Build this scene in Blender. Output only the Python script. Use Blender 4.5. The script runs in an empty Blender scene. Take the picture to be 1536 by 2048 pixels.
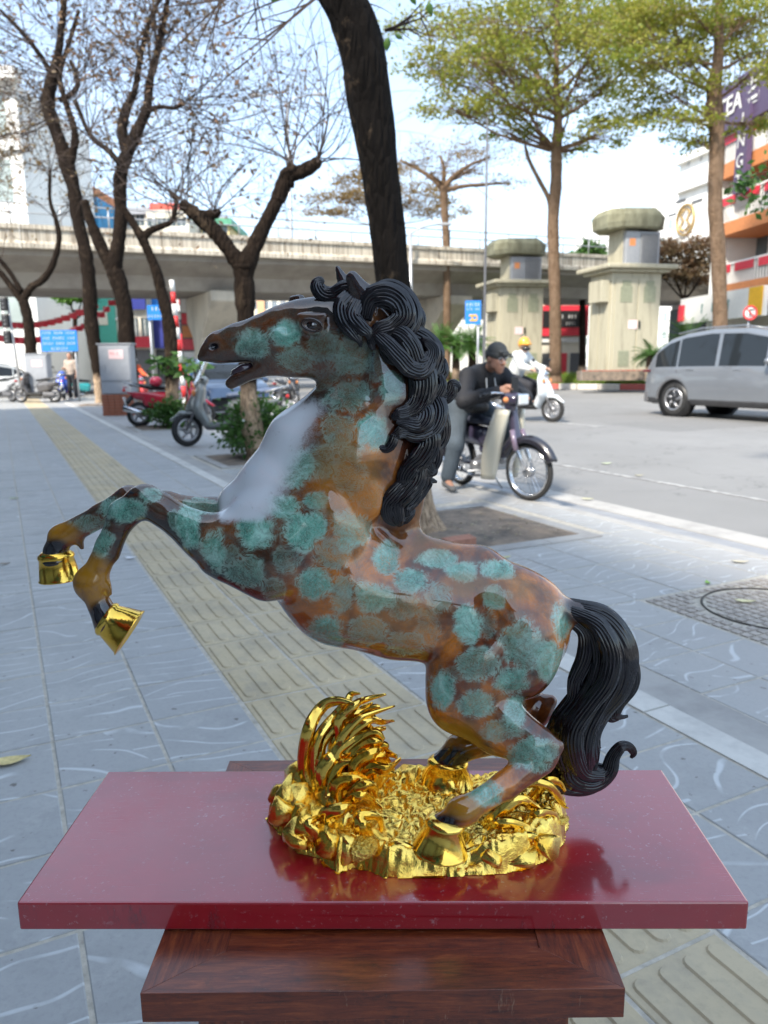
import bpy, bmesh, math, random
import numpy as np
from mathutils import Vector, Matrix
from mathutils.bvhtree import BVHTree
rad = math.radians
scene = bpy.context.scene
C = bpy.context.scene.collection
rng = random.Random(7)
nr = np.random.RandomState(7)

# ------------------------------------------------------------------ camera
CAM_H = 1.20
FPX = 1515.0                      # focal length in pixels of the 1536 x 2048 photograph
ROLL = rad(0.6)
PITCH = math.atan(297 / FPX)
fwd = Vector((0, math.cos(PITCH), -math.sin(PITCH)))
r0 = Vector((1, 0, 0)); u0 = r0.cross(fwd)
rgt = r0 * math.cos(ROLL) - u0 * math.sin(ROLL)
upv = rgt.cross(fwd)
CAM = Vector((0, 0, CAM_H))
cd = bpy.data.cameras.new('camera'); cam = bpy.data.objects.new('camera', cd); C.objects.link(cam)
m3 = Matrix((rgt, upv, -fwd)).transposed()
cam.matrix_world = Matrix.Translation(CAM) @ m3.to_4x4()
cd.sensor_fit = 'VERTICAL'; cd.sensor_height = 36.0; cd.sensor_width = 27.0
cd.lens = 36.0 * FPX / 2048.0
cd.clip_start = 0.05; cd.clip_end = 3000
cd.dof.use_dof = True; cd.dof.focus_distance = 0.90; cd.dof.aperture_fstop = 8.0
scene.camera = cam

# ------------------------------------------------------------------ world, sun
SUN_EL = rad(44); SUN_AZ = math.atan2(-0.55, -0.83)        # towards the sun, as atan2(x, y)
world = bpy.data.worlds.new('World'); scene.world = world; world.use_nodes = True
wn = world.node_tree.nodes; wl = world.node_tree.links; wn.clear()
wo = wn.new('ShaderNodeOutputWorld'); bg = wn.new('ShaderNodeBackground'); sk = wn.new('ShaderNodeTexSky')
sk.sky_type = 'NISHITA'; sk.sun_disc = False; sk.sun_elevation = SUN_EL; sk.sun_rotation = SUN_AZ
sk.dust_density = 1.3; sk.air_density = 1.0; sk.ozone_density = 1.6
tc = wn.new('ShaderNodeTexCoord'); mp = wn.new('ShaderNodeMapping'); mp.inputs['Scale'].default_value = (1.2, 1.2, 4.5)
nz = wn.new('ShaderNodeTexNoise'); nz.inputs['Scale'].default_value = 2.2; nz.inputs['Detail'].default_value = 7; nz.inputs['Roughness'].default_value = .6
cr = wn.new('ShaderNodeValToRGB'); cr.color_ramp.elements[0].position = .42; cr.color_ramp.elements[0].color = (.38, .38, .38, 1)
cr.color_ramp.elements[1].position = .78; cr.color_ramp.elements[1].color = (.72, .72, .72, 1)
mx = wn.new('ShaderNodeMixRGB'); mx.inputs['Color2'].default_value = (3.9, 4.8, 5.8, 1)
wl.new(tc.outputs['Generated'], mp.inputs['Vector']); wl.new(mp.outputs['Vector'], nz.inputs['Vector'])
wl.new(nz.outputs['Fac'], cr.inputs['Fac']); wl.new(cr.outputs['Color'], mx.inputs['Fac'])
wl.new(sk.outputs['Color'], mx.inputs['Color1']); wl.new(mx.outputs['Color'], bg.inputs['Color'])
bg.inputs['Strength'].default_value = 0.085
wl.new(bg.outputs['Background'], wo.inputs['Surface'])
sl = bpy.data.lights.new('sun', 'SUN'); sl.energy = 1.9; sl.angle = rad(5.0); sl.color = (1, .93, .82)
so = bpy.data.objects.new('sun', sl); C.objects.link(so)
sd = Vector((math.sin(SUN_AZ) * math.cos(SUN_EL), math.cos(SUN_AZ) * math.cos(SUN_EL), math.sin(SUN_EL)))
so.rotation_euler = sd.to_track_quat('Z', 'Y').to_euler(); so.location = (0, 0, 40)
scene.view_settings.view_transform = 'Standard'; scene.view_settings.look = 'None'
scene.view_settings.exposure = 2.08; scene.view_settings.gamma = 1.0
try: scene.view_settings.use_curve_mapping = False
except Exception: pass
scene.cycles.max_bounces = 6; scene.cycles.diffuse_bounces = 2; scene.cycles.glossy_bounces = 4
scene.cycles.transparent_max_bounces = 6
scene.cycles.use_denoising = True

# ------------------------------------------------------------------ geometry helpers
def ray(px, py): return rgt * (px - 768) - upv * (py - 1024) + fwd * FPX
def at(px, py, Y):
    d = ray(px, py); return CAM + d * (Y / d.y)
def onz(px, py, z=0.0):
    d = ray(px, py); return CAM + d * ((z - CAM_H) / d.z)
def mpp(Y): return Y / FPX                       # metres per photograph pixel at a distance
TH = rad(26.45)
SV = Vector((-math.sin(TH), math.cos(TH), 0)); NV = Vector((math.cos(TH), math.sin(TH), 0))
def st(a, n, z=0.0):
    p = SV * a + NV * n; return Vector((p.x, p.y, z))
STREET_ROT = TH                                   # rotation that turns +Y into the street's direction
def proj(P):
    q = P - np.array(CAM); f = q @ np.array(fwd); f = np.where(np.abs(f) < 1e-6, 1e-6, f)
    return np.stack([768 + FPX * (q @ np.array(rgt)) / f, 1024 - FPX * (q @ np.array(upv)) / f], 1)

def link(o, parent=None):
    C.objects.link(o)
    if parent is not None: o.parent = parent
    return o
def tag(o, label=None, cat=None, group=None, kind=None):
    if label: o['label'] = label
    if cat: o['category'] = cat
    if group: o['group'] = group
    if kind: o['kind'] = kind
    return o
def thing(name, label, cat, loc=(0, 0, 0), rotz=0.0, group=None):
    o = bpy.data.objects.new(name, None); o.empty_display_size = .2
    o.location = loc; o.rotation_euler = (0, 0, rotz)
    C.objects.link(o); return tag(o, label, cat, group)
def arr_mesh(name, V, F, mat, parent=None, smooth=True, origin=None):
    me = bpy.data.meshes.new(name); V = np.asarray(V, dtype=np.float32)
    if origin is not None: V = V - np.asarray(origin, dtype=np.float32)
    F = np.asarray(F, dtype=np.int32); k = F.shape[1]
    me.vertices.add(len(V)); me.vertices.foreach_set('co', V.ravel())
    me.loops.add(F.size); me.loops.foreach_set('vertex_index', F.ravel())
    me.polygons.add(len(F)); me.polygons.foreach_set('loop_start', np.arange(0, F.size, k, dtype=np.int32))
    me.polygons.foreach_set('use_smooth', np.full(len(F), smooth, dtype=bool))
    me.update(calc_edges=True); me.validate()
    if mat: me.materials.append(mat)
    return link(bpy.data.objects.new(name, me), parent)

class MB:
    def __init__(s): s.v = []; s.f = []; s.sm = []
    def add(s, V, F, smooth=False):
        b = len(s.v); s.v += [tuple(x) for x in V]; s.f += [tuple(i + b for i in q) for q in F]; s.sm += [smooth] * len(F); return s
    def box(s, c, d, rz=0.0, M=None):
        x, y, z = (k / 2 for k in d); V = [Vector((i * x, j * y, k * z)) for i in (-1, 1) for j in (-1, 1) for k in (-1, 1)]
        R = M if M is not None else Matrix.Rotation(rz, 3, 'Z')
        V = [R @ p + Vector(c) for p in V]
        return s.add(V, [(0, 1, 3, 2), (4, 6, 7, 5), (0, 4, 5, 1), (2, 3, 7, 6), (0, 2, 6, 4), (1, 5, 7, 3)])
    def hexa(s, V):   # 4 bottom, 4 top, same winding
        return s.add(V, [(3, 2, 1, 0), (4, 5, 6, 7), (0, 1, 5, 4), (1, 2, 6, 5), (2, 3, 7, 6), (3, 0, 4, 7)])
    def tube(s, P, R, n=8, cap=True, sx=1.0):
        P = [Vector(p) for p in P]
        if not hasattr(R, '__len__'): R = [R] * len(P)
        V = []; F = []; ref = None
        for i, p in enumerate(P):
            t = (P[min(i + 1, len(P) - 1)] - P[max(i - 1, 0)])
            if t.length < 1e-9: t = Vector((0, 0, 1))
            t.normalize()
            if ref is None: ref = Vector((0, 0, 1)) if abs(t.z) < .9 else Vector((1, 0, 0))
            b = t.cross(ref); b = b.normalized() if b.length > 1e-6 else Vector((1, 0, 0)); ref = b.cross(t)
            for k in range(n):
                a = 2 * math.pi * k / n; V.append(p + (b * math.cos(a) * sx + ref * math.sin(a)) * R[i])
        for i in range(len(P) - 1):
            for k in range(n): F.append((i * n + k, i * n + (k + 1) % n, (i + 1) * n + (k + 1) % n, (i + 1) * n + k))
        if cap: F.append(tuple(range(n))[::-1]); F.append(tuple((len(P) - 1) * n + k for k in range(n)))
        return s.add(V, F, n > 5)
    def lathe(s, prof, c=(0, 0, 0), n=24, M=None, smooth=True, sx=1, sy=1):
        V = []; F = []; R = M or Matrix.Identity(3)
        for r, z in prof:
            for k in range(n):
                a = 2 * math.pi * k / n; V.append(R @ Vector((r * math.cos(a) * sx, r * math.sin(a) * sy, z)) + Vector(c))
        for i in range(len(prof) - 1):
            for k in range(n): F.append((i * n + k, i * n + (k + 1) % n, (i + 1) * n + (k + 1) % n, (i + 1) * n + k))
        F.append(tuple(range(n))[::-1]); F.append(tuple((len(prof) - 1) * n + k for k in range(n)))
        return s.add(V, F, smooth)
    def prism(s, poly, z0, z1, M=None, c=(0, 0, 0)):
        n = len(poly); R = M or Matrix.Identity(3)
        V = [R @ Vector((x, y, z0)) + Vector(c) for x, y in poly] + [R @ Vector((x, y, z1)) + Vector(c) for x, y in poly]
        return s.add(V, [tuple(range(n))[::-1], tuple(range(n, 2 * n))] + [(i, (i + 1) % n, n + (i + 1) % n, n + i) for i in range(n)])
    def torus(s, c, R, r, M=None, n=36, k=10, sz=1.0):
        Rm = M or Matrix.Identity(3); V = []; F = []
        for i in range(n):
            a = 2 * math.pi * i / n
            for j in range(k):
                b = 2 * math.pi * j / k; q = R + r * math.cos(b)
                V.append(Rm @ Vector((q * math.cos(a), q * math.sin(a), r * math.sin(b) * sz)) + Vector(c))
        for i in range(n):
            for j in range(k): F.append((i * k + j, ((i + 1) % n) * k + j, ((i + 1) % n) * k + (j + 1) % k, i * k + (j + 1) % k))
        return s.add(V, F, True)
    def sphere(s, c, r, n=14, m=9, M=None):
        if not hasattr(r, '__len__'): r = (r, r, r)
        R = M or Matrix.Identity(3); V = []; F = []
        for i in range(m + 1):
            t = math.pi * i / m
            for k in range(n):
                a = 2 * math.pi * k / n
                V.append(R @ Vector((r[0] * math.sin(t) * math.cos(a), r[1] * math.sin(t) * math.sin(a), r[2] * math.cos(t))) + Vector(c))
        for i in range(m):
            for k in range(n): F.append((i * n + k, (i + 1) * n + k, (i + 1) * n + (k + 1) % n, i * n + (k + 1) % n))
        return s.add(V, F, True)
    def build(s, name, mat, parent=None, origin=None, bevel=0.0):
        me = bpy.data.meshes.new(name)
        V = s.v if origin is None else [(x - origin[0], y - origin[1], z - origin[2]) for x, y, z in s.v]
        me.from_pydata(V, [], s.f); me.polygons.foreach_set('use_smooth', s.sm)
        if mat: me.materials.append(mat)
        me.update(); o = link(bpy.data.objects.new(name, me), parent)
        if bevel: bv = o.modifiers.new('bevel', 'BEVEL'); bv.width = bevel; bv.segments = 2; bv.limit_method = 'ANGLE'
        return o
def B(c, d, rz=0.0): return MB().box(c, d, rz)

# ---- signed distance fields: smooth bodies, statue, fairings
def SC(a, b, ra, rb, s=(1, 1, 1), k=.01, op=1): return ('c', np.array(a, float), np.array(b, float), ra, rb, np.array(s, float), k, op)
def SE(c, r, rot=0.0, k=.01, op=1): return ('e', np.array(c, float), np.array(r, float), rot, 0, None, k, op)
def sdf_mesh(prims, res, smooth_it=1):
    lo = []; hi = []
    for p in prims:
        if p[7] < 0: continue
        if p[0] == 'c':
            R = np.maximum(p[3], p[4]) * np.maximum(p[5], 1); lo.append(np.minimum(p[1], p[2]) - R); hi.append(np.maximum(p[1], p[2]) + R)
        else: R = p[2].max(); lo.append(p[1] - R); hi.append(p[1] + R)
    lo = np.min(lo, 0) - 4 * res; hi = np.max(hi, 0) + 4 * res
    n = np.ceil((hi - lo) / res).astype(int) + 1
    D = np.full(n, 1e3, np.float32); ax = [lo[i] + res * np.arange(n[i]) for i in range(3)]
    for p in prims:
        k = p[6]; m = k + 5 * res
        if p[0] == 'c':
            R = np.maximum(p[3], p[4]) * np.maximum(p[5], 1); l = np.minimum(p[1], p[2]) - R - m; h = np.maximum(p[1], p[2]) + R + m
        else: R = p[2].max(); l = p[1] - R - m; h = p[1] + R + m
        i0 = np.clip(((l - lo) / res).astype(int), 0, n - 1); i1 = np.clip(((h - lo) / res).astype(int) + 2, 1, n)
        if np.any(i1 <= i0): continue
        X = ax[0][i0[0]:i1[0]][:, None, None].astype(np.float32); Y = ax[1][i0[1]:i1[1]][None, :, None].astype(np.float32); Z = ax[2][i0[2]:i1[2]][None, None, :].astype(np.float32)
        if p[0] == 'c':
            a, b, ra, rb, s = p[1], p[2], p[3], p[4], p[5]; mid = (a + b) / 2
            ba = (b - a) / s; L2 = max(float(ba @ ba), 1e-9)
            qx = (X - a[0]) / s[0]; qy = (Y - a[1]) / s[1]; qz = (Z - a[2]) / s[2]
            t = np.clip((qx * ba[0] + qy * ba[1] + qz * ba[2]) / L2, 0, 1)
            d = np.sqrt((qx - t * ba[0]) ** 2 + (qy - t * ba[1]) ** 2 + (qz - t * ba[2]) ** 2) - (ra + (rb - ra) * t)
            d = d * min(1.0, float(s.min()) ** .5)
        else:
            c, r, rot = p[1], p[2], p[3]; cs, sn = math.cos(rot), math.sin(rot)
            dx = X - c[0]; dz = Z - c[2]
            ux = dx * cs + dz * sn; uz = -dx * sn + dz * cs; uy = Y - c[1]
            q = np.sqrt((ux / r[0]) ** 2 + (uy / r[1]) ** 2 + (uz / r[2]) ** 2)
            g = np.sqrt((ux / r[0] ** 2) ** 2 + (uy / r[1] ** 2) ** 2 + (uz / r[2] ** 2) ** 2) + 1e-6
            d = np.where(q < .2, (q - 1) * r.min(), q * (q - 1) / g)
        sl_ = (slice(i0[0], i1[0]), slice(i0[1], i1[1]), slice(i0[2], i1[2])); O = D[sl_]
        if p[7] > 0:
            hh = np.clip(.5 + .5 * (O - d) / k, 0, 1); big = O > 500
            r_ = O * (1 - hh) + d * hh - k * hh * (1 - hh); D[sl_] = np.where(big, d, r_)
        else:
            d = -d; hh = np.clip(.5 - .5 * (O - d) / k, 0, 1)
            D[sl_] = O * (1 - hh) + d * hh + k * hh * (1 - hh)
    D = np.clip(D, -4 * res, 4 * res); S = D < 0
    cell = np.zeros(n - 1, bool); s8 = None
    cnt = sum(S[i:n[0] - 1 + i, j:n[1] - 1 + j, k:n[2] - 1 + k].astype(np.int8) for i in (0, 1) for j in (0, 1) for k in (0, 1))
    cell = (cnt > 0) & (cnt < 8); idx = -np.ones(cell.shape, np.int64); I = np.argwhere(cell); idx[cell] = np.arange(len(I))
    acc = np.zeros((len(I), 3)); w = np.zeros(len(I))
    cor = [(i, j, k) for i in (0, 1) for j in (0, 1) for k in (0, 1)]
    for c0 in cor:
        for axx in range(3):
            if c0[axx]: continue
            c1 = list(c0); c1[axx] = 1
            a = D[I[:, 0] + c0[0], I[:, 1] + c0[1], I[:, 2] + c0[2]]; b = D[I[:, 0] + c1[0], I[:, 1] + c1[1], I[:, 2] + c1[2]]
            cs_ = (a < 0) != (b < 0); t = np.where(cs_, a / np.where(a == b, 1, a - b), 0)
            q = np.array(c0, float)[None] + t[:, None] * (np.array(c1) - np.array(c0))[None]
            acc[cs_] += q[cs_]; w[cs_] += 1
    V = lo + (I + acc / w[:, None]) * res
    F = []
    for axx in range(3):
        o1, o2 = [q for q in range(3) if q != axx]
        sa = [slice(0, n[q]) for q in range(3)]; sb = list(sa); sa[axx] = slice(0, n[axx] - 1); sb[axx] = slice(1, n[axx])
        ch = S[tuple(sa)] != S[tuple(sb)]; E = np.argwhere(ch)
        E = E[(E[:, o1] > 0) & (E[:, o2] > 0) & (E[:, o1] < n[o1] - 1) & (E[:, o2] < n[o2] - 1)]
        ins = S[tuple(sa)][E[:, 0], E[:, 1], E[:, 2]]
        def cc(d1, d2):
            q = E.copy(); q[:, o1] -= d1; q[:, o2] -= d2; return idx[q[:, 0], q[:, 1], q[:, 2]]
        Q = np.stack([cc(0, 0), cc(1, 0), cc(1, 1), cc(0, 1)], 1)
        flip = ins if axx != 1 else ~ins
        Q[~flip] = Q[~flip][:, ::-1]; F.append(Q)
    F = np.concatenate(F); F = F[(F >= 0).all(1)]
    if smooth_it:
        e = np.concatenate([F[:, [0, 1]], F[:, [1, 2]], F[:, [2, 3]], F[:, [3, 0]]])
        for _ in range(smooth_it):
            a = np.zeros_like(V); c_ = np.zeros(len(V))
            for q in range(3): a[:, q] = np.bincount(e[:, 0], V[e[:, 1], q], len(V)) + np.bincount(e[:, 1], V[e[:, 0], q], len(V))
            c_ = np.bincount(e[:, 0], minlength=len(V)) + np.bincount(e[:, 1], minlength=len(V))
            V = .4 * V + .6 * a / np.maximum(c_, 1)[:, None]
    return V, F

def curve(P, n):
    """Catmull-Rom through points (any number of components)"""
    P = np.array(P, float); m = len(P); Q = np.vstack([2 * P[0] - P[1], P, 2 * P[-1] - P[-2]]); out = []
    for u in np.linspace(0, m - 1, n):
        i = min(int(u), m - 2); t = u - i; a, b, c, d = Q[i], Q[i + 1], Q[i + 2], Q[i + 3]
        out.append(.5 * ((2 * b) + (c - a) * t + (2 * a - 5 * b + 4 * c - d) * t * t + (3 * b - a - 3 * c + d) * t ** 3))
    return np.array(out)

# ------------------------------------------------------------------ materials
MATS = {}
class NT:
    def __init__(s, name):
        s.m = bpy.data.materials.new(name); s.m.use_nodes = True; s.t = s.m.node_tree
        s.b = s.t.nodes['Principled BSDF']; s.N = s.t.nodes; s.L = s.t.links
    def n(s, typ, **kw):
        q = s.N.new('ShaderNode' + typ)
        for k, v in kw.items():
            if k.startswith('i_'): q.inputs[k[2:].replace('_', ' ')].default_value = v
            else: setattr(q, k, v)
        return q
    def l(s, a, b): s.L.new(a, b)
    def coord(s, scale=(1, 1, 1), kind='Object', rot=(0, 0, 0)):
        if kind == 'World': g = s.n('NewGeometry').outputs['Position']
        else: g = s.n('TexCoord').outputs[kind]
        mp = s.n('Mapping'); mp.inputs['Scale'].default_value = scale; mp.inputs['Rotation'].default_value = rot; s.l(g, mp.inputs['Vector']); return mp.outputs[0]
    def noise(s, vec, scale, detail=4, rough=.55, dist=0.0):
        q = s.n('TexNoise'); q.inputs['Scale'].default_value = scale; q.inputs['Detail'].default_value = detail
        q.inputs['Roughness'].default_value = rough; q.inputs['Distortion'].default_value = dist
        if vec is not None: s.l(vec, q.inputs['Vector'])
        return q.outputs['Fac']
    def ramp(s, fac, stops):
        q = s.n('ValToRGB'); e = q.color_ramp.elements
        while len(e) < len(stops): e.new(.5)
        for i, (p, c) in enumerate(stops): e[i].position = p; e[i].color = (*c, 1) if len(c) == 3 else c
        s.l(fac, q.inputs['Fac']); return q.outputs['Color']
    def g(s, fac, a, b): return s.ramp(fac, [(a, (0, 0, 0)), (b, (1, 1, 1))]) if a < b else s.ramp(fac, [(b, (1, 1, 1)), (a, (0, 0, 0))])
    def mix(s, fac, a, b, mode='MIX'):
        q = s.n('MixRGB'); q.blend_type = mode
        for sock, v in (('Fac', fac), ('Color1', a), ('Color2', b)):
            if isinstance(v, (int, float)): q.inputs[sock].default_value = v if sock == 'Fac' else (v, v, v, 1)
            elif isinstance(v, tuple): q.inputs[sock].default_value = (*v, 1) if len(v) == 3 else v
            else: s.l(v, q.inputs[sock])
        return q.outputs[0]
    def math(s, op, a, b=0.0, c=None):
        q = s.n('Math', operation=op)
        for i, v in enumerate((a, b) if c is None else (a, b, c)):
            if isinstance(v, (int, float)): q.inputs[i].default_value = v
            else: s.l(v, q.inputs[i])
        return q.outputs[0]
    def bump(s, h, strength=.3, dist=.01):
        q = s.n('Bump'); q.inputs['Strength'].default_value = strength; q.inputs['Distance'].default_value = dist
        s.l(h, q.inputs['Height']); s.l(q.outputs[0], s.b.inputs['Normal']); return q
    def col(s, v):
        if isinstance(v, tuple): s.b.inputs['Base Color'].default_value = (*v, 1)
        else: s.l(v, s.b.inputs['Base Color'])
    def set(s, **kw):
        for k, v in kw.items(): 
            k = k.replace('_', ' ')
            if hasattr(v, 'default_value') or not isinstance(v, (int, float, tuple)): s.l(v, s.b.inputs[k])
            else: s.b.inputs[k].default_value = v
def simple(name, c, rough=.5, metal=0.0, var=.12, scale=8.0, bump=0.0, coat=0.0, kind='Object', emit=0.0):
    if name in MATS: return MATS[name]
    t = NT(name); v = t.coord(kind=kind); f = t.noise(v, scale, 5, .6)
    lo = tuple(x * (1 - var) for x in c); hi = tuple(min(1, x * (1 + var)) for x in c)
    t.col(t.ramp(f, [(.3, lo), (.7, hi)])); t.set(Roughness=rough, Metallic=metal)
    if coat: t.b.inputs['Coat Weight'].default_value = coat; t.b.inputs['Coat Roughness'].default_value = .05
    if bump: t.bump(t.noise(v, scale * 4, 5, .65), bump, .01)
    if emit: t.b.inputs['Emission Color'].default_value = (*c, 1); t.b.inputs['Emission Strength'].default_value = emit
    MATS[name] = t.m; return t.m
def stained(name, c, dark, rough=.8, scale=(1, 1, .15), sc=3.0, lo=.45, hi=.7, bump=.2, kind='Object'):
    if name in MATS: return MATS[name]
    t = NT(name); f = t.noise(t.coord(scale, kind), sc, 6, .65); f2 = t.noise(t.coord((1, 1, 1), kind), sc * 6, 5, .6)
    k = t.mix(t.g(f, lo, hi), c, dark); t.col(t.mix(t.math('MULTIPLY', f2, .35), k, dark)); t.set(Roughness=rough)
    if bump: t.bump(f2, bump, .01)
    MATS[name] = t.m; return t.m
def text(s, size, mat, parent, loc, rot, name='lettering', depth=.004, align='CENTER', spacing=1.0, bold=0.0):
    cu = bpy.data.curves.new(name, 'FONT'); cu.body = s; cu.size = size; cu.extrude = depth; cu.align_x = align; cu.align_y = 'CENTER'
    cu.space_character = spacing; cu.resolution_u = 2
    if bold: cu.offset = bold
    o = bpy.data.objects.new(name, cu); C.objects.link(o)
    dg = bpy.context.evaluated_depsgraph_get(); me = bpy.data.meshes.new_from_object(o.evaluated_get(dg))
    bpy.data.objects.remove(o); o2 = bpy.data.objects.new(name, me); me.materials.clear(); me.materials.append(mat)
    link(o2, parent); o2.location = loc; o2.rotation_euler = rot; return o2

def dashes(s, size, mat, parent, loc, depth=.004, seedv=1):
    """writing too blurred to read in the photograph: a row of uneven letter-sized strokes, as long as the line was"""
    r = random.Random(seedv + len(s)); mb = MB(); x = -len(s) * size * .30
    for ch in s:
        w = size * r.uniform(.30, .50)
        if ch != ' ':
            h = size * r.uniform(.52, .72); mb.box((x + w / 2, 0, 0), (w * .30, depth * 2, h)); mb.box((x + w * .62, 0, h * r.choice((-.38, 0, .38))), (w * .5, depth * 2, h * .22))
        x += size * .60
    o = mb.build('lettering', mat, parent); o.location = loc; o['kind'] = 'stuff'; return o
# ------------------------------------------------------------------ surface materials
def m_tile():
    t = NT('grey_wave_tile'); P = t.coord(kind='World', rot=(0, 0, -TH))     # x across the pavement, y along it
    P = t.coord(kind='World'); rotn = t.n('VectorRotate', rotation_type='Z_AXIS'); rotn.inputs['Angle'].default_value = -TH; t.l(P, rotn.inputs['Vector'])
    sc = t.n('VectorMath', operation='DIVIDE'); t.l(rotn.outputs[0], sc.inputs[0]); sc.inputs[1].default_value = (.3135, .3135, 1)
    fl = t.n('VectorMath', operation='FLOOR'); ad = t.n('VectorMath', operation='ADD'); ad.inputs[1].default_value = (-.13, -.07, 0)
    t.l(sc.outputs[0], ad.inputs[0]); t.l(ad.outputs[0], fl.inputs[0])
    wn_ = t.n('TexWhiteNoise'); t.l(fl.outputs[0], wn_.inputs['Vector'])
    off = t.n('VectorMath', operation='SCALE'); t.l(wn_.outputs['Color'], off.inputs[0]); off.inputs['Scale'].default_value = 40
    pp = t.n('VectorMath', operation='ADD'); t.l(rotn.outputs[0], pp.inputs[0]); t.l(off.outputs[0], pp.inputs[1])
    wv = t.n('TexWave', wave_type='BANDS', bands_direction='Y', wave_profile='SIN'); t.l(pp.outputs[0], wv.inputs['Vector'])
    wv.inputs['Scale'].default_value = 2.9; wv.inputs['Distortion'].default_value = 15.0; wv.inputs['Detail'].default_value = 1.3; wv.inputs['Detail Scale'].default_value = .85; wv.inputs['Detail Roughness'].default_value = .4
    fade = t.noise(pp.outputs[0], 6, 2)
    line = t.math('MULTIPLY', t.g(wv.outputs['Fac'], .968, .994), t.g(fade, .40, .52))
    big = t.noise(P, .9, 4, .6); fine = t.noise(P, 60, 6, .7); mid = t.noise(P, 9, 5, .7)
    base = t.ramp(big, [(.3, (.305, .305, .298)), (.7, (.385, .383, .37))])
    base = t.mix(t.math('MULTIPLY', wn_.outputs['Value'], .25), base, (.31, .315, .32))
    base = t.mix(t.math('MULTIPLY', t.g(mid, .52, .8), .4), base, (.46, .455, .44))
    base = t.mix(t.math('MULTIPLY', t.g(fine, .5, .8), .35), base, (.13, .14, .145))
    sp = t.n('SeparateXYZ'); t.l(rotn.outputs[0], sp.inputs[0])
    base = t.mix(t.math('MULTIPLY', t.g(sp.outputs[0], 0, 1), 0.0), base, base)
    stn = t.noise(P, 2.3, 6, .7); base = t.mix(t.math('MULTIPLY', t.g(stn, .52, .74), .42), base, (.19, .19, .185))
    spk = t.noise(P, 26, 3, .5); base = t.mix(t.math('MULTIPLY', t.g(spk, .68, .72), .8), base, (.09, .075, .06)); sc2 = t.noise(P, 5.5, 7, .8); base = t.mix(t.math('MULTIPLY', t.g(sc2, .56, .68), .35), base, (.50, .49, .46))
    warm = t.math('MULTIPLY', t.math('SUBTRACT', sp.outputs[0], 1.9), .6); warm.node.use_clamp = True  # tiles paler and warmer towards the kerb, sunlit tint put into the colour
    base = t.mix(warm, base, t.mix(.75, base, (.37, .36, .345)))
    line2 = t.math('MULTIPLY', line, .75)
    t.col(t.mix(line2, base, (.58, .60, .60))); t.set(Roughness=t.math('ADD', t.math('MULTIPLY', mid, .3), .35))
    t.bump(t.math('SUBTRACT', fine, t.math('MULTIPLY', line, 1.5)), .25, .003); return t.m
def m_tactile():
    t = NT('yellow_tactile_tile'); P = t.coord(kind='World'); a = t.noise(P, 1.7, 4); b = t.noise(P, 45, 6, .7); c = t.noise(P, 7, 5, .7)
    oi = t.n('ObjectInfo')
    k = t.ramp(a, [(.3, (.47, .375, .225)), (.7, (.56, .46, .30))]); k = t.mix(t.math('MULTIPLY', t.g(c, .5, .8), .6), k, (.30, .27, .22))
    k = t.mix(t.math('MULTIPLY', t.g(b, .5, .75), .35), k, (.2, .17, .12)); s2 = t.noise(P, 3.1, 6, .72); k = t.mix(t.math('MULTIPLY', t.g(s2, .5, .7), .5), k, (.22, .20, .17))
    k = t.mix(t.math('MULTIPLY', oi.outputs['Random'], .25), k, (.33, .30, .24))
    t.col(k); t.set(Roughness=.7); t.bump(b, .3, .003); return t.m
def m_asphalt():
    t = NT('asphalt'); P = t.coord(kind='World'); a = t.noise(P, .25, 5, .6); b = t.noise(P, 70, 6, .8); c = t.noise(P, 2.2, 6, .7)
    k = t.ramp(a, [(.3, (.185, .181, .174)), (.7, (.245, .240, .232))]); k = t.mix(t.math('MULTIPLY', t.g(c, .55, .75), .35), k, (.13, .128, .124))
    k = t.mix(t.math('MULTIPLY', t.g(b, .55, .8), .5), k, (.27, .265, .255)); pt = t.n('TexVoronoi', feature='F1'); pt.inputs['Scale'].default_value = .16; t.l(P, pt.inputs['Vector']); sc_ = t.n('SeparateColor'); t.l(pt.outputs['Color'], sc_.inputs[0]); k = t.mix(t.math('MULTIPLY', t.g(sc_.outputs[0], .72, .74), .35), k, (.13, .127, .122)); ck = t.n('TexVoronoi', feature='DISTANCE_TO_EDGE'); ck.inputs['Scale'].default_value = .45; wv = t.n('VectorMath', operation='ADD'); t.l(P, wv.inputs[0]); nn = t.n('TexNoise'); nn.inputs['Scale'].default_value = 3; t.l(P, nn.inputs['Vector']); t.l(nn.outputs['Color'], wv.inputs[1]); t.l(wv.outputs[0], ck.inputs['Vector']); k = t.mix(t.math('MULTIPLY', t.g(ck.outputs[0], .010, .001), .5), k, (.07, .07, .07)); t.col(k); t.set(Roughness=.8); t.bump(b, .5, .006); return t.m
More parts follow.
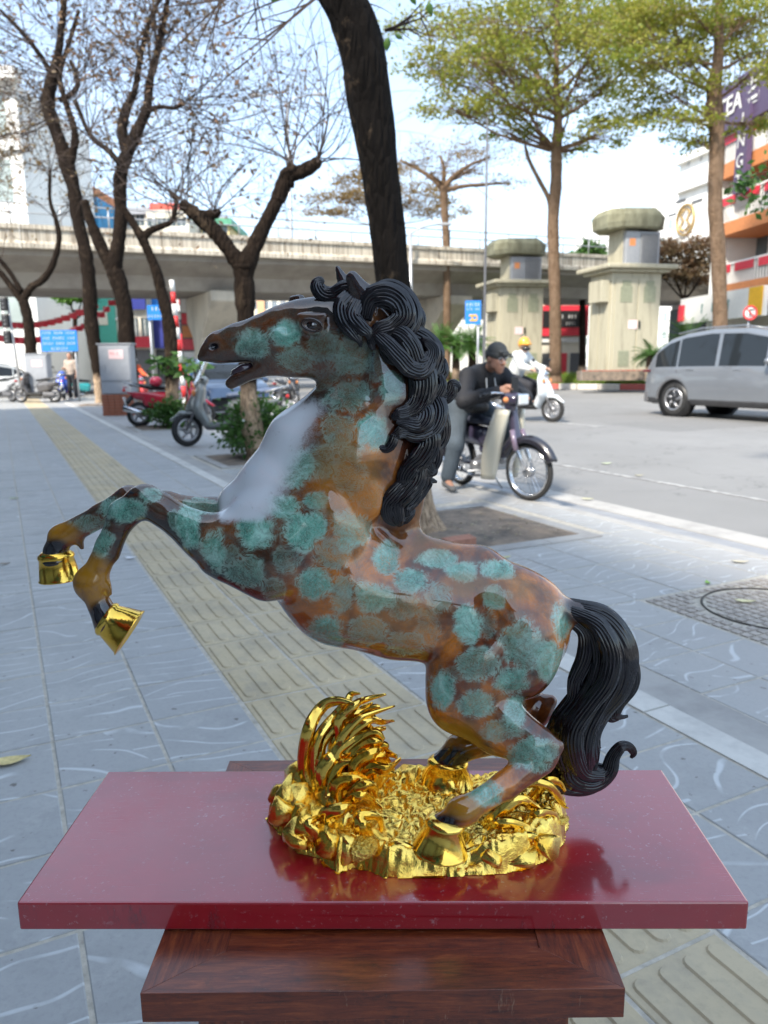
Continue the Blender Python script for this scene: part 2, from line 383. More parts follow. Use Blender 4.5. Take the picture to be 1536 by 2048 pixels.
def m_bark(name, dark, light, lo=.5, hi=.62, base_white=False, vs=.22):
    t = NT(name); P = t.coord((1, 1, vs), 'World'); a = t.noise(P, 9, 6, .7, .4); b = t.noise(P, 38, 6, .75); c = t.noise(t.coord((1, 1, .6), 'World'), 4, 5, .7, .8)
    v = t.n('TexVoronoi', feature='DISTANCE_TO_EDGE'); v.inputs['Scale'].default_value = 22; t.l(P, v.inputs['Vector'])
    k = t.mix(t.g(a, .35, .65), dark, tuple(x * 1.7 for x in dark)); k = t.mix(t.g(c, lo, hi), k, light)
    if base_white:
        z = t.n('SeparateXYZ'); t.l(t.coord(kind='World'), z.inputs[0])
        zz = t.math('ADD', z.outputs[2], t.math('MULTIPLY', t.math('SUBTRACT', c, .5), .5))
        m = t.ramp(zz, [(.78, (1, 1, 1)), (.98, (0, 0, 0))])
        k = t.mix(t.math('MULTIPLY', m, t.math('ADD', .35, t.math('MULTIPLY', t.g(b, .38, .55), .6))), k, (.56, .41, .28))
    t.col(k); t.set(Roughness=.95); t.b.inputs['Specular IOR Level'].default_value = .12
    t.bump(t.math('ADD', t.math('MULTIPLY', a, 1.0), t.math('ADD', b, t.math('MULTIPLY', v.outputs[0], 2.5))), .9, .03); return t.m
def m_leaf(name, cols, trans=.35):
    t = NT(name); P = t.coord(kind='World'); a = t.noise(P, .8, 3); g = t.noise(P, 14, 3, .7)
    k = t.mix(t.g(a, .38, .62), cols[0], cols[1]); k = t.mix(t.math('MULTIPLY', t.g(g, .45, .65), .8), k, cols[2])
    t.col(k); t.set(Roughness=.55)
    tr = t.n('BsdfTranslucent'); t.l(k, tr.inputs['Color']); mxs = t.n('MixShader'); mxs.inputs[0].default_value = trans
    out = t.N['Material Output']; t.l(t.b.outputs[0], mxs.inputs[1]); t.l(tr.outputs[0], mxs.inputs[2]); t.l(mxs.outputs[0], out.inputs[0]); return t.m
M_tile = m_tile(); M_tact = m_tactile(); M_asph = m_asphalt()
M_grout = simple('sandy_grout', (.46, .42, .35), .9, var=.25, scale=30, bump=.3, kind='World')
M_whitestone = stained('worn_white_stone', (.62, .60, .55), (.36, .35, .33), .7, (1, 1, 1), 4, .45, .75, kind='World')
M_kerb = stained('kerb_concrete', (.40, .385, .36), (.24, .23, .22), .85, (1, 1, 1), 3, .45, .75, kind='World')
M_gutter = stained('gutter_concrete', (.30, .305, .315), (.2, .2, .21), .7, (1, 1, 1), 3, .45, .7, kind='World')
M_soil = stained('dry_soil', (.27, .205, .15), (.10, .085, .07), .95, (1, 1, 1), 4, .4, .65, .9, kind='World')
M_conc = stained('flyover_concrete', (.66, .60, .49), (.27, .22, .165), .85, (7, 7, .06), 1.6, .44, .62, kind='World')
M_concd = stained('flyover_soffit', (.38, .345, .29), (.25, .22, .19), .9, (1, 1, 1), .8, .4, .7, kind='World')
M_concp = stained('pier_concrete', (.62, .56, .45), (.33, .30, .25), .85, (1, 1, .4), .9, .4, .75, kind='World')
M_bark = m_bark('black_bark', (.0055, .0045, .004), (.085, .062, .042), .58, .70, True)
M_bark2 = m_bark('brown_bark', (.016, .011, .008), (.07, .05, .034), .55, .7, True)
M_bark3 = m_bark('orange_brown_bark', (.125, .082, .052), (.22, .15, .10), .45, .65)
M_twig = simple('twig_bark', (.045, .03, .023), .9, kind='World')
M_leafg = m_leaf('umbrella_leaves', [(.15, .23, .028), (.26, .28, .04), (.40, .30, .045)], .5)
M_leafd = m_leaf('dry_leaves', [(.17, .085, .04), (.13, .10, .045), (.22, .12, .06)], .3)
M_leafy = m_leaf('bronze_leaves', [(.22, .15, .05), (.28, .19, .06), (.18, .11, .05)], .4)
M_leafb = m_leaf('bush_leaves', [(.035, .10, .018), (.055, .14, .025), (.09, .17, .03)], .3)
M_palm = m_leaf('palm_leaves', [(.05, .15, .03), (.10, .22, .05), (.16, .26, .05)], .3)
M_grass = m_leaf('grass_blades', [(.10, .2, .02), (.16, .25, .03), (.22, .25, .05)], .3)
M_white = simple('white_paint', (.72, .71, .68), .5, var=.06)
M_whitew = simple('white_wall', (.78, .77, .73), .8, var=.06, scale=.6, kind='World')
M_cream = simple('cream_wall', (.66, .61, .50), .8, var=.08, scale=.6, kind='World')
M_glass = simple('window_glass', (.10, .13, .14), .08, var=.3, scale=.5, kind='World')
M_glassl = simple('pale_window_glass', (.33, .38, .36), .12, var=.2, scale=.5, kind='World')
M_red = simple('red_paint', (.55, .03, .03), .5, var=.15)
M_redsign = simple('red_sign_panel', (.60, .03, .05), .45, var=.1)
M_blue = simple('blue_sign_panel', (.02, .20, .62), .4, var=.06)
M_blued = simple('dark_blue_panel', (.03, .04, .22), .4, var=.1)
M_yel = simple('yellow_paint', (.75, .42, .02), .5, var=.1)
M_orange = simple('orange_terracotta', (.58, .22, .08), .7, var=.15)
M_grey = simple('grey_metal_paint', (.33, .345, .37), .45, var=.06)
M_greyd = simple('dark_grey_paint', (.10, .10, .105), .5, var=.15)
M_steel = simple('galvanised_steel', (.42, .43, .44), .4, .5, var=.1)
M_black = simple('black_plastic', (.012, .012, .013), .45, var=.3)
M_tyre = simple('tyre_rubber', (.02, .02, .02), .85, var=.3, scale=30, bump=.2)
M_chrome = simple('chrome', (.65, .66, .68), .15, 1.0, var=.05)
M_alloy = simple('alloy_wheel', (.35, .35, .36), .35, .8, var=.1)
M_brick = simple('red_brick', (.33, .12, .07), .9, var=.3, scale=25, bump=.4)
M_mortar = simple('mortar', (.30, .27, .24), .95, scale=30, kind='World')
M_tower = stained('substation_paint', (.43, .395, .29), (.25, .23, .165), .75, (2, 2, .25), 2.0, .5, .72, .08, kind='World')
M_cap = stained('mossy_cap_concrete', (.27, .265, .18), (.13, .125, .08), .95, (1, 1, .35), 2.0, .4, .65, .6, kind='World')
M_teal = simple('teal_panel', (.06, .35, .27), .5)
M_green = simple('green_roof', (.08, .30, .18), .6)

# ------------------------------------------------------------------ the ground
KERB_N = 4.10
gp = MB(); gp.add([(-400, -200, -.13), (500, -200, -.13), (500, 900, -.13), (-400, 900, -.13)], [(0, 1, 2, 3)])
road = gp.build('road', M_asph); tag(road, kind='structure')
pb = MB(); A0, A1 = -3.0, 34.0
def slab(mb, a0, a1, n0, n1, z0, z1):
    mb.hexa([st(a0, n0, z0), st(a0, n1, z0), st(a1, n1, z0), st(a1, n0, z0), st(a0, n0, z1), st(a0, n1, z1), st(a1, n1, z1), st(a1, n0, z1)])
slab(pb, A0, A1, -3.2, KERB_N - .005, -.14, -.0028)
pave = pb.build('pavement', M_grout); tag(pave, kind='structure')
T = .3135; G_ = .0045
BEDS = [(3.98, 5.33, 2.36, 3.60), (8.85, 10.2, 2.30, 3.55), (14.7, 16.0, 2.25, 3.45), (25.0, 26.4, 2.1, 3.4)]
MAN = (1.90, 2.77, 2.82, 3.72)
def tile_mesh(name, w, l, mat, bars=0):
    mb = MB(); g = .005; h = .03
    for (x0, x1, z1) in ((0, w, 0),):
        V = [(g, g, -h), (w - g, g, -h), (w - g, l - g, -h), (g, l - g, -h), (g, g, -.002), (w - g, g, -.002), (w - g, l - g, -.002), (g, l - g, -.002),
             (g + .003, g + .003, 0), (w - g - .003, g + .003, 0), (w - g - .003, l - g - .003, 0), (g + .003, l - g - .003, 0)]
        F = [(0, 1, 5, 4), (1, 2, 6, 5), (2, 3, 7, 6), (3, 0, 4, 7), (4, 5, 9, 8), (5, 6, 10, 9), (6, 7, 11, 10), (7, 4, 8, 11), (8, 9, 10, 11)]
        mb.add(V, F)
    if bars:
        cw = (w - .02) / bars
        for b in range(bars):
            cx = .01 + cw * (b + .5); r = cw * .33; ys = (.022 + r, l - .022 - r); ring = []
            for rr, z in ((r, 0.0), (r * .82, .0048)):
                for k in range(7):
                    a = math.pi + math.pi * k / 6; ring.append((cx + rr * math.cos(a), ys[0] + rr * math.sin(a), z))
                for k in range(7):
                    a = math.pi * k / 6; ring.append((cx + rr * math.cos(a), ys[1] + rr * math.sin(a), z))
            mb.add(ring, [(k, (k + 1) % 14, 14 + (k + 1) % 14, 14 + k) for k in range(14)] + [tuple(range(14, 28))])
    me = bpy.data.meshes.new(name); me.from_pydata([tuple(v) for v in mb.v], [], mb.f); me.materials.append(mat); me.update(); return me
me_tile = tile_mesh('paving_tile', T, T, M_tile); me_tact = tile_mesh('tactile_tile', .29, T, M_tact, 4)
cols = [('g', n0, a_off) for n0, a_off in [(.0415 - T * k, 1.59) for k in range(1, 10)] + [(.0415, 1.59), (.355, 1.59)]]
cols += [('y', .675, 1.586), ('y', .967, 1.586)] + [('g', 1.26, 1.60), ('g', 1.5735, 1.60)] + [('g', 2.19 + T * k, 1.81) for k in range(6)]
tiles = []
for kind, n0, ao in cols:
    k0 = int(math.floor((A0 - ao) / T)) + 1; k1 = int((A1 - ao) / T)
    for k in range(k0, k1):
        a = ao + k * T; cx, cy = n0 + T / 2, a + T / 2
        if any(b[0] - .1 < cy < b[1] + .1 and b[2] - .12 < cx < b[3] + .12 for b in BEDS) or (MAN[0] - .1 < cy < MAN[1] + .1 and MAN[2] - .1 < cx < MAN[3] + .2): continue
        if n0 > 3.7 and n0 + T > KERB_N: pass
        tiles.append((kind, n0, a, cx, cy))
def in_view(a, n):
    p = st(a, n); q = (p - CAM); f = q.dot(fwd)
    if f < .3: return False
    x = 768 + FPX * q.dot(rgt) / f; y = 1024 - FPX * q.dot(upv) / f
    return -60 < x < 1600 and y < 2110
nearv = {'g': [], 'y': []}; rest = {'g': [], 'y': []}
for t_ in tiles: (nearv if in_view(t_[4], t_[3]) else rest)[t_[0]].append(t_)
for kd, me, nm in (('g', me_tile, 'paving_tile'), ('y', me_tact, 'tactile_tile')):
    L = sorted(nearv[kd], key=lambda q: q[3] ** 2 + q[4] ** 2)
    for q in L[:298]:
        o = bpy.data.objects.new(nm, me); link(o, pave); o.location = st(q[2], q[1], rng.uniform(-.0012, .0012)); o.rotation_euler = (rng.uniform(-.002, .002), rng.uniform(-.002, .002), TH)
    base = np.array([v.co[:] for v in me.vertices]); fs = [tuple(p.vertices) for p in me.polygons]; mb = MB()
    for q in L[298:] + rest[kd]:
        o = st(q[2], q[1], rng.uniform(-.001, .001)); c_, s_ = math.cos(TH), math.sin(TH)
        use = fs if (kd == 'g' or q[4] < 14) else fs
        mb.add([(o.x + x * c_ - y * s_, o.y + x * s_ + y * c_, z + o.z) for x, y, z in base], use)
    tag(mb.build(nm + 's', MATS.get(nm) or (M_tile if kd == 'g' else M_tact), pave), kind='stuff')
# white inlay strip, kerb, gutter, edge band, painted lines
mb = MB(); a = A0; L_ = .62
while a < A1:
    l2 = L_ * rng.uniform(.9, 1.1); z = rng.uniform(0, .003)
    slab(mb, a + .003, a + l2 - .003, 1.893, 2.012, -.03, .001 + z); a += l2
tag(mb.build('inlay_strip', M_whitestone, pave), kind='stuff')
mb = MB(); slab(mb, A0, A1, 2.016, 2.186, -.03, -.001); mb.build('edge_course', M_kerb, pave)
mb = MB(); a = A0; prev = None; mbk = MB()
while a < A1:
    slab(mbk, a + .003, a + .997, KERB_N - .03, KERB_N + .07, -.14, .002)
    mb.hexa([st(a, KERB_N + .07, -.14), st(a, KERB_N + .63, -.14), st(a + 1, KERB_N + .63, -.14), st(a + 1, KERB_N + .07, -.14),
             st(a + .003, KERB_N + .07, -.03), st(a + .003, KERB_N + .63, -.115), st(a + .997, KERB_N + .63, -.115), st(a + .997, KERB_N + .07, -.03)]); a += 1.0
kerb = mbk.build('kerb', M_kerb, None, bevel=.008); tag(kerb, kind='structure')
gut = mb.build('gutter', M_gutter); tag(gut, kind='structure')
mb = MB(); slab(mb, A0, 60, 4.74, 5.02, -.13, -.112); tag(mb.build('road_edge_band', M_kerb), kind='structure')
M_line = stained('worn_road_paint', (.52, .51, .49), (.20, .195, .19), .7, (1, 1, 1), 9, .35, .6, .1, kind='World')
mb = MB(); slab(mb, -3, 60, 6.42, 6.50, -.126, -.124)
for k in range(8): slab(mb, 4 + k * 8, 7.5 + k * 8, 10.9, 11.05, -.126, -.124)
tag(mb.build('lane_line', M_line), kind='structure')
# planting beds with concrete frames and soil
def clump_mesh(n, spread, size, hgt, seedv, flat=.5):
    r = np.random.RandomState(seedv); P = (r.rand(n, 3) - .5) * 2
    return P
def leaf_cloud(P, size, seedv=1, aspect=.45, droop=0.0):
    """one four-cornered pointed leaf on every point"""
    r = np.random.RandomState(seedv); n = len(P); D = r.normal(size=(n, 3)); D[:, 2] = D[:, 2] * .6 - droop; D /= np.linalg.norm(D, axis=1)[:, None]
    E = np.cross(D, r.normal(size=(n, 3))); E /= np.linalg.norm(E, axis=1)[:, None] + 1e-9
    s = (size * r.uniform(.6, 1.3, n))[:, None]
    V = np.stack([P, P + D * s * .5 + E * s * aspect * .5, P + D * s, P + D * s * .5 - E * s * aspect * .5], 1).reshape(-1, 3)
    return V, np.arange(4 * n).reshape(n, 4)
for i, b in enumerate(BEDS):
    mb = MB(); slab(mb, b[0] + .05, b[1] - .05, b[2] + .05, b[3] - .05, -.1, -.005)
    bed = mb.build('planting_bed', M_soil); tag(bed, kind='structure')
    # lumpy soil
    nx, ny = 40, 40; V = []; F = []
    for ix in range(nx):
        for iy in range(ny):
            u, v = ix / (nx - 1), iy / (ny - 1); e = min(u, 1 - u, v, 1 - v)
            z = .002 + min(e * 6, 1) * (.03 * math.sin(u * 9 + i) * math.sin(v * 7) * .4 + .025 + rng.uniform(-.006, .006))
            V.append(st(b[0] + .05 + (b[1] - b[0] - .1) * v, b[2] + .05 + (b[3] - b[2] - .1) * u, z))
    F = [(ix * ny + iy, (ix + 1) * ny + iy, (ix + 1) * ny + iy + 1, ix * ny + iy + 1) for ix in range(nx - 1) for iy in range(ny - 1)]
    MB().add(V, F, True).build('soil_surface', M_soil, bed)
    mb = MB(); w = .055
    for (a0, a1, n0, n1) in ((b[0] - w, b[0] + w, b[2] - w, b[3] + w), (b[1] - w, b[1] + w, b[2] - w, b[3] + w)):
        nn = n0
        while nn < n1 - .05: slab(mb, a0, a1, nn + .002, min(nn + .45, n1) - .002, -.1, .012); nn += .45
    for (n0, n1) in ((b[2] - w, b[2] + w), (b[3] - w, b[3] + w)): slab(mb, b[0] + w + .002, b[1] - w - .002, n0, n1, -.1, .011)
    mb.build('bed_edging', M_kerb, bed, bevel=.004)
    if i == 0:
        P = np.array([st(rng.uniform(b[0] + .1, b[1] - .1), rng.uniform(b[2] + .1, b[3] - .1), .04) for _ in range(260)]); V, F = leaf_cloud(P, .03, 3, .6); V[:, 2] = .034 + (V[:, 2] - .04) * .3
        tag(arr_mesh('leaf_litter', V, F, simple('litter', (.30, .26, .17), .9, var=.4, scale=40, kind='World'), bed, False), kind='stuff')
# manhole slab: small setts and a cast cover
mb = MB(); slab(mb, MAN[0], MAN[1], MAN[2], MAN[3] + .03, -.05, -.004); mh = mb.build('manhole_surround', simple('rusty_mortar', (.42, .34, .27), .95, scale=20, kind='World', bump=.5), pave)
M_sett = simple('manhole_sett', (.38, .34, .30), .85, var=.3, scale=18, kind='World', bump=.3)
mc = st(2.33, 3.30); mcn, mca = 3.30, 2.33; mb = MB(); q = .052
for i in range(17):
    for j in range(17):
        aa = MAN[0] + .01 + i * q * .98; nn = MAN[2] + .01 + j * q; d = math.hypot(aa + q / 2 - mca, nn + q / 2 - mcn)
        if abs(d - .335) < .03 or aa + q > MAN[1]: continue
        slab(mb, aa + .006, aa + q - .006, nn + .006, nn + q - .006, -.02, .002 + rng.uniform(-.001, .002))
tag(mb.build('manhole_setts', M_sett, pave), kind='stuff')
ctr = st(mca, mcn, 0); mb = MB(); mb.torus((ctr.x, ctr.y, .001), .335, .006, n=48, k=6, sz=.6); mb.build('manhole_ring', simple('cast_iron', (.06, .055, .05), .6, .6), pave)
# scattered leaves and litter on the ground
def ground_leaf(px, py, ln, rot, cat, label, name='fallen_leaf', col=(.62, .5, .22), z=.006):
    p = onz(px, py, z); mb = MB(); n = 9; V = []
    for i in range(n):
        t = i / (n - 1); w = ln * .23 * math.sin(math.pi * (t ** .8)) + .0006
        for s in (-1, 0, 1): V.append((ln * (t - .5), s * w, .004 * abs(s) + .006 * (2 * t - 1) ** 2))
    F = [(i * 3 + j, i * 3 + 3 + j, i * 3 + 4 + j, i * 3 + 1 + j) for i in range(n - 1) for j in (0, 1)]
    mb.add(V, F, True); k = simple('leaf_%d_%d' % (int(col[0] * 100), int(col[1] * 100)), col, .7, var=.25, scale=60)
    o = mb.build(name, k); o.location = p; o.rotation_euler = (0, 0, rot); tag(o, label, cat); return o
ground_leaf(22, 1522, .115, .35, 'leaf', 'large yellow fallen leaf on the grey tiles at the left edge')
ground_leaf(10, 1128, .06, .2, 'leaf', 'small brown curled leaf on the tiles high at the left edge', col=(.22, .15, .09))
ground_leaf(28, 997, .09, 0, 'leaf', 'pale green leaf far up the pavement near the left edge', col=(.40, .45, .25))
ground_leaf(262, 1116, .075, .1, 'paper', 'white scrap lying by the tactile strip behind the front hooves', 'paper_scrap', (.7, .7, .72))
ground_leaf(1480, 1124, .10, -.2, 'leaf', 'pale dry leaf on the kerb edge at the right', col=(.5, .45, .33))
ground_leaf(1490, 1203, .10, -.25, 'leaf', 'cream coloured leaf lying on the manhole surround', col=(.60, .56, .33))
ground_leaf(1213, 927, .16, .3, 'leaf', 'pale green leaf on the road inside the dark shadow', col=(.52, .58, .36), z=-.12)
ground_leaf(1175, 998, .12, -.3, 'leaf', 'yellowish leaf on the concrete band beside the moped wheel', col=(.50, .48, .28), z=-.1)
ground_leaf(1278, 951, .12, .1, 'leaf', 'curled tan leaf on the asphalt right of the moped', col=(.42, .38, .24), z=-.12)
ground_leaf(1415, 1166, .06, 1.4, 'leaf', 'tiny bright green sprout growing at the manhole corner', 'green_sprout', (.22, .40, .08))
ground_leaf(1012, 1115, .07, .4, 'leaf', 'small yellow green leaf on tiles behind the back of the horse', col=(.52, .50, .25))
bp = onz(918, 1096, .03); b = B((0, 0, .035), (.20, .10, .07)).build('loose_brick', simple('pale_brick', (.36, .17, .115), .9, var=.2, scale=30, bump=.4), bevel=.004)
b.location = bp; b.rotation_euler = (.05, -.04, .38); tag(b, 'single reddish brick lying in the soil bed by the black trunk', 'brick')
# ------------------------------------------------------------------ buildings and big structures
def wall_frame(px0, px1, Y, ang=0.0):
    """origin and directions of a facade that starts at the left pixel column at distance Y"""
    p = at(px0, 727, Y); return Vector((p.x, p.y, 0)), Matrix.Rotation(ang, 3, 'Z')
GZ = -.13
def facade(t, W, Hh, D, mat, rows, colsn, ww, wh, z0, dz, glass=M_glass, frame=M_white, x0=None, sill=True, wname='window'):
    """a block with its front at local y = 0, running along x; windows set into recesses with frames"""
    gx = (W - 2 * (x0 or W * .06)) / colsn; xs = x0 or W * .06
    B((W / 2, D / 2 + .12, Hh / 2), (W, D, Hh)).build('wall', mat, t)
    xe = [0.0]
    for c in range(colsn):
        cx = xs + gx * (c + .5); xe += [cx - ww / 2, cx + ww / 2]
    xe.append(W); skin = MB()                                   # front skin in strips round the openings, 12 cm proud
    for q in range(0, len(xe), 2): skin.box(((xe[q] + xe[q + 1]) / 2, .06, Hh / 2), (xe[q + 1] - xe[q], .118, Hh))
    for c in range(colsn):
        cx = xs + gx * (c + .5); zz = 0.0
        for r_ in range(rows):
            zb = z0 + r_ * dz
            if zb > zz: skin.box((cx, .06, (zb + zz) / 2), (ww, .116, zb - zz))
            zz = zb + wh
        skin.box((cx, .06, (Hh + zz) / 2), (ww, .116, Hh - zz))
    skin.build('facade_skin', mat, t)
    fm = MB(); f = max(.05, ww * .05)
    fm.box((0, 0, wh / 2 - f / 2), (ww, .05, f)); fm.box((0, 0, -wh / 2 + f / 2), (ww, .05, f)); fm.box((-ww / 2 + f / 2, 0, 0), (f, .05, wh - 2 * f)); fm.box((ww / 2 - f / 2, 0, 0), (f, .05, wh - 2 * f)); fm.box((0, 0, 0), (f * .7, .045, wh - 2 * f))
    fme = None; pme = None
    for c in range(colsn):
        for r_ in range(rows):
            cx = xs + gx * (c + .5); cz = z0 + r_ * dz + wh / 2
            if fme is None:
                o = fm.build(wname, frame, t); fme = o.data; g = B((0, 0, 0), (ww - 2 * f, .02, wh - 2 * f)).build('pane', glass, o); pme = g.data
            else:
                o = link(bpy.data.objects.new(wname, fme), t); g = link(bpy.data.objects.new('pane', pme), o)
            o.location = (cx, .085, cz)
# the flyover: one straight viaduct, deck on piers
fa = at(0, 735, 33.5); fb = at(1090, 722, 47.0); fa.z = fb.z = 0; fd = (fb - fa).normalized(); fn = Vector((-fd.y, fd.x, 0)); L0, L1 = -40.0, 55.0
fly = thing('flyover', 'long concrete flyover with streaked parapet crossing behind the trees', 'flyover', tuple(fa))
def fp(u, v, z): p = fd * u + fn * v; return Vector((p.x, p.y, z))
ztop = CAM_H - .30 + 286 / FPX * 33.5 * .985; zb = CAM_H - .25 + 236 / FPX * 33.5; zs = CAM_H - .25 + 205 / FPX * 33.5
slope = (CAM_H - .15 + 212 / FPX * 47.0 * .985 - ztop) / (fb - fa).length
def zc(u, z): return z + slope * u
u = L0; k = 0; seg = 2.95; me_par = None
while u < L1:
    mb = MB(); u1 = u + seg - .03
    pr = [(-.42, zb), (-.42, zb + .18), (-.34, zb + .30), (-.34, ztop - .22), (-.42, ztop - .18), (-.42, ztop), (.0, ztop), (.0, zb)]
    V = [fp(u, v, zc(u, z)) for v, z in pr] + [fp(u1, v, zc(u1, z)) for v, z in pr]; n = len(pr)
    mb.add(V, [tuple(range(n)), tuple(range(n, 2 * n))[::-1]] + [(i, n + i, n + (i + 1) % n, (i + 1) % n) for i in range(n)])
    mb.build('parapet_panel', M_conc, fly); u += seg
mb = MB()
pr = [(0.0, zb + .02), (0.0, zb - .25), (1.6, zs - .1), (1.9, zs - .75), (7.2, zs - .75), (7.5, zs - .1), (9.0, zb - .25), (9.0, zb + .02)]
V = [fp(L0, v, zc(L0, z)) for v, z in pr] + [fp(L1, v, zc(L1, z)) for v, z in pr]; n = len(pr)
mb.add(V, [tuple(range(n)), tuple(range(n, 2 * n))[::-1]] + [(i, n + i, n + (i + 1) % n, (i + 1) % n) for i in range(n)]); mb.build('deck', M_concd, fly)
mb = MB(); mb.hexa([fp(L0, 8.7, zc(L0, zb)), fp(L0, 9.0, zc(L0, zb)), fp(L1, 9.0, zc(L1, zb)), fp(L1, 8.7, zc(L1, zb)), fp(L0, 8.7, zc(L0, ztop)), fp(L0, 9.0, zc(L0, ztop)), fp(L1, 9.0, zc(L1, ztop)), fp(L1, 8.7, zc(L1, ztop))]); mb.build('far_parapet', M_conc, fly)
for r_, dz in (('rail', .55), ('rail', .95)):
    mb = MB(); mb.tube([fp(L0, .2, zc(L0, ztop + dz)), fp(L1, .2, zc(L1, ztop + dz))], .035, 6); mb.build(r_, M_steel, fly)
mb = MB(); mb.tube([(0, 0, 0), (0, 0, .97)], .035, 6); pm = None
for i in range(46):
    u = L0 + 2 * i + 1
    if pm is None: o = mb.build('rail_post', M_steel, fly); pm = o.data
    else: o = link(bpy.data.objects.new('rail_post', pm), fly)
    o.location = fp(u, .2, zc(u, ztop))
def pier(pxc, name='pier'):
    d = ray(pxc, 640); best = None                                # where that column's ray meets the deck's centre line
    den = d.x * fd.y - d.y * fd.x; c0 = fa + fn * 4.5; t_ = (c0.x * fd.y - c0.y * fd.x) / den; p = Vector((d.x * t_, d.y * t_, 0)); u = (p - fa).dot(fd)
    zt = zc(u, zs - .76); mb = MB(); pts = []
    o0 = fp(u, 4.5, 0)
    pr = [(-3.3, zt), (-3.3, zt - .5), (-1.0, zt - 2.2), (-.75, zt - 3.0), (-.75, GZ), (.75, GZ), (.75, zt - 3.0), (1.0, zt - 2.2), (3.3, zt - .5), (3.3, zt)]
    V = [o0 + fn * v + fd * -.9 + Vector((0, 0, z)) for v, z in pr] + [o0 + fn * v + fd * .9 + Vector((0, 0, z)) for v, z in pr]; n = len(pr)
    mb.add(V, [tuple(range(n)), tuple(range(n, 2 * n))[::-1]] + [(i, n + i, n + (i + 1) % n, (i + 1) % n) for i in range(n)])
    mb.build(name, M_concp, fly, bevel=.08)
pier(425); pier(862)

# white modern building at the left, behind the flyover
o, R = wall_frame(-160, 0, 52)
W1 = (at(84, 727, 52).x - at(-160, 727, 52).x)
t = thing('white_building', 'white flat-roofed building with large pale windows rising above the flyover at the left edge', 'building', (o.x, o.y, GZ))
hT = CAM_H - GZ + 512 / FPX * 52
facade(t, W1, hT, 12, M_whitew, 4, 2, W1 * .40, 2.9, 3.6, 4.05, M_glassl, M_white)
B((W1 / 2, -.35, hT + .35), (W1 + .8, 1.0, .7)).build('roof_slab', M_whitew, t); B((W1 / 2, .0, hT * .80), (W1 + .2, .3, .4)).build('ledge', M_whitew, t)
def box_building(name, label, px0, px1, pyt, Y, depth, mat, rows, colsn, ww, wh, z0, dz, roof=None, glass=M_glass, frame=M_white, pyb=None):
    p0 = at(px0, 700, Y); p1 = at(px1, 700, Y); W = p1.x - p0.x; h = at((px0 + px1) / 2, pyt, Y).z - GZ
    t = thing(name, label, 'building', (p0.x, Y, GZ)); facade(t, W, h, depth, mat, rows, colsn, ww, wh, z0, dz, glass, frame)
    if roof: B((W / 2, depth / 2, h + .3), (W + .6, depth + .8, .6)).build('roof', roof, t)
    return t, W, h
M_redw = simple('red_wall', (.60, .10, .07), .7, scale=1, kind='World'); M_blw = simple('blue_wall', (.05, .28, .50), .7, scale=1, kind='World'); M_yelw = simple('ochre_wall', (.60, .47, .22), .8, scale=1, kind='World')
t, W, h = box_building('red_roofed_house', 'narrow house with red hipped roof and white balcony rail above the flyover', 88, 142, 408, 60, 10, M_whitew, 4, 2, .9, 1.5, 3, 2.9)
rf = MB(); rf.add([(-.4, -.5, h), (W + .4, -.5, h), (W + .4, 8, h), (-.4, 8, h), (W * .4, 3.5, h + 1.6), (W * .6, 3.5, h + 1.6)], [(0, 1, 5, 4), (1, 2, 5), (2, 3, 4, 5), (3, 0, 4)]); rf.build('roof', M_redw, t)
t, W, h = box_building('orange_building', 'orange and yellow building with blue side seen between the bare trees', 146, 212, 372, 66, 10, M_orange, 5, 3, .9, 1.4, 2.5, 2.8)
B((W + .2, 4, h * .47), (.36, 9, h * .94)).build('side_panel', M_blw, t); B((W / 2, -.1, h * .86), (W, .2, .5)).build('band', M_yelw, t); B((W / 2, -.1, h * .70), (W, .2, .3)).build('band', M_yelw, t)
t, W, h = box_building('cream_building', 'low cream building with a grey roof behind the flyover rail', 214, 312, 430, 72, 10, M_cream, 5, 5, .9, 1.4, 2.5, 2.8, M_grey)
t, W, h = box_building('red_box_building', 'pale building topped by a red sign box behind the pollarded tree', 306, 392, 436, 70, 8, M_cream, 5, 4, .9, 1.4, 2.5, 2.7)
B((W * .42, 2, h + .7), (W * .62, 3, 1.25)).build('roof_box', M_redw, t)
t, W, h = box_building('green_roofed_building', 'ochre building with dull green roof behind the flyover', 395, 470, 452, 74, 8, M_yelw, 5, 4, .9, 1.4, 2.5, 2.7, M_green)
# shop block beneath the flyover, left: pale green white front with arches and big teal panel
t, W, h = box_building('pale_shop_block', 'pale grey-green shop block with teal panel seen beneath the flyover at left', -120, 262, 500, 62, 12, simple('pale_green_wall', (.55, .58, .50), .8, var=.08, scale=.5, kind='World'), 3, 5, 1.7, 1.9, 1.2, 3.0, simple('shop_glass', (.16, .20, .17), .15, scale=.4, kind='World'))
B((at(206, 640, 62).x - t.location.x, -.12, at(206, 635, 62).z - GZ), (2.1, .2, 5.2)).build('teal_panel', M_teal, t)
B((at(206, 640, 62).x - t.location.x, -.25, at(206, 636, 62).z - GZ), (.9, .1, 1.1)).build('panel_emblem', M_cream, t)
for q in range(4): MB().torus((3 + q * 3.6, -.1, 6.4), 1.5, .12, Matrix.Rotation(rad(90), 3, 'X'), 24, 6).build('arch_moulding', M_white, t)
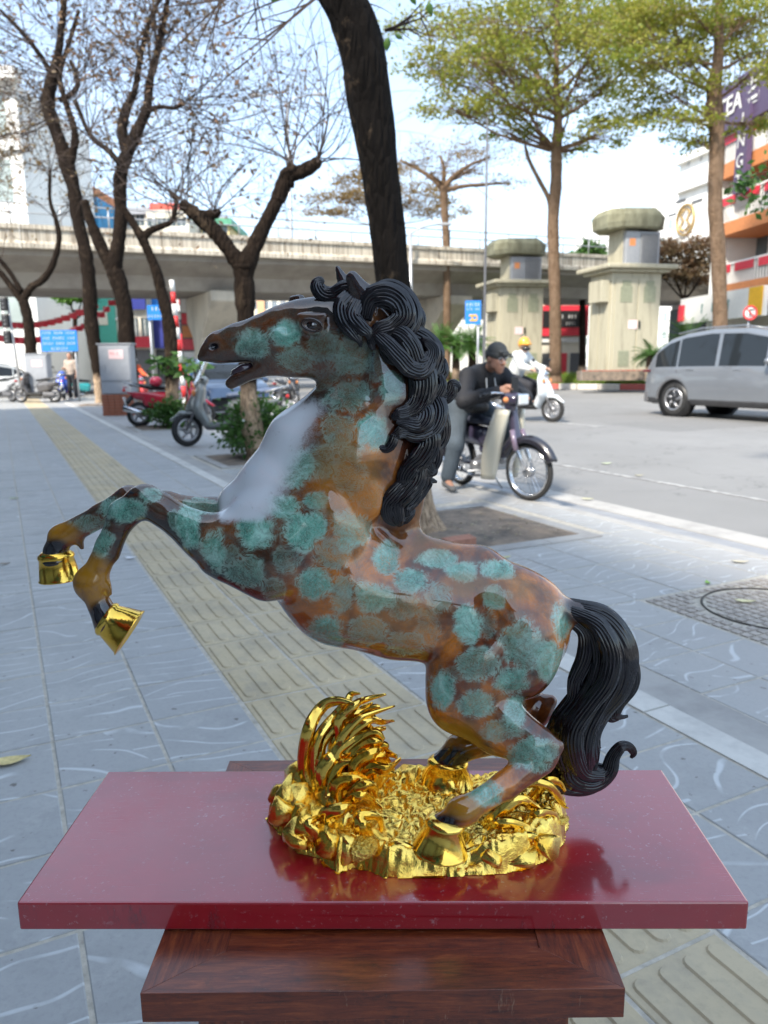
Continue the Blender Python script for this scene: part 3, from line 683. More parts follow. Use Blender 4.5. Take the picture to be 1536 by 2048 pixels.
# row of colourful shopfronts past the pier
xs_ = [262, 306, 340, 372, 404, 470]; lab = ['narrow shop with a dark window and red trim beneath the flyover', 'shop with a vertical dark blue sign behind the striped pole', 'orange and white shop stacked with red signs by the flyover pier', 'white and orange shopfront just left of the flyover pier', 'grey shophouse hidden behind the flyover pier']
for i in range(5):
    t, W, h = box_building('shophouse', lab[i], xs_[i], xs_[i + 1] - 2, (520, 508, 516, 500, 506)[i], 52 + i, 9, [M_cream, M_whitew, M_cream, M_whitew, M_cream][i], 3, 2, W * .3 if 0 else .8, 1.3, 3.2, 2.6)
    t['group'] = 'shophouses beneath the flyover'
    sg = [(M_redsign, 2.9, .7), (M_blued, 3.6, 2.2), (M_redsign, 3.0, 1.0), (M_orange, 3.1, 1.1), (M_redsign, 2.8, .6)][i]
    s_ = B((W / 2, -.25, sg[1]), (W * .96, .3, sg[2])).build('signboard', sg[0], t)
    B((W / 2, -.3, 5.6), (W * .8, .2, 1.2)).build('upper_sign', [M_blued, M_blue, M_white, M_redsign, M_white][i], t)
    B((W / 2, -.05, 1.25), (W * .85, .1, 2.3)).build('shutter', M_greyd, t)
    if i in (2, 3): dashes('XXXX', .5, M_white if i == 3 else M_red, t, (W / 2, -.41, 5.6))
# big red shop sign tower left of the pier (vertical stack of signs)
p = at(365, 640, 44); t = thing('sign_stack', 'tall stack of red white and yellow shop signs beside the flyover pier', 'sign', (p.x, p.y, GZ))
B((.9, 0, 3.1), (1.9, .25, 6.2)).build('backing', M_greyd, t)
for q, (z, hh, mt) in enumerate([(5.5, .8, M_redsign), (4.65, .8, M_white), (3.9, .6, M_redsign), (3.2, .65, M_orange), (2.5, .6, M_redsign), (1.7, .8, M_white)]):
    B((.8, -.16, z), (1.6, .1, hh)).build('sign_panel', mt, t)
B((1.78, -.16, 4.8), (.32, .1, 2.0)).build('yellow_strip', M_yel, t)
dashes('XXXX', .5, M_white, t, (.8, -.22, 5.5)); text('生', .62, M_black, t, (.8, -.22, 4.65), (rad(90), 0, 0)); dashes('XXXX', .4, M_white, t, (.8, -.22, 3.9)); dashes('XXXXX', .35, M_red, t, (.8, -.22, 1.7))
# apartment block seen under the viaduct, between the trunks
t, W, h = box_building('apartment_block', 'cream and orange apartment block with many small windows under the flyover', 496, 742, 536, 105, 10, M_cream, 7, 13, .75, 1.1, 1.6, 1.75, None, simple('apt_glass', (.16, .2, .24), .2))
for q in (2.0, 6.9, 11.6): B((q, -.12, h / 2), (1.0, .22, h)).build('orange_pilaster', simple('pale_orange_wall', (.62, .36, .20), .8), t)
B((W * .3, 3, h + 1.2), (5, 6, 2.4)).build('roof_tower', M_orange, t)
# right of the left tower: red billboard shops under the flyover end
p = at(1078, 700, 62); p1 = at(1172, 700, 62); W = p1.x - p.x
t = thing('red_billboard_shop', 'shop with red framed black billboard and white lettering between the two towers', 'shop', (p.x, 62, GZ)); z_ = lambda y: at(1120, y, 62).z - GZ
B((W / 2, 3, z_(565) / 2), (W, 6, z_(565))).build('wall', M_cream, t)
B((W / 2, -.2, (z_(612) + z_(672)) / 2), (W, .4, z_(612) - z_(672))).build('billboard_frame', M_redsign, t); B((W * .46, -.44, (z_(622) + z_(655)) / 2), (W * .84, .06, z_(622) - z_(655))).build('billboard', M_black, t)
dashes('XXXXX XXX', .42, M_white, t, (W * .46, -.48, z_(634))); dashes('X XXX XXXX', .36, M_white, t, (W * .46, -.48, z_(648)))
B((W / 2, -.15, z_(592)), (W * .9, .3, z_(582) - z_(602))).build('upper_sign', M_blued, t); B((W * .2, -.2, z_(590)), (W * .25, .3, 1.3)).build('orange_sign', M_orange, t)
B((W / 2, -.1, z_(680)), (W * .96, .2, .35)).build('white_fascia', M_white, t)
for q in range(3): B((W * (.18 + .3 * q), -.05, 1.0), (W * .22, .1, 2.0)).build('shop_door', M_greyd if q != 1 else M_redsign, t)
t, W, h = box_building('yellow_arch_shop', 'white and yellow shop glimpsed left of the first tower under the flyover', 895, 975, 560, 62, 8, M_whitew, 2, 3, .8, 1.3, 2.2, 2.4, M_yel)
# distant white towers at the right
def far_tower(px0, px1, pyt, Y, label, mat=M_whitew):
    p0 = at(px0, 700, Y); p1 = at(px1, 700, Y); W = p1.x - p0.x; h = at(px0, pyt, Y).z - GZ
    t = thing('apartment_tower', label, 'building', (p0.x, Y, GZ), 0, 'distant white towers'); n = max(3, int(W / 5)); rws = int((h - 4) / 3.6)
    B((W / 2, W / 3, h / 2), (W, W * .66, h)).build('wall', mat, t); g = MB()
    wd = W / n * .5; fr = None
    for r_ in range(rws):
        if h - (3 + r_ * 3.6) > 75: continue
        for c in range(n):
            if fr is None:
                o = B((0, 0, 0), (wd, .16, 1.7)).build('window', M_glassl, t); fr = o.data
            else: o = link(bpy.data.objects.new('window', fr), t)
            o.location = (W * (c + .5) / n, -.02, 3 + r_ * 3.6)
    for q in (0, n): B((W * q / n, -.15, h / 2), (.5, .5, h)).build('corner_pier', mat, t)
    B((W / 2, W / 3, h + 1), (W * .5, W * .3, 2.5)).build('roof_room', mat, t)
far_tower(1148, 1192, 462, 210, 'small hazy white tower just left of the right hand kiosk tower'); far_tower(1186, 1243, 420, 190, 'white tower rising behind the mossy cap of the right kiosk')
far_tower(1300, 1352, 375, 160, 'white balconied tower beside the white building with emblem', M_whitew)
# white building with the round gold emblem; facade turned like the street's far side
def side_building(px0, Y0_, px1, Y1_, name, label, pytop, mat, depth=14):
    a = at(px0, 700, Y0_); b = at(px1, 700, Y1_); a.z = b.z = 0; d = b - a; ang = math.atan2(d.y, d.x); W = d.length
    h = at(px0, pytop, Y0_).z - GZ; return thing(name, label, 'building', (a.x, a.y, GZ), ang), W, h, a, d.normalized()
t, W, h, a_, d_ = side_building(1338, 60, 1500, 51, 'white_emblem_building', 'white corner building with a round gold emblem high on its wall', 330, M_whitew)
B((W / 2, 7, h / 2), (W, 14, h)).build('wall', M_whitew, t)
def up(px, py, t, yoff=0.0):                                     # local x, z on a thing's front plane for a pixel
    n = Vector((-math.sin(t.rotation_euler[2]), math.cos(t.rotation_euler[2]), 0)); d = ray(px, py); o = Vector(t.location); k = ((o - CAM).dot(n) + yoff) / d.dot(n); P = CAM + d * k
    ax = Vector((math.cos(t.rotation_euler[2]), math.sin(t.rotation_euler[2]), 0)); return (P - o).dot(ax), P.z - o.z
B((W / 2, -.15, up(1350, 385, t)[1]), (W, .5, .5)).build('cornice', M_white, t); B((W / 2, 6.9, h + .2), (W + .4, 14.6, .5)).build('roof_slab', M_whitew, t)
ex, ez = up(1373, 440, t); em = MB(); em.torus((ex, -.12, ez), 1.05, .09, Matrix.Rotation(rad(90), 3, 'X'), 32, 8); eo = em.build('emblem_ring', simple('aged_gold', (.45, .30, .12), .4, .6), t)
for sx in (-1, 1):
    mb = MB(); mb.tube([(ex + sx * .12, -.14, ez + .75), (ex + sx * .62, -.14, ez + .45), (ex + sx * .2, -.14, ez), (ex + sx * .62, -.14, ez - .45), (ex + sx * .12, -.14, ez - .75)], .09, 6); mb.build('emblem_scroll', MATS['aged_gold'], t)
for (q, w_) in ((1362, 1.2), (1395, 1.2), (1345, 1.0)): x_, z__ = up(q, 402 if q > 1350 else 430, t); B((x_, -.03, z__), (w_, .06, .18)).build('wall_vent', M_greyd, t)
x_, z__ = up(1376, 578, t); sg = B((x_, -.35, z__), (4.6, .5, 1.7)).build('oval_sign', M_white, t, bevel=.4); text('THE BL', .9, simple('brown_letter', (.25, .12, .05), .5), t, (x_, -.62, z__), (rad(90), 0, 0))
for q in range(5):
    x_, z__ = up(1350 + q * 17, 628, t); B((x_, -.04, z__ - 1), (1.1, .08, 2.6)).build('shop_window', M_glass, t)
for q in range(4): MB().tube([(1.0 + q * 1.5, -.05, h - .3), (1.6 + q * 1.5, -.25, h + .3)], .05, 6).build('bracket', M_steel, t)
mb = MB()
for q in range(6): mb.box((-1.2, 2 + q * .1, h - 1 - q * .85), (1.3, .12, .3), .3)
mb.build('balcony_slats', M_grey, t)
# café building with three orange balconies
t, W, h, a_, d_ = side_building(1430, 39, 1640, 31, 'balcony_cafe', 'tall café building with three orange-edged balconies at the right edge', 190, M_whitew)
B((W / 2, 8.6, h / 2), (W, 14, h)).build('wall', M_whitew, t)
xl, _ = up(1440, 400, t); rail_t = [(288, 345), (405, 460), (535, 580)]; slabs = [(338, 368), (452, 478), (572, 600)]
for q, ((r0_, r1_), (s0, s1)) in enumerate(zip(rail_t, slabs)):
    zt = up(1450, s0 - 8 + 10, t)[1]; zt0 = up(1450, s1, t)[1]; sb = B((W / 2 + .2, .55, (zt + zt0) / 2), (W - .6, 2.3, abs(zt - zt0))).build('balcony_slab', M_orange, t)
    mb = MB(); hb = up(1450, r0_, t)[1] - zt
    for i in range(int(W / .22)): mb.box((.6 + i * .22, -.55, zt + hb / 2), (.06, .05, hb))
    tag(mb.build('balusters', M_white, t), kind='stuff'); B((W / 2 + .2, -.55, zt + hb), (W - .6, .1, .1)).build('handrail', M_white, t)
    for i in range(5):
        bn = B((1.2 + i * 1.9, -.62, zt + hb - .22), (1.5, .03, .36)).build('red_bunting', M_redsign, t)
    zc0 = zt; hc = 2.3
    B((W / 2, 1.55, zt + 1.25), (W * .96, .08, 2.4)).build('glazing', M_glass, t)
    for i in range(4): B((1.6 + i * 2.6, 1.47, zt + 1.25), (.18, .1, 2.5)).build('mullion', M_white, t)
    dr = B((3.9, 1.44, zt + 1.1), (1.0, .12, 2.2)).build('door', M_orange, t); MB().sphere((3.9, 1.36, zt + 1.35), (.28, .04, .5), 16, 8).build('door_light', M_glass, dr)
B((W - 2.2, -.3, h / 2), (.7, .5, h)).build('corner_pilaster', M_whitew, t); B((.2, .55, h / 2), (.4, 2.2, h)).build('end_pilaster', M_whitew, t)
xm, zm = up(1490, 218, t); B((W / 2, -.7, zm), (W, .35, 2.1)).build('sign_fascia', simple('plum_fascia', (.09, .06, .12), .5), t)
text('NG TEA 茗', 1.15, M_white, t, (up(1490, 218, t)[0], -.92, zm), (rad(90), 0, 0), bold=.02)
mb = MB(); zr = h - .2
for i in range(int(W / .45)): mb.tube([(i * .45, -.5, zm + 1.05), (i * .45, -.5, zm + 2.6), (i * .45 + .1, -.3, zm + 2.85)], .03, 5)
mb.tube([(0, -.5, zm + 2.0), (W, -.5, zm + 2.0)], .04, 5); mb.build('roof_railing', M_greyd, t)
xv, zv = up(1526, 300, t); B((xv, -.9, zv), (.9, .25, 3.6)).build('vertical_sign', MATS['plum_fascia'], t)
for q, ch in enumerate('ING T'.replace(' ', '')): text(ch, .85, M_white, t, (xv, -1.06, zv + 1.2 - q * .85), (rad(90), 0, 0))
xg, zg = up(1480, 613, t); B((xg, -1.0, zg), (W * .9, .3, 1.25)).build('ground_sign', M_white, t); dashes('X XXXX', .8, simple('teal_letter', (.1, .25, .25), .5), t, (up(1478, 612, t)[0], -1.17, zg))
B((xg + 3.2, -1.18, zg), (1.0, .06, 1.2)).build('orange_square', M_yel, t); xo = up(1408, 612, t)[0]; B((xo, -1.2, zg - .1), (.5, .1, .8)).build('red_square', M_redsign, t)
# shop row behind the camera on the near side of the pavement: it shades the pavement and shows in the statue's gloss
t = thing('near_shop_row', 'plain shop row along the near side of the pavement, outside the picture', 'building', tuple(st(-14, -3.3, 0)), TH)
B((-3, 17.5, 3.9), (6, 35, 7.8)).build('wall', simple('dark_shop_wall', (.045, .04, .036), .7, scale=1, kind='World'), t)
for q in range(9): B((.05, 2 + q * 3.8, 1.35), (.1, 3.0, 2.5)).build('shopfront_glass', M_glass, t)
for q in range(9): B((.6, 2 + q * 3.8, 3.1), (1.2, 3.4, .1)).build('awning', M_redw if q % 2 else M_blw, t)

# ------------------------------------------------------------------ median island, kiosk towers
isl = [(883, 772), (1000, 776), (1150, 779), (1296, 780), (1420, 783), (1700, 790)]
front = []
for x, y in isl:
    p = onz(x, y, GZ); front.append(Vector((p.x, p.y, 0)))
back = [p + Vector((1.5, 9.5, 0)) for p in front]
ring = front + back[::-1]
mb = MB(); n = len(front); zi = .08
V = [(p.x, p.y, GZ) for p in ring] + [(p.x, p.y, zi) for p in ring]; m = len(ring)
mb.add(V, [(i, (i + 1) % m, m + (i + 1) % m, m + i) for i in range(m)] + [tuple(range(m, 2 * m))]); isl_o = mb.build('median_island', M_soil); tag(isl_o, kind='structure')
bank = MB(); Vb = []
for p in front: Vb += [(p.x, p.y + .2, zi + .003), (p.x + .2, p.y + 1.15, .42), (p.x + 1.5, p.y + 9.3, .42)]
bank.add(Vb, [(i * 3 + j, i * 3 + 3 + j, i * 3 + 4 + j, i * 3 + 1 + j) for i in range(n - 1) for j in (0, 1)]).build('planted_bank', simple('mossy_soil', (.10, .13, .04), .95, scale=8, kind='World'), isl_o)
zi = .42
# kerb stones painted in turn red and white
def polyline_walk(P, step):
    out = [P[0]]; acc = 0
    for a, b in zip(P[:-1], P[1:]):
        L = (b - a).length; s = step - acc
        while s < L: out.append(a + (b - a) * (s / L)); s += step
        acc = L - (s - step)
    return out
kk = polyline_walk(front, 1.0)
M_kw = stained('kerb_white_paint', (.62, .58, .52), (.4, .36, .32), .7, (1, 1, 1), 3, .5, .8, kind='World'); M_kr = stained('kerb_red_paint', (.50, .10, .08), (.3, .12, .1), .7, (1, 1, 1), 3, .5, .8, kind='World')
mk = thing('median_kerb', 'long median kerb of stones painted red and white by turns', 'kerb', tuple(kk[0]))
for i, (a, b) in enumerate(zip(kk[:-1], kk[1:])):
    d = b - a; c = (a + b) / 2 + Vector((0, -.12, (GZ + .14) / 2)); red = (i % 5) in (2, 3) if i > 2 else False
    B(c - kk[0], (d.length - .02, .26, .28), math.atan2(d.y, d.x)).build('kerb_stone', M_kr if red else M_kw, mk, bevel=.03)
def grass_field(name, pts, hgt, seedv, mat=M_grass, label=None):
    r = np.random.RandomState(seedv); n = len(pts); a = r.uniform(0, 6.28, n); w = .035; h = hgt * r.uniform(.5, 1.2, n); dx, dy = np.cos(a), np.sin(a); lx, ly = r.normal(size=n) * h * .3, r.normal(size=n) * h * .3
    V = np.stack([pts + np.stack([-dx * w, -dy * w, 0 * a], 1), pts + np.stack([dx * w, dy * w, 0 * a], 1), pts + np.stack([lx, ly, h], 1)], 1).reshape(-1, 3)
    o = arr_mesh(name, V, np.arange(3 * n).reshape(n, 3), mat, None, False); tag(o, kind='stuff'); return o
gpts = []
for _ in range(16000):
    i = rng.randrange(len(front) - 1); f_ = front[i].lerp(front[i + 1], rng.random()); g_ = abs(rng.gauss(0, 1)) * .6 + .22; gpts.append((f_.x + g_ * .15, f_.y + g_, .08 + .36 * min(1, max(0, g_ - .2)) - .03))
grass_field('median_grass', np.array(gpts), .30, 5)
def kiosk(pxl, pxr, Yk, rotz, label, base=False):
    xc = (pxl + pxr) / 2; p = at(xc, 700, Yk); s = 1.0; u_ = mpp(Yk)
    t = thing('kiosk_tower', label, 'kiosk tower', (p.x, Yk, zi), rotz, 'kiosk substation towers')
    def z(py): return at(xc, py, Yk).z - zi
    return t, u_, z
def kiosk_parts(t, Wf, D, zc_, z_tr0, z_tr1, z_cap0, z_cap1, tw, side):
    # body with recessed joints, flared cornice, transformer and mossy cap
    B((0, 0, zc_ / 2), (Wf, D, zc_)).build('body', M_tower, t, bevel=.03)
    B((0, 0, zc_ + .06), (Wf + .5, D + .5, .12)).build('cornice_lower', M_tower, t, bevel=.03); B((0, 0, zc_ + .22), (Wf + .95, D + .95, .19)).build('cornice', M_tower, t, bevel=.05)
    for i, cx in enumerate((-Wf * .22, Wf * .26)):
        d = B((cx, -D / 2 - .02, zc_ * .5), (Wf * .44, .05, zc_ * .90)).build('door', M_tower, t, bevel=.012)
        for (zz, hh, ww) in ((.90, .05, .17), (.80, .15, .24), (.20, .15, .22)):
            g = MB(); 
            for q in range(6): g.box((cx, -D / 2 - .055, zc_ * zz - zc_ * hh / 2 + zc_ * hh * (q + .5) / 6), (Wf * ww, .03, zc_ * hh / 9))
            g.box((cx, -D / 2 - .047, zc_ * zz), (Wf * ww, .01, zc_ * hh)); g.build('louvre', simple('louvre_green', (.28, .29, .2), .7), d)
    hd = B((Wf * .07, -D / 2 - .08, zc_ * .52), (.05, .06, .32)).build('handle', M_black, t)
    B((-Wf * .06, -D / 2 - .052, zc_ * .52), (.42, .015, .36)).build('notice', simple('pink_notice', (.75, .55, .55), .5), t)
    for i in (-1, 1):
        dd = B((-Wf / 2 - .02, i * D * .22, zc_ * .48), (.05, D * .40, zc_ * .8)).build('side_door', M_tower, t, bevel=.012)
    B((-Wf / 2 - .2, -D * .12, zc_ * .83), (.4, D * .6, zc_ * .2)).build('meter_box', M_tower, t, bevel=.02)
    B((-Wf * .5 + tw * .42, 0, (zc_ + .3 + z_cap0) / 2), (tw * .34, D * .62, z_cap0 - zc_ - .3)).build('column', M_tower, t, bevel=.02)
    B((Wf * .30, D * .2, (zc_ + .3 + z_cap0) / 2), (tw * .3, D * .3, z_cap0 - zc_ - .3)).build('rear_column', M_tower, t)
    trm = simple('transformer_grey', (.30, .305, .315), .45, .2, var=.08)
    tr = B((Wf * .12, -.12, (z_tr0 + z_tr1) / 2), (Wf * .70, D * .74, z_tr1 - z_tr0)).build('transformer', trm, t, bevel=.05)
    for q in range(9): B((Wf * .12 - Wf * .04 + q * Wf * .04, -.12 - D * .36 - .05, (z_tr0 + z_tr1) / 2), (.025, .12, (z_tr1 - z_tr0) * .86)).build('cooling_fin', trm, tr)
    B((Wf * .12 - Wf * .22, -.12 - D * .36 - .012, z_tr1 - .45), (.28, .02, .3)).build('warning_plate', M_orange, tr)
    oc = []; hw, hd_ = Wf * .565, D * .58
    q_ = .24; oc = [(hw, -hd_ + q_ * hw * 1.6), (hw, hd_ - q_ * hw * 1.6), (hw * (1 - q_ * 1.6), hd_), (-hw * (1 - q_ * 1.6), hd_), (-hw, hd_ - q_ * hw * 1.6), (-hw, -hd_ + q_ * hw * 1.6), (-hw * (1 - q_ * 1.6), -hd_), (hw * (1 - q_ * 1.6), -hd_)]
    z0, z1 = z_cap0, z_cap1; mb = MB(); prs = [(.95, z0), (1.02, z0 + .06), (1.05, z0 + (z1 - z0) * .30), (1.06, z0 + (z1 - z0) * .66), (1.0, z0 + (z1 - z0) * .80), (.88, z1)]
    rc = random.Random(5); V = [(x * s + rc.uniform(-.03, .03), y * s + rc.uniform(-.03, .03), z + rc.uniform(-.03, .03)) for s, z in prs for x, y in oc]; F = [(i * 8 + k_, i * 8 + (k_ + 1) % 8, (i + 1) * 8 + (k_ + 1) % 8, (i + 1) * 8 + k_) for i in range(len(prs) - 1) for k_ in range(8)] + [tuple(range(8))[::-1], tuple(range(40, 48))]
    mb.add(V, F).build('cap', M_cap, t)
for (xl, xr, Yk, rz, lb, ys, ftrx) in ((972, 1082, 41, .22, 'nearer-centre kiosk tower with transformer under a mossy cap, left of the bigger one', (577, 566, 517, 514, 482), 0), (1180, 1308, 34, .24, 'taller kiosk tower with grey transformer and mossy cap behind the red brick planter', (550, 540, 468, 464, 424), 0)):
    t, u_, z = kiosk(xl, xr, Yk, rz, lb); Wf = (xr - xl) * u_ * .80
    kiosk_parts(t, Wf, Wf * .8, z(ys[0]), z(ys[1]), z(ys[2]), z(ys[3]), z(ys[4]), Wf, 0)
# red brick planter edge in front of the right tower
p = at(1228, 745, 32.4); t = thing('brick_planter', 'low red brick planter wall under the right kiosk tower', 'planter', (p.x, 32.4, zi), .02)
B((0, .28, .18), (2.78, .8, .40)).build('soil', M_soil, t); pl = B((0, -.05, .2), (2.8, .1, .42)).build('wall', M_mortar, t); bme = None
M_brr = simple('terracotta_brick', (.34, .055, .03), .8, var=.25, scale=12, bump=.2)
for r_ in range(5):
    for c in range(12):
        if bme is None: o_ = B((0, 0, 0), (.215, .1, .072)).build('brick', M_brr, t); bme = o_.data
        else: o_ = link(bpy.data.objects.new('brick', bme), t)
        o_.location = (-1.28 + c * .231 + (.1 if r_ % 2 else 0), -.065, .045 + r_ * .082)

# ------------------------------------------------------------------ poles and signs
def pole(px, pyb, pyt, Y, r_, label, arm=None, mat=M_steel, top=.55, z0=GZ):
    p = at(px, 700, Y); zt = at(px, pyt, Y).z; t = thing('street_lamp' if arm else 'steel_pole', label, 'lamp post' if arm else 'pole', (p.x, Y, z0))
    mb = MB(); mb.tube([(0, 0, 0), (0, 0, .5), (0, 0, (zt - z0) * .5), (0, 0, zt - z0)], [r_ * 1.25, r_, r_ * .85, r_ * top], 10); mb.build('pole', mat, t); B((0, 0, .1), (r_ * 5, r_ * 5, .2)).build('base_plate', mat, t)
    if arm:
        for s in arm:
            mb = MB(); mb.tube([(0, 0, zt - z0 - .1), (s * .5, 0, zt - z0 + .25), (s * 1.5, 0, zt - z0 + .4)], .04, 8); mb.build('arm', mat, t); B((s * 1.8, 0, zt - z0 + .4), (.7, .25, .12)).build('lamp_head', M_grey, t, bevel=.03)
    return t
pole(590, 700, 205, 46, .13, 'tall grey lamp post with two arms rising over the flyover left of the black trunk', (-1, 1))
pole(569, 700, 470, 55, .10, 'shorter grey pole just left of the tall lamp post')
pole(968, 700, 235, 30, .06, 'slim dark steel pole rising in front of the left kiosk tower into the tree', None, M_greyd)
pole(822, 700, 465, 42, .13, 'thick grey pole standing right behind the black trunk at the flyover', (1,))
def board_sign(px0, px1, py0, py1, Y, name, label, mat, lines, posts=(.5,), ls=None, col=M_white, zb=GZ, postmat=M_steel):
    a = at(px0, py1, Y); b = at(px1, py0, Y); W = b.x - a.x; h = b.z - a.z
    t = thing(name, label, 'sign', (a.x + W / 2, Y, zb)); zc2 = (a.z + b.z) / 2 - zb
    pn = B((0, 0, zc2), (W, .05, h)).build('panel', mat, t)
    for q in posts: MB().tube([(W * (q - .5), .06, 0), (W * (q - .5), .06, zc2 + h / 2)], .035, 8).build('post', postmat, t)
    n = len(lines)
    for i, s_ in enumerate(lines):
        if s_: dashes(s_, min(h / n * .8, W / (len(s_) * .66)), col, t, (0, -.030, zc2 + h * (.5 - (i + .5) / n)), .004, i)
    return t, W, h, zc2
board_sign(85, 153, 660, 703, 27, 'information_board', 'blue board with white lines of writing beside the far left tree', M_blue, ['XXXX XXXX XXXX', 'XXX XXXXX XXX', 'XXXXX XXXX XXXX', 'XXXXXXX'], (.1, .9))
board_sign(296, 332, 610, 640, 24, 'street_name_sign', 'small blue street sign on a post behind the striped pole', M_blue, ['XXX', 'XXXXXX'], (.06,))
t, W, h, zc2 = board_sign(930, 962, 601, 649, 26, 'direction_sign', 'blue road sign with yellow arrow on a post left of the kiosk tower', M_blue, ['XXXXX', '', ''], (.85,))
dashes('XXXX XXX', h * .12, M_white, t, (0, -.030, zc2 + h * .14))
B((0, -.035, zc2 - h * .12), (W * .5, .02, h * .07)).build('arrow_bar', M_yel, t); B((-W * .05, -.035, zc2 - h * .22), (W * .08, .02, h * .2)).build('arrow_stem', M_yel, t); B((0, -.035, zc2 - h * .33), (W * .42, .02, h * .07)).build('arrow_foot', M_yel, t); B((W * .25, -.035, zc2 - h * .24), (W * .07, .02, h * .2)).build('arrow_side', M_yel, t)
p = at(1497, 660, 24); t = thing('round_traffic_sign', 'round white sign with a red rim above the silver car roof', 'traffic sign', (p.x, 24, GZ)); zz = at(1497, 626, 24).z - GZ; Rx = Matrix.Rotation(rad(90), 3, 'X')
MB().lathe([(.225, 0), (.225, .03)], (0, 0, zz), 28, Rx).build('disc', M_white, t); MB().torus((0, -.03, zz), .20, .03, Rx, 28, 6).build('red_rim', M_red, t); MB().tube([(0, .05, 0), (0, .05, zz)], .03, 8).build('post', M_steel, t)
B((-.02, -.045, zz + .02), (.035, .02, .2)).build('arrow', M_black, t); B((.04, -.045, zz + .1), (.14, .02, .035)).build('arrow_turn', M_black, t); MB().box((0, -.055, zz), (.38, .015, .035), 0, Matrix.Rotation(rad(45), 3, 'Y')).build('red_bar', M_red, t)
# red and white striped pole on the pavement
p = onz(368, 830, 0); t = thing('striped_pole', 'leaning red and white banded pole between the two whitewashed trees', 'pole', (p.x, 17.0, 0)); pa = at(372, 800, 17.0); pb_ = at(343, 560, 17.0); q0 = Vector((at(372, 800, 17).x, 17, 0)); q1 = at(343, 560, 17.0)
t.location = q0; prev = 0; nb = 12
for i in range(nb):
    a = (q1 - q0) * (i / nb); b = (q1 - q0) * ((i + 1) / nb); MB().tube([a, b], .055, 10).build('band', M_red if i % 2 == 0 else M_white, t)
# traffic light at the far left
p = at(22, 700, 30); t = thing('traffic_light', 'slim traffic light post with dark signal heads at the far left', 'traffic light', (p.x, 30, GZ)); zt = at(22, 600, 30).z - GZ
MB().tube([(.25, 0, 0), (.05, 0, zt)], .05, 8).build('post', M_steel, t)
for q in range(3):
    hd = B((-.05, -.05, zt - .15 - q * .62), (.26, .22, .5)).build('signal_head', M_black, t, bevel=.03)
    for c in range(3): MB().sphere((-.05, -.17, zt - .0 - q * .62 - c * .15), (.05, .02, .05), 10, 6).build('lens', M_greyd, hd)
# grey cabinets on the pavement
def cabinet(px0, px1, pyt, pyb, Y, label, brick=True, zb=0.0):
    a = at(px0, pyt, Y); b = at(px1, pyt, Y); W = b.x - a.x; h = a.z - zb; t = thing('electrical_cabinet', label, 'cabinet', ((a.x + b.x) / 2, Y, zb), .05)
    hb = .52 if brick else .12
    if brick:
        B((0, W * .28, hb / 2), (W * .96, W * .55, hb - .01)).build('plinth', M_mortar, t); bme = None
        for r_ in range(7):
            for c in range(5):
                if bme is None: o_ = B((0, 0, 0), (W / 5 - .01, .09, hb / 7 - .012)).build('brick', M_brick, t); bme = o_.data
                else: o_ = link(bpy.data.objects.new('brick', bme), t)
                o_.location = (-W / 2 + W / 5 * (c + .5), -.01 + (.004 if r_ % 2 else 0), hb * (r_ + .5) / 7)
    B((0, W * .28, hb + (h - hb) / 2), (W, W * .56, h - hb)).build('housing', M_grey, t, bevel=.01); B((0, W * .28, h + .015), (W + .08, W * .62, .03)).build('lid', M_grey, t)
    d = B((0, -.012, hb + (h - hb) * .62), (W * .92, .02, (h - hb) * .68)).build('door', M_grey, t, bevel=.004); B((-W * .34, -.035, hb + (h - hb) * .55), (.03, .03, .12)).build('handle', M_steel, d)
    B((W * .05, -.026, hb + (h - hb) * .80), (W * .46, .006, .22)).build('notice', MATS['pink_notice'], t); dashes('XXXX', .09, M_red, t, (0, -.030, hb + (h - hb) * .82), .002)
    B((0, -.012, hb + (h - hb) * .12), (W * .92, .02, (h - hb) * .2)).build('lower_panel', M_grey, t, bevel=.004)
cabinet(196, 259, 689, 830, 18.9, 'tall grey electrical cabinet on a red brick plinth beside the leaning trunk')
cabinet(48, 92, 709, 765, 26.5, 'small grey cabinet behind the dark scooter at far left', False); 
# strings of little red flags under the flyover, left
def flags(px0, py0, px1, py1, Y, n, sag, label):
    a = at(px0, py0, Y); b = at(px1, py1, Y); t = thing('flag_string', label, 'flags', tuple(a), 0, 'strings of red flags'); mb = MB(); pts = []
    for i in range(n + 1):
        u = i / n; p = a.lerp(b, u); p.z -= sag * 4 * u * (1 - u); pts.append(p - a)
    mb.tube(pts, .012, 4); mb.build('cord', M_white, t); fm = None; s = .42
    for i in range(n):
        p = (pts[i] + pts[i + 1]) / 2
        if fm is None:
            m_ = MB(); m_.add([(-s / 2, 0, 0), (s / 2, 0, 0), (s / 2, .05, -s * .7), (0, .1, -s * .72), (-s / 2, .03, -s * .7)], [(0, 1, 2, 3, 4)]); o_ = m_.build('flag', M_redsign, t); fm = o_.data
        else: o_ = link(bpy.data.objects.new('flag', fm), t)
        o_.location = p; o_.rotation_euler = (rng.uniform(-.3, .3), 0, rng.uniform(-.6, .6))
flags(-10, 640, 195, 600, 40, 14, .5, 'higher string of red flags across the pale shop block at left'); flags(-10, 668, 150, 655, 38, 16, .3, 'lower dense string of red flags at the far left'); flags(140, 655, 250, 560, 45, 10, .6, 'short string of red flags climbing behind the forked trunk')
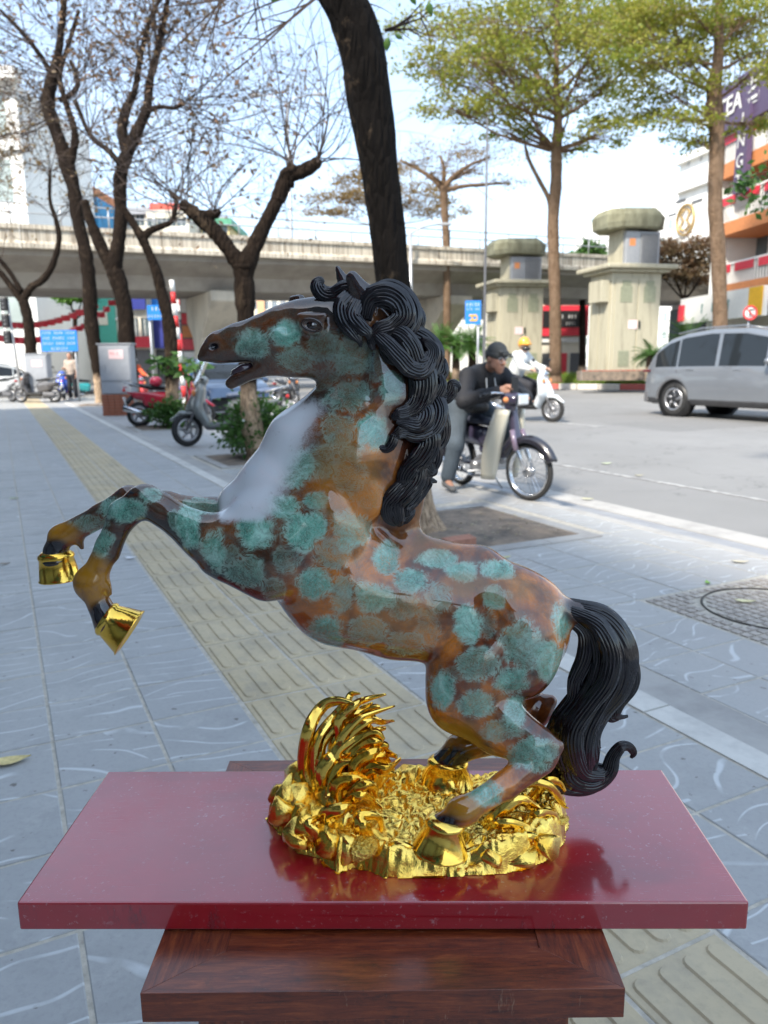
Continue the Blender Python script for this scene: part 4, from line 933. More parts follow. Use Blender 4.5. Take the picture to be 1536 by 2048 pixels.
# ------------------------------------------------------------------ trees
def trunk_tube(mb, path, Y, n=12, wob=.0, seedv=0, dense=14):
    """path rows: px, py, width px [, dY]"""
    P = [(q + (0,))[:4] if len(q) < 4 else q for q in path]; Q = curve(P, max(6, int(len(P) * dense / 3)))
    r = random.Random(seedv); pts = []; R = []
    for x, y, w, dy in Q:
        pts.append(at(x, y, Y + dy)); R.append(max(.004, w * .5 * mpp(Y + dy)) * (1 + r.uniform(-wob, wob)))
    mb.tube(pts, R, n); return pts, R
def twig(mb, p, d, L, r_, depth, rg, curl=.5, up=.0, n=6, kids=3, leaves=None, fan=.9):
    pts = [p.copy()]; d = d.normalized(); ax = Vector((rg.gauss(0, 1), rg.gauss(0, 1), rg.gauss(0, 1))).normalized(); q = p.copy()
    for i in range(n):
        d = (d + ax * curl / n + Vector((0, 0, up / n)) + Vector((rg.gauss(0, 1), rg.gauss(0, 1), rg.gauss(0, 1))) * .06).normalized(); q = q + d * L / n; pts.append(q.copy())
    mb.tube(pts, [r_ * (1 - .85 * i / n) for i in range(n + 1)], 4 if r_ > .02 else 3, False)
    if leaves is not None and depth <= 1:
        for i in range(2, n + 1): leaves.append(pts[i])
    if depth > 0:
        for k in range(kids):
            i = rg.randint(1, n - 1); nd = (pts[i + 1] - pts[i]).normalized() + Vector((rg.gauss(0, 1), rg.gauss(0, 1), rg.gauss(0, 1))).normalized() * fan
            twig(mb, pts[i], nd, L * rg.uniform(.45, .75), r_ * .55, depth - 1, rg, curl, up, n - 1 if n > 4 else 4, kids, leaves, fan)
def bare_tree(name, label, limbs, Y, mat, sprays, seedv, leafmat=None, nleaf=0, lsize=.09, cat='tree', group='bare street trees along the pavement', zb=0.0, tw=.03, kids=4, ldepth=2):
    rg = random.Random(seedv); b0 = limbs[0][0]; base = at(b0[0], b0[1], Y); org_ = Vector((base.x, base.y, zb)); t = thing(name, label, cat, org_, 0, group)
    mb = MB()
    for i, l in enumerate(limbs):
        pts, R = trunk_tube(mb, l, Y, 12 if i == 0 else 9, .10, seedv + i)
        if i == 0: mb.tube([Vector((pts[0].x, pts[0].y, zb - .05)), pts[0]], [R[0] * 1.35, R[0]], 12, False)
    mb.build('trunk', mat, t, org_); tb = MB(); leaves = []
    for (px, py, ang, spread, L, cnt, up) in sprays:
        for k in range(int(cnt * 1.3)):
            a = rad(ang + rg.uniform(-spread, spread)); p = at(px + rg.uniform(-6, 6), py + rg.uniform(-8, 8), Y + rg.uniform(-.3, .3))
            d = Vector((math.cos(a), rg.uniform(-.7, .7), math.sin(a))); twig(tb, p, d, L * mpp(Y) * rg.uniform(.6, 1.2), tw, ldepth, rg, 1.5, up, 10, kids, leaves)
    tb.build('branches', M_twig, t, org_)
    if leafmat and nleaf:
        P = np.array([leaves[rg.randrange(len(leaves))][:] for _ in range(nleaf)]) + nr.normal(size=(nleaf, 3)) * .10
        V, F = leaf_cloud(P, lsize, seedv, .45, .3); tag(arr_mesh('foliage', V, F, leafmat, t, False, org_))
    return t
# main black trunk beside the statue, in the near bed
def main_tree():
    Y = 5.35; org_ = onz(848, 1050, 0); org_.y = Y; org_.x = at(845, 1020, Y).x; t = thing('black_trunk_tree', 'big leaning tree with black furrowed bark and pale foot rising behind the mane', 'tree', org_)
    path = [(846, 1062, 78), (838, 1010, 66), (822, 900, 62), (806, 740, 68), (790, 600, 72), (778, 480, 74), (760, 350, 78), (742, 230, 86), (728, 120, 92), (700, 30, 96), (650, -60, 90), (590, -150, 80)]
    Q = curve(path, 90); seg = 40; V = []; F = []
    for i, (x, y, w) in enumerate(Q):
        c = at(x, y, Y); r_ = w * .46 * mpp(Y)
        if i < 12: r_ *= 1 + .45 * (1 - i / 12) ** 2
        for k in range(seg):
            a = 2 * math.pi * k / seg; nn = mn0(Vector((math.cos(a) * 1.6, math.sin(a) * 1.6, i * .16))); n2 = mn0(Vector((math.cos(a) * 5, math.sin(a) * 5, i * .35 + 9)))
            rr = r_ * (1 + .10 * nn + .055 * n2 + (.12 * max(0, math.cos(3 * a + 1)) * max(0, 1 - i / 10)))
            V.append((c.x + rr * math.cos(a), c.y + rr * math.sin(a), c.z + (.0 if 0 else -rr * math.cos(a) * .0)))
    n = len(Q); F = [(i * seg + k, i * seg + (k + 1) % seg, (i + 1) * seg + (k + 1) % seg, (i + 1) * seg + k) for i in range(n - 1) for k in range(seg)]
    MB().add(V, F, True).build('trunk', M_bark, t, org_)
    rg = random.Random(3); mb = MB(); lv = []
    for (px, py, ang, L) in ((640, -10, 190, 200), (700, 20, 20, 120), (560, -120, 200, 300), (770, 60, 10, 90)):
        for k in range(3):
            a = rad(ang + rg.uniform(-30, 30)); twig(mb, at(px, py, Y), Vector((math.cos(a), rg.uniform(-.4, .4), math.sin(a))), L * mpp(Y), .012, 1, rg, .6, -.3, 8, 3, lv)
    mb.build('branches', M_twig, t, org_)
    for (px, py, s, a) in ((856, 14, .075, -1.2), (776, 84, .075, -1.7), (790, 80, .05, -.3), (540, 10, .06, .4), (820, -4, .07, -1.0)):
        p = at(px, py - 12, Y - .3); m_ = MB(); n_ = 7
        V = []
        for i in range(n_):
            u = i / (n_ - 1); w = s * .28 * math.sin(math.pi * u ** .8) + .0005
            for q in (-1, 0, 1): V.append((u * s, .01 * u, 0 + q * w) if 0 else (u * s * math.cos(a) - q * w * math.sin(a), .012 * abs(q) + .02 * u, u * s * math.sin(a) + q * w * math.cos(a)))
        m_.add(V, [(i * 3 + j, i * 3 + 3 + j, i * 3 + 4 + j, i * 3 + 1 + j) for i in range(n_ - 1) for j in (0, 1)], True); m_.build('leaf', M_leafb, t, org_ - p)
from mathutils import noise as _mn
def mn0(v): return _mn.noise(v)
main_tree()
# second near tree: pollarded, whitewashed foot
bare_tree('pollarded_tree', 'pollarded tree with two dark stubs and a whitewashed foot behind the horse head', [
 [(516, 905, 46), (505, 860, 42), (496, 760, 36), (492, 640, 36), (488, 560, 40), (487, 530, 44)],
 [(486, 540, 36), (455, 495, 30), (425, 458, 30), (395, 432, 28), (372, 414, 22), (360, 412, 14)],
 [(488, 540, 38), (520, 470, 30), (545, 420, 27), (562, 385, 30), (575, 350, 28), (600, 345, 26), (628, 330, 24), (640, 318, 16)],
 [(575, 372, 24), (582, 340, 20), (578, 325, 12)], [(400, 436, 26), (430, 428, 18), (440, 420, 10)]], 9.6, M_bark2,
 [(372, 412, 120, 60, 260, 6, .3), (636, 318, 50, 60, 230, 9, .2), (580, 325, 110, 50, 260, 8, .2), (430, 425, 80, 60, 180, 5, .3)], 21, None, 0, tw=.010, kids=3)
bare_tree('bare_tree', 'slim bare tree with whitewashed foot between the red scooter and the striped pole', [
 [(349, 862, 30), (345, 800, 26), (343, 720, 26), (338, 650, 25), (322, 580, 22), (312, 540, 19), (295, 500, 17), (284, 475, 18)],
 [(286, 480, 17), (262, 440, 15), (240, 405, 13), (232, 360, 12), (238, 330, 10), (215, 300, 10), (180, 270, 8), (150, 200, 7)],
 [(286, 478, 15), (300, 462, 14), (325, 452, 11), (345, 440, 9), (352, 400, 8), (340, 385, 7)]], 15.2, M_bark2,
 [(350, 400, 80, 60, 240, 6, .2), (236, 330, 60, 70, 250, 6, .2), (345, 440, 40, 50, 260, 5, .1), (180, 270, 110, 50, 220, 5, .2), (150, 200, 100, 40, 200, 4, .2)], 22, M_leafd, 300, .12, tw=.014)
bare_tree('bare_tree', 'tall forked bare tree directly behind the grey cabinet', [
 [(262, 800, 34), (254, 690, 34), (250, 620, 32), (236, 560, 34), (228, 535, 32), (236, 490, 25), (242, 430, 25), (240, 380, 24), (246, 330, 24), (262, 290, 24), (280, 250, 20), (294, 215, 18), (300, 160, 14), (318, 90, 12), (334, 10, 9), (340, -60, 7)],
 [(230, 545, 28), (215, 520, 25), (196, 480, 22), (180, 440, 18), (168, 400, 15)], [(252, 300, 20), (244, 262, 20), (252, 220, 18), (270, 180, 11), (280, 120, 10), (300, 40, 8), (330, -20, 7)],
 [(294, 222, 12), (320, 214, 8), (350, 216, 7), (370, 205, 5)]], 20.5, M_bark2,
 [(300, 160, 90, 60, 230, 7, .1), (318, 90, 70, 60, 220, 7, .1), (350, 216, 20, 50, 260, 6, .1), (255, 225, 110, 50, 200, 6, .1), (280, 120, 110, 40, 200, 5, .1), (335, 0, 60, 50, 220, 5, 0), (262, 290, 20, 40, 260, 5, .0), (370, 205, 0, 60, 230, 6, -.1)], 23, M_leafd, 2600, .15, tw=.018)
bare_tree('bare_tree', 'crooked bare tree whose leaning foot touches the left side of the grey cabinet', [
 [(199, 815, 14), (196, 760, 18), (190, 700, 24), (182, 640, 26), (178, 560, 26), (170, 500, 25), (156, 440, 24), (148, 380, 26), (134, 330, 27), (122, 290, 25), (104, 240, 24), (96, 200, 24), (104, 160, 22), (116, 110, 14), (124, 50, 12), (130, -20, 9)],
 [(140, 330, 17), (150, 270, 13), (130, 200, 11), (120, 150, 9), (140, 80, 8), (158, 20, 6)], [(118, 200, 10), (140, 190, 10), (156, 165, 9), (140, 120, 6)], [(104, 150, 10), (80, 110, 9), (40, 60, 7), (0, 20, 5)]], 25.6, M_bark2,
 [(104, 150, 150, 50, 240, 7, .1), (120, 80, 110, 60, 230, 8, .1), (96, 200, 170, 40, 200, 5, 0), (150, 160, 60, 60, 200, 5, .1), (128, 0, 90, 60, 200, 6, 0), (60, 90, 130, 50, 200, 5, 0), (140, 300, 30, 60, 220, 4, 0), (104, 240, 180, 50, 220, 5, -.1)], 24, M_leafd, 2400, .16, tw=.02)
bare_tree('bare_tree', 'dark Y-shaped bare tree at the far left before the pale shop block', [
 [(66, 765, 22), (62, 700, 22), (56, 640, 20), (46, 600, 18)], [(46, 602, 17), (62, 575, 14), (85, 560, 13), (105, 530, 12), (118, 480, 10), (112, 440, 9), (100, 400, 7), (100, 340, 6)], [(44, 602, 14), (20, 570, 12), (0, 545, 11), (-30, 520, 9)], [(44, 585, 11), (20, 545, 9), (0, 520, 8), (-20, 500, 6)]], 30, M_bark2,
 [(112, 440, 80, 50, 150, 5, .1), (0, 520, 120, 60, 200, 6, .2), (100, 350, 90, 60, 160, 6, 0), (60, 300, 150, 60, 140, 6, 0)], 25, M_leafy, 1200, .17, tw=.02)
# green umbrella trees on the median
def umbrella(name, label, Y, limbs, pads, leafmat, nleaf, lsize, seedv, mat=M_bark3, tw=.05, zb=.35, group=None, gaps=.5):
    rg = random.Random(seedv); r = np.random.RandomState(seedv); b0 = limbs[0][0]; base = at(b0[0], b0[1], Y); org_ = Vector((base.x, base.y, zb)); t = thing(name, label, 'tree', org_, 0, group); mb = MB()
    for i, l in enumerate(limbs):
        pts, R = trunk_tube(mb, l, Y, 12, .05, seedv + i)
        if i == 0: mb.tube([Vector((pts[0].x, pts[0].y, zb - .1)), pts[0]], [R[0] * 1.2, R[0]], 12, False)
    mb.build('trunk', mat, t, org_); tb = MB(); P = []; area = sum(p[2] * p[3] for p in pads); Sx = mpp(Y)
    for (px, py, rx, ry, jx, jy, dY) in pads:
        c = at(px, py, Y + dY); j = at(jx, jy, Y); RX, RZ = rx * Sx, max(ry * Sx * .62, .22); RY = RX * .8
        mid = j.lerp(c, .55) + Vector((0, 0, -.05 * (c - j).length)); tb.tube([j, j.lerp(mid, .5) + Vector((0, 0, -.02)), mid, c], [tw * 1.3, tw, tw * .7, tw * .35], 5, False)
        for k in range(int(6 + rx / 9)):
            a = rg.uniform(0, 6.28); e = c + Vector((math.cos(a) * RX * rg.uniform(.5, 1), math.sin(a) * RY * rg.uniform(.5, 1), rg.uniform(-.4, .6) * RZ)); s_ = j.lerp(c, rg.uniform(.3, 1))
            twig(tb, s_, e - s_, (e - s_).length, tw * .35, 1, rg, .25, .15, 6, 3)
        n = int(nleaf * rx * ry / area); cl = max(8, int(n / 30)); ca = r.uniform(0, 6.28, cl); cr_ = np.sqrt(r.uniform(0, 1, cl)); cz = r.normal(size=cl) * .5
        C0 = np.stack([np.cos(ca) * cr_ * RX, np.sin(ca) * cr_ * RY, cz * RZ * (1.1 - cr_ * .6)], 1) + np.array(c[:]); idx_ = r.randint(0, cl, n); sp_ = np.array([RX * .085 + .10, RX * .085 + .10, RZ * .13 + .05])
        P.append(C0[idx_] + r.normal(size=(n, 3)) * sp_)
    tb.build('branches', mat, t, org_); P = np.concatenate(P); V, F = leaf_cloud(P, lsize, seedv, .6, 0); arr_mesh('foliage', V, F, leafmat, t, False, org_); return t
J = (1112, 300)
umbrella('umbrella_tree', 'large green umbrella-shaped tree between the two kiosk towers', 36, [[(1111, 752, 25), (1110, 600, 23), (1106, 450, 22), (1112, 370, 22), (1113, 300, 21), (1116, 240, 16), (1112, 150, 11), (1114, 60, 8), (1114, -60, 5)], [(1102, 440, 10), (1098, 400, 9), (1078, 360, 8), (1058, 320, 7), (1050, 290, 5)]],
 [(930, 95, 110, 38, *J, -1), (1000, 40, 120, 40, 1114, 200, 2), (870, 45, 90, 30, 1110, 180, 0), (1120, -10, 170, 45, 1114, 120, 1), (1240, 40, 110, 38, 1114, 190, -1), (1060, 105, 120, 34, 1114, 220, 2), (1180, 110, 110, 34, 1114, 230, -2),
  (960, 175, 120, 30, *J, 1), (900, 215, 70, 24, 1100, 300, -2), (1040, 200, 100, 30, *J, -2), (1150, 190, 110, 34, *J, 1), (1240, 150, 60, 30, 1114, 240, 0), (1010, 265, 60, 18, *J, 0), (1200, 270, 80, 22, *J, -1), (1150, 300, 60, 10, *J, 1), (1240, 235, 60, 20, *J, 2), (850, 130, 60, 26, 1110, 240, 1), (1080, 50, 110, 40, 1114, 140, -3), (985, 120, 90, 30, 1114, 230, -3), (1200, 60, 90, 30, 1114, 150, 3), (985, 228, 60, 16, *J, 2)],
 M_leafg, 25000, .17, 31, tw=.07, group='green umbrella trees')
umbrella('umbrella_tree', 'green tree with tall bare trunk standing behind the silver car at right', 28, [[(1442, 760, 30), (1440, 620, 27), (1436, 500, 27), (1430, 400, 27), (1434, 300, 27), (1432, 240, 28), (1428, 180, 28), (1436, 120, 19), (1438, 40, 15), (1436, -60, 11)], [(1430, 240, 14), (1412, 230, 9), (1414, 205, 7)]],
 [(1330, 60, 100, 34, 1436, 150, 0), (1300, 120, 80, 26, 1430, 180, -1), (1280, 20, 90, 30, 1438, 60, 1), (1380, 15, 100, 34, 1438, 80, -1), (1490, 30, 90, 34, 1438, 90, 1), (1510, 100, 60, 26, 1436, 140, 0), (1370, 110, 70, 24, 1434, 180, 1), (1330, 180, 90, 24, 1430, 235, 0), (1370, 235, 70, 16, 1430, 250, -1), (1290, 225, 60, 18, 1430, 240, 1), (1500, 150, 60, 18, 1430, 200, -1), (1510, 250, 60, 14, 1434, 240, 0), (1390, 280, 50, 14, 1434, 300, 0), (1480, 60, 70, 24, 1438, 120, 2), (1250, 75, 60, 22, 1436, 130, -1)],
 M_leafg, 17500, .135, 32, tw=.05, group='green umbrella trees')
umbrella('umbrella_tree', 'nearly leafless umbrella tree right of the black trunk over the flyover', 44, [[(893, 760, 15), (894, 600, 14), (892, 480, 13), (888, 400, 14), (886, 372, 16)], [(886, 378, 11), (862, 355, 8), (830, 335, 6), (800, 320, 4)], [(887, 378, 11), (905, 355, 9), (940, 330, 6), (980, 315, 4)], [(886, 372, 9), (888, 340, 7), (880, 310, 4)], [(890, 380, 9), (930, 372, 7), (980, 368, 5), (1020, 366, 3)]],
 [(820, 320, 70, 18, 870, 360, 0), (900, 300, 90, 20, 886, 350, 1), (980, 310, 80, 18, 910, 355, 0), (1000, 365, 60, 10, 940, 372, 0), (860, 345, 70, 14, 886, 365, -1), (940, 340, 70, 14, 905, 360, 1)],
 M_leafy, 2600, .12, 33, tw=.05, group='green umbrella trees')
umbrella('umbrella_tree', 'flat bronze-leaved tree behind the black trunk above the flyover', 58, [[(770, 740, 12), (772, 600, 11), (770, 480, 10), (770, 440, 10)]],
 [(690, 395, 70, 18, 770, 450, 0), (730, 365, 70, 16, 770, 440, 1), (820, 405, 80, 12, 770, 445, 0), (890, 425, 60, 7, 780, 450, 0), (670, 425, 50, 10, 770, 455, 0), (760, 340, 60, 14, 770, 430, 0), (850, 380, 60, 10, 770, 440, -1)],
 M_leafy, 11000, .17, 34, tw=.05, group='green umbrella trees')
def blob_tree(name, label, Y, base, trunk, pads, leafmat, nleaf, lsize, seedv, cat='tree', zb=GZ, mat=M_bark2):
    return umbrella(name, label, Y, [trunk], pads, leafmat, nleaf, lsize, seedv, mat, .05, zb)
blob_tree('brown_leaved_tree', 'dry brown-leaved tree in front of the white emblem building', 46, None, [(1368, 720, 10), (1366, 640, 9), (1370, 590, 9)], [(1330, 505, 50, 26, 1368, 600, 0), (1380, 490, 60, 28, 1370, 590, 0), (1420, 520, 50, 26, 1370, 600, 0), (1350, 545, 50, 22, 1368, 600, 0), (1400, 560, 50, 18, 1370, 600, 1), (1310, 530, 30, 20, 1368, 600, 0)], M_leafd, 7000, .2, 41)
blob_tree('round_green_tree', 'dark green bushy tree behind the right kiosk tower', 52, None, [(1165, 720, 14), (1165, 600, 12)], [(1170, 520, 26, 34, 1165, 620, 0), (1180, 560, 28, 34, 1165, 620, 0), (1160, 545, 18, 30, 1165, 620, 0), (1185, 500, 20, 24, 1165, 600, 0)], M_leafb, 7000, .3, 42)
blob_tree('round_green_tree', 'bright green tree beneath the flyover behind the bare trees at left', 48, None, [(150, 740, 10), (150, 620, 8)], [(130, 565, 34, 26, 150, 640, 0), (175, 560, 40, 22, 150, 640, 0), (215, 575, 36, 20, 150, 640, 0), (140, 595, 30, 14, 150, 640, 0)], m_leaf('fresh_leaves', [(.10, .26, .03), (.14, .32, .05), (.2, .36, .08)], .4), 7000, .28, 43)
# twig with glossy leaves entering at the right edge
def edge_branch():
    Y = 8.0; p0 = at(1560, 350, Y); t = thing('leafy_branch', 'dark green leafy branch hanging in at the right edge before the café', 'branch', tuple(p0)); mb = MB(); P = []
    for (x, y) in ((1500, 350), (1480, 375), (1505, 395), (1520, 410), (1530, 335), (1490, 362)):
        e = at(x, y, Y + rng.uniform(-.3, .3)); mb.tube([(0, 0, 0), (e - p0) * .5 + Vector((0, 0, .03)), e - p0], [.008, .006, .003], 5)
        for _ in range(22): P.append((e.x + rng.gauss(0, .055), e.y + rng.gauss(0, .08), e.z + rng.gauss(0, .055)))
    mb.build('stem', M_twig, t); V, F = leaf_cloud(np.array(P), .085, 9, .55, .5); arr_mesh('leaves', V, F, M_leafb, t, False, p0)
edge_branch()
# bushes in the beds
def bush(name, label, a, n_, w, h, nl, ls, seedv, flowers=0, cat='bush'):
    r = np.random.RandomState(seedv); rg = random.Random(seedv); o = st(a, n_, .0); t = thing(name, label, cat, o); mb = MB(); P = []
    for k in range(18):
        an = rg.uniform(0, 6.28); rr = rg.uniform(.2, 1) * w; e = Vector((math.cos(an) * rr, math.sin(an) * rr * .7, h * rg.uniform(.45, 1) * (1.1 - rr / w * .5))); twig(mb, Vector((math.cos(an) * .05, math.sin(an) * .05, 0)), e, e.length, .008, 1, rg, .3, .1, 6, 3)
        m_ = nl // 18; P.append(np.array(e[:]) + r.normal(size=(m_, 3)) * np.array([.10, .10, .10]) * (w / .5)); 
    mb.build('stems', M_twig, t); P = np.concatenate(P); P[:, 2] = np.abs(P[:, 2]) + .02; V, F = leaf_cloud(P, ls, seedv, .5, .15); arr_mesh('leaves', V, F, M_leafb, t, False)
    if flowers:
        m_ = MB()
        for k in range(flowers): c = P[rg.randrange(len(P))]; m_.sphere((c[0], c[1] - .05, c[2] + .04), .02, 6, 4)
        m_.build('flowers', M_white, t)
bush('leafy_bush', 'dark green bush with a few white flowers at the foot of the pollarded tree', 9.45, 2.95, .50, .62, 3600, .075, 51, 9)
bush('leafy_bush', 'small low green bush at the foot of the slim whitewashed tree', 15.1, 2.85, .42, .42, 1500, .09, 52)
bush('leafy_bush', 'small clump of leaves under the far side of the grey scooter', 9.6, 3.5, .22, .30, 500, .07, 53)
def papaya():
    Y = 14.6; o = Vector((at(392, 850, Y).x, Y, 0)); t = thing('broadleaf_sapling', 'young sapling with broad dark leaves behind the red scooter', 'sapling', o); mb = MB(); top = at(388, 720, Y) - o; mb.tube([(0, 0, 0), top * .5 + Vector((.02, 0, 0)), top], [.022, .018, .012], 7)
    mb.build('stem', M_bark3, t); P = []
    for (x, y) in ((320, 725), (345, 715), (330, 745), (360, 730), (385, 722), (370, 745), (395, 735), (345, 735), (335, 720)):
        e = at(x, y, Y + rng.uniform(-.3, .3)) - o; m_ = MB(); m_.tube([top * .96, (top + e) / 2 + Vector((0, 0, .05)), e], [.009, .007, .004], 5); m_.build('petiole', M_palm, t)
        for _ in range(9): P.append((e.x + rng.gauss(0, .06), e.y + rng.gauss(0, .07), e.z + rng.gauss(0, .05)))
    V, F = leaf_cloud(np.array(P), .24, 8, .45, .35); arr_mesh('leaves', V, F, M_leafb, t, False)
papaya()
def cycad(px, py, Y, hgt, L, label, seedv, nf=26, trunks=1, mat=M_palm, z0=.4):
    rg = random.Random(seedv); p = at(px, 700, Y); o = Vector((p.x, Y, z0)); t = thing('fan_palm', label, 'palm', o, 0, 'low palms on the median')
    tr = MB(); fr = MB()
    for k in range(trunks):
        dx = (k - (trunks - 1) / 2) * .75; tr.tube([(dx, 0, 0), (dx * 1.05, 0, hgt * .5), (dx, 0, hgt)], [.22, .19, .17], 10)
        for i in range(nf):
            a = rg.uniform(0, 6.28); el = rg.uniform(-.25, 1.3); d = Vector((math.cos(a) * math.cos(el), math.sin(a) * math.cos(el), math.sin(el))); q = Vector((dx, 0, hgt)); pts = [q.copy()]
            for s in range(6): d = (d + Vector((0, 0, -.16))).normalized(); q = q + d * L / 6; pts.append(q.copy())
            for s in range(1, 7):
                tn = (pts[s] - pts[s - 1]).normalized(); sd = tn.cross(Vector((0, 0, 1))); sd = sd.normalized() if sd.length > .1 else Vector((1, 0, 0)); w = L * .30 * math.sin(math.pi * (s / 7.0) ** .7)
                for u in (0, .5):
                    b_ = pts[s - 1].lerp(pts[s], u)
                    for g_ in (-1, 1): fr.add([b_, b_ + tn * .05, b_ + sd * g_ * w + tn * w * .5 - Vector((0, 0, w * .2))], [(0, 1, 2)])
            fr.tube(pts, [.014] * 7, 3, False)
    tr.build('trunk', M_bark2, t); fr.build('fronds', mat, t)
cycad(912, 745, 37, 1.65, 1.25, 'clump of three bright green palms left of the left kiosk tower', 61, 46, 3)
cycad(1376, 700, 38, 1.7, 1.5, 'fan palm peeking over the silver car roof', 62, 40); cycad(1303, 700, 31, 1.0, .85, 'low dark palm between the right tower and the silver car', 63, 34, 1, M_leafb)
# ------------------------------------------------------------------ vehicles (local frame: x forward, y left, z up)
RXm = Matrix.Rotation(rad(90), 3, 'X')
def wheel(t, x, R, r_, mrim, steer=0.0, spokes=0, alloy=5, w=.5, y=0.0, dish=0.0, z=None, hubr=.06):
    M = Matrix.Rotation(steer, 3, 'Z') @ RXm; c = Vector((x, y, R if z is None else z))
    root = MB(); root.torus(c, R - r_, r_, M, 40, 10, w); wo_ = root.build('wheel', M_tyre, t)
    mb = MB(); mb.torus(c, R - r_ * 1.75, r_ * .42, M, 40, 6, 1.4 * w / .5); mb.build('rim', mrim, wo_)
    mb = MB(); mb.lathe([(hubr * .5, -hubr * .8), (hubr, -hubr * .6), (hubr, hubr * .6), (hubr * .5, hubr * .8)], c, 18, M); mb.build('hub', mrim if not spokes else M_alloy, wo_)
    mb = MB()
    if spokes:
        for k in range(spokes):
            a = 2 * math.pi * k / spokes; b = a + (.35 if k % 2 else -.35); s = .02 * (1 if k % 4 < 2 else -1)
            mb.tube([c + M @ Vector((hubr * .9 * math.cos(b), hubr * .9 * math.sin(b), s)), c + M @ Vector(((R - r_ * 1.8) * math.cos(a), (R - r_ * 1.8) * math.sin(a), 0))], .0022, 3, False)
        mb.build('spokes', M_chrome, wo_)
    else:
        for k in range(alloy):
            a = 2 * math.pi * k / alloy
            for s in ((0,) if alloy < 6 else (0,)):
                rr = (R - r_ * 1.7); p = [c + M @ Vector((q * math.cos(a + sw), q * math.sin(a + sw), dish)) for q, sw in ((hubr * .8, 0), (rr * .55, .12), (rr, .38))]
                mb.tube(p, [hubr * .40, hubr * .34, hubr * .36], 6)
        mb.build('spokes', mrim, wo_)
    return wo_
def paint(name, c, rough=.3, coat=1.0, metal=.0): return simple('paint_' + name, c, rough, metal, .04, 3, coat=coat)
def sdfpart(name, prims, mat, t, res=.012, sm=1):
    V, F = sdf_mesh(prims, res, sm); return arr_mesh(name, V, F, mat, t, True)
def scooter(label, loc, rz, col, col2=None, helmet=None, seatc=None, group='parked scooters', lean=.0, name='scooter', screen=False, steer=.0, cover=True, res=.014):
    t = thing(name, label, 'scooter', loc, rz, group); t.rotation_euler = (lean, 0, rz); col2 = col2 or M_black; seatc = seatc or M_black
    R = .25; wheel(t, .64, R, .052, M_alloy, steer, 0, 5, .75); wheel(t, -.60, R, .056, M_alloy, 0, 0, 5, .8)
    # rear body, floor, apron
    sdfpart('rear_body', [SC((-.10, 0, .56), (-.62, 0, .66), .14, .115, (1, .95, 1), .05), SC((-.62, 0, .66), (-.86, 0, .76), .10, .045, (1, .9, 1), .04), SC((-.12, 0, .42), (-.40, 0, .50), .12, .12, (1, 1.0, 1), .06), SE((-.45, 0, .74), (.5, .3, .055), 0, .01, -1)], col, t, res)
    sdfpart('apron', [SC((.40, 0, .84), (.46, 0, .60), .13, .16, (.55, 1.45, 1), .04), SC((.46, 0, .60), (.33, 0, .36), .15, .12, (.55, 1.35, 1), .04), SC((.47, 0, .72), (.60, 0, .56), .10, .055, (1, .9, 1), .05)], col, t, res)
    sdfpart('floorboard', [SC((.30, 0, .30), (-.15, 0, .30), .085, .10, (1, 1.7, .7), .04), SC((.32, 0, .34), (.36, 0, .62), .07, .06, (.6, 2.0, 1), .03)], col2, t, res)
    sdfpart('handlebar_cowl', [SC((.36, 0, .98), (.42, 0, .94), .075, .07, (1, 1.6, .8), .03), SC((.38, 0, .86), (.37, 0, .98), .05, .06, (1, 1.2, 1), .03)], col, t, res)
    sdfpart('seat', [SC((-.02, 0, .755), (-.34, 0, .785), .065, .085, (1, 1.5, .65), .03), SC((-.34, 0, .79), (-.72, 0, .84), .085, .055, (1, 1.35, .6), .03)], seatc, t, res)
    mb = MB(); M_ = Matrix.Rotation(steer, 3, 'Z')
    for s in (-1, 1): mb.tube([(.47, s * .06, .62), (.64, s * .075, R)], .02, 8)
    mb.build('fork', M_greyd, t)
    sdfpart('front_fender', [SC((.50, 0, .50), (.70, 0, .50), .055, .05, (1, 1.2, .6), .03), SC((.70, 0, .50), (.86, 0, .40), .05, .03, (1, 1.2, .7), .03), SC((.50, 0, .50), (.46, 0, .42), .05, .03, (1, 1.2, .8), .03)], col, t, res)
    mb = MB(); mb.tube([(.33, .33, 1.0), (.38, .12, 1.0), (.38, -.12, 1.0), (.33, -.33, 1.0)], [.017, .014, .014, .017], 8); mb.build('handlebar', M_black, t)
    hl = MB(); hl.sphere((.475, 0, .93), (.035, .10, .05), 14, 8); hl.build('headlight', M_chrome, t)
    mb = MB(); mb.sphere((-.875, 0, .73), (.03, .08, .035), 12, 8); mb.build('tail_light', M_red, t)
    mb = MB(); mb.tube([(-.20, -.13, .22), (-.45, -.17, .26)], [.03, .035], 10); mb.tube([(-.42, -.17, .26), (-.86, -.18, .38)], [.05, .058], 14); mb.build('exhaust', M_chrome, t)
    sdfpart('engine', [SC((-.25, .06, .28), (-.60, .09, .27), .10, .075, (1, .7, 1), .03)], M_greyd, t, .02)
    mb = MB(); mb.tube([(-.55, .13, .80), (-.80, .12, .87), (-.90, 0, .88), (-.80, -.12, .87), (-.55, -.13, .80)], .013, 8); mb.build('grab_rail', M_steel, t)
    for s in (-1, 1):
        mb = MB(); mb.tube([(.37, s * .2, 1.0), (.36, s * .27, 1.17)], .006, 6); mb.sphere((.36, s * .30, 1.20), (.015, .06, .035), 12, 6); mb.build('mirror', M_black, t)
        mb = MB(); mb.sphere((.50, s * .13, .80), (.03, .035, .05), 10, 6); mb.build('indicator', M_orange, t)
    mb = MB(); mb.box((-.86, 0, .52), (.02, .16, .16), 0, Matrix.Rotation(-.3, 3, 'Y')); mb.build('number_plate', M_white, t)
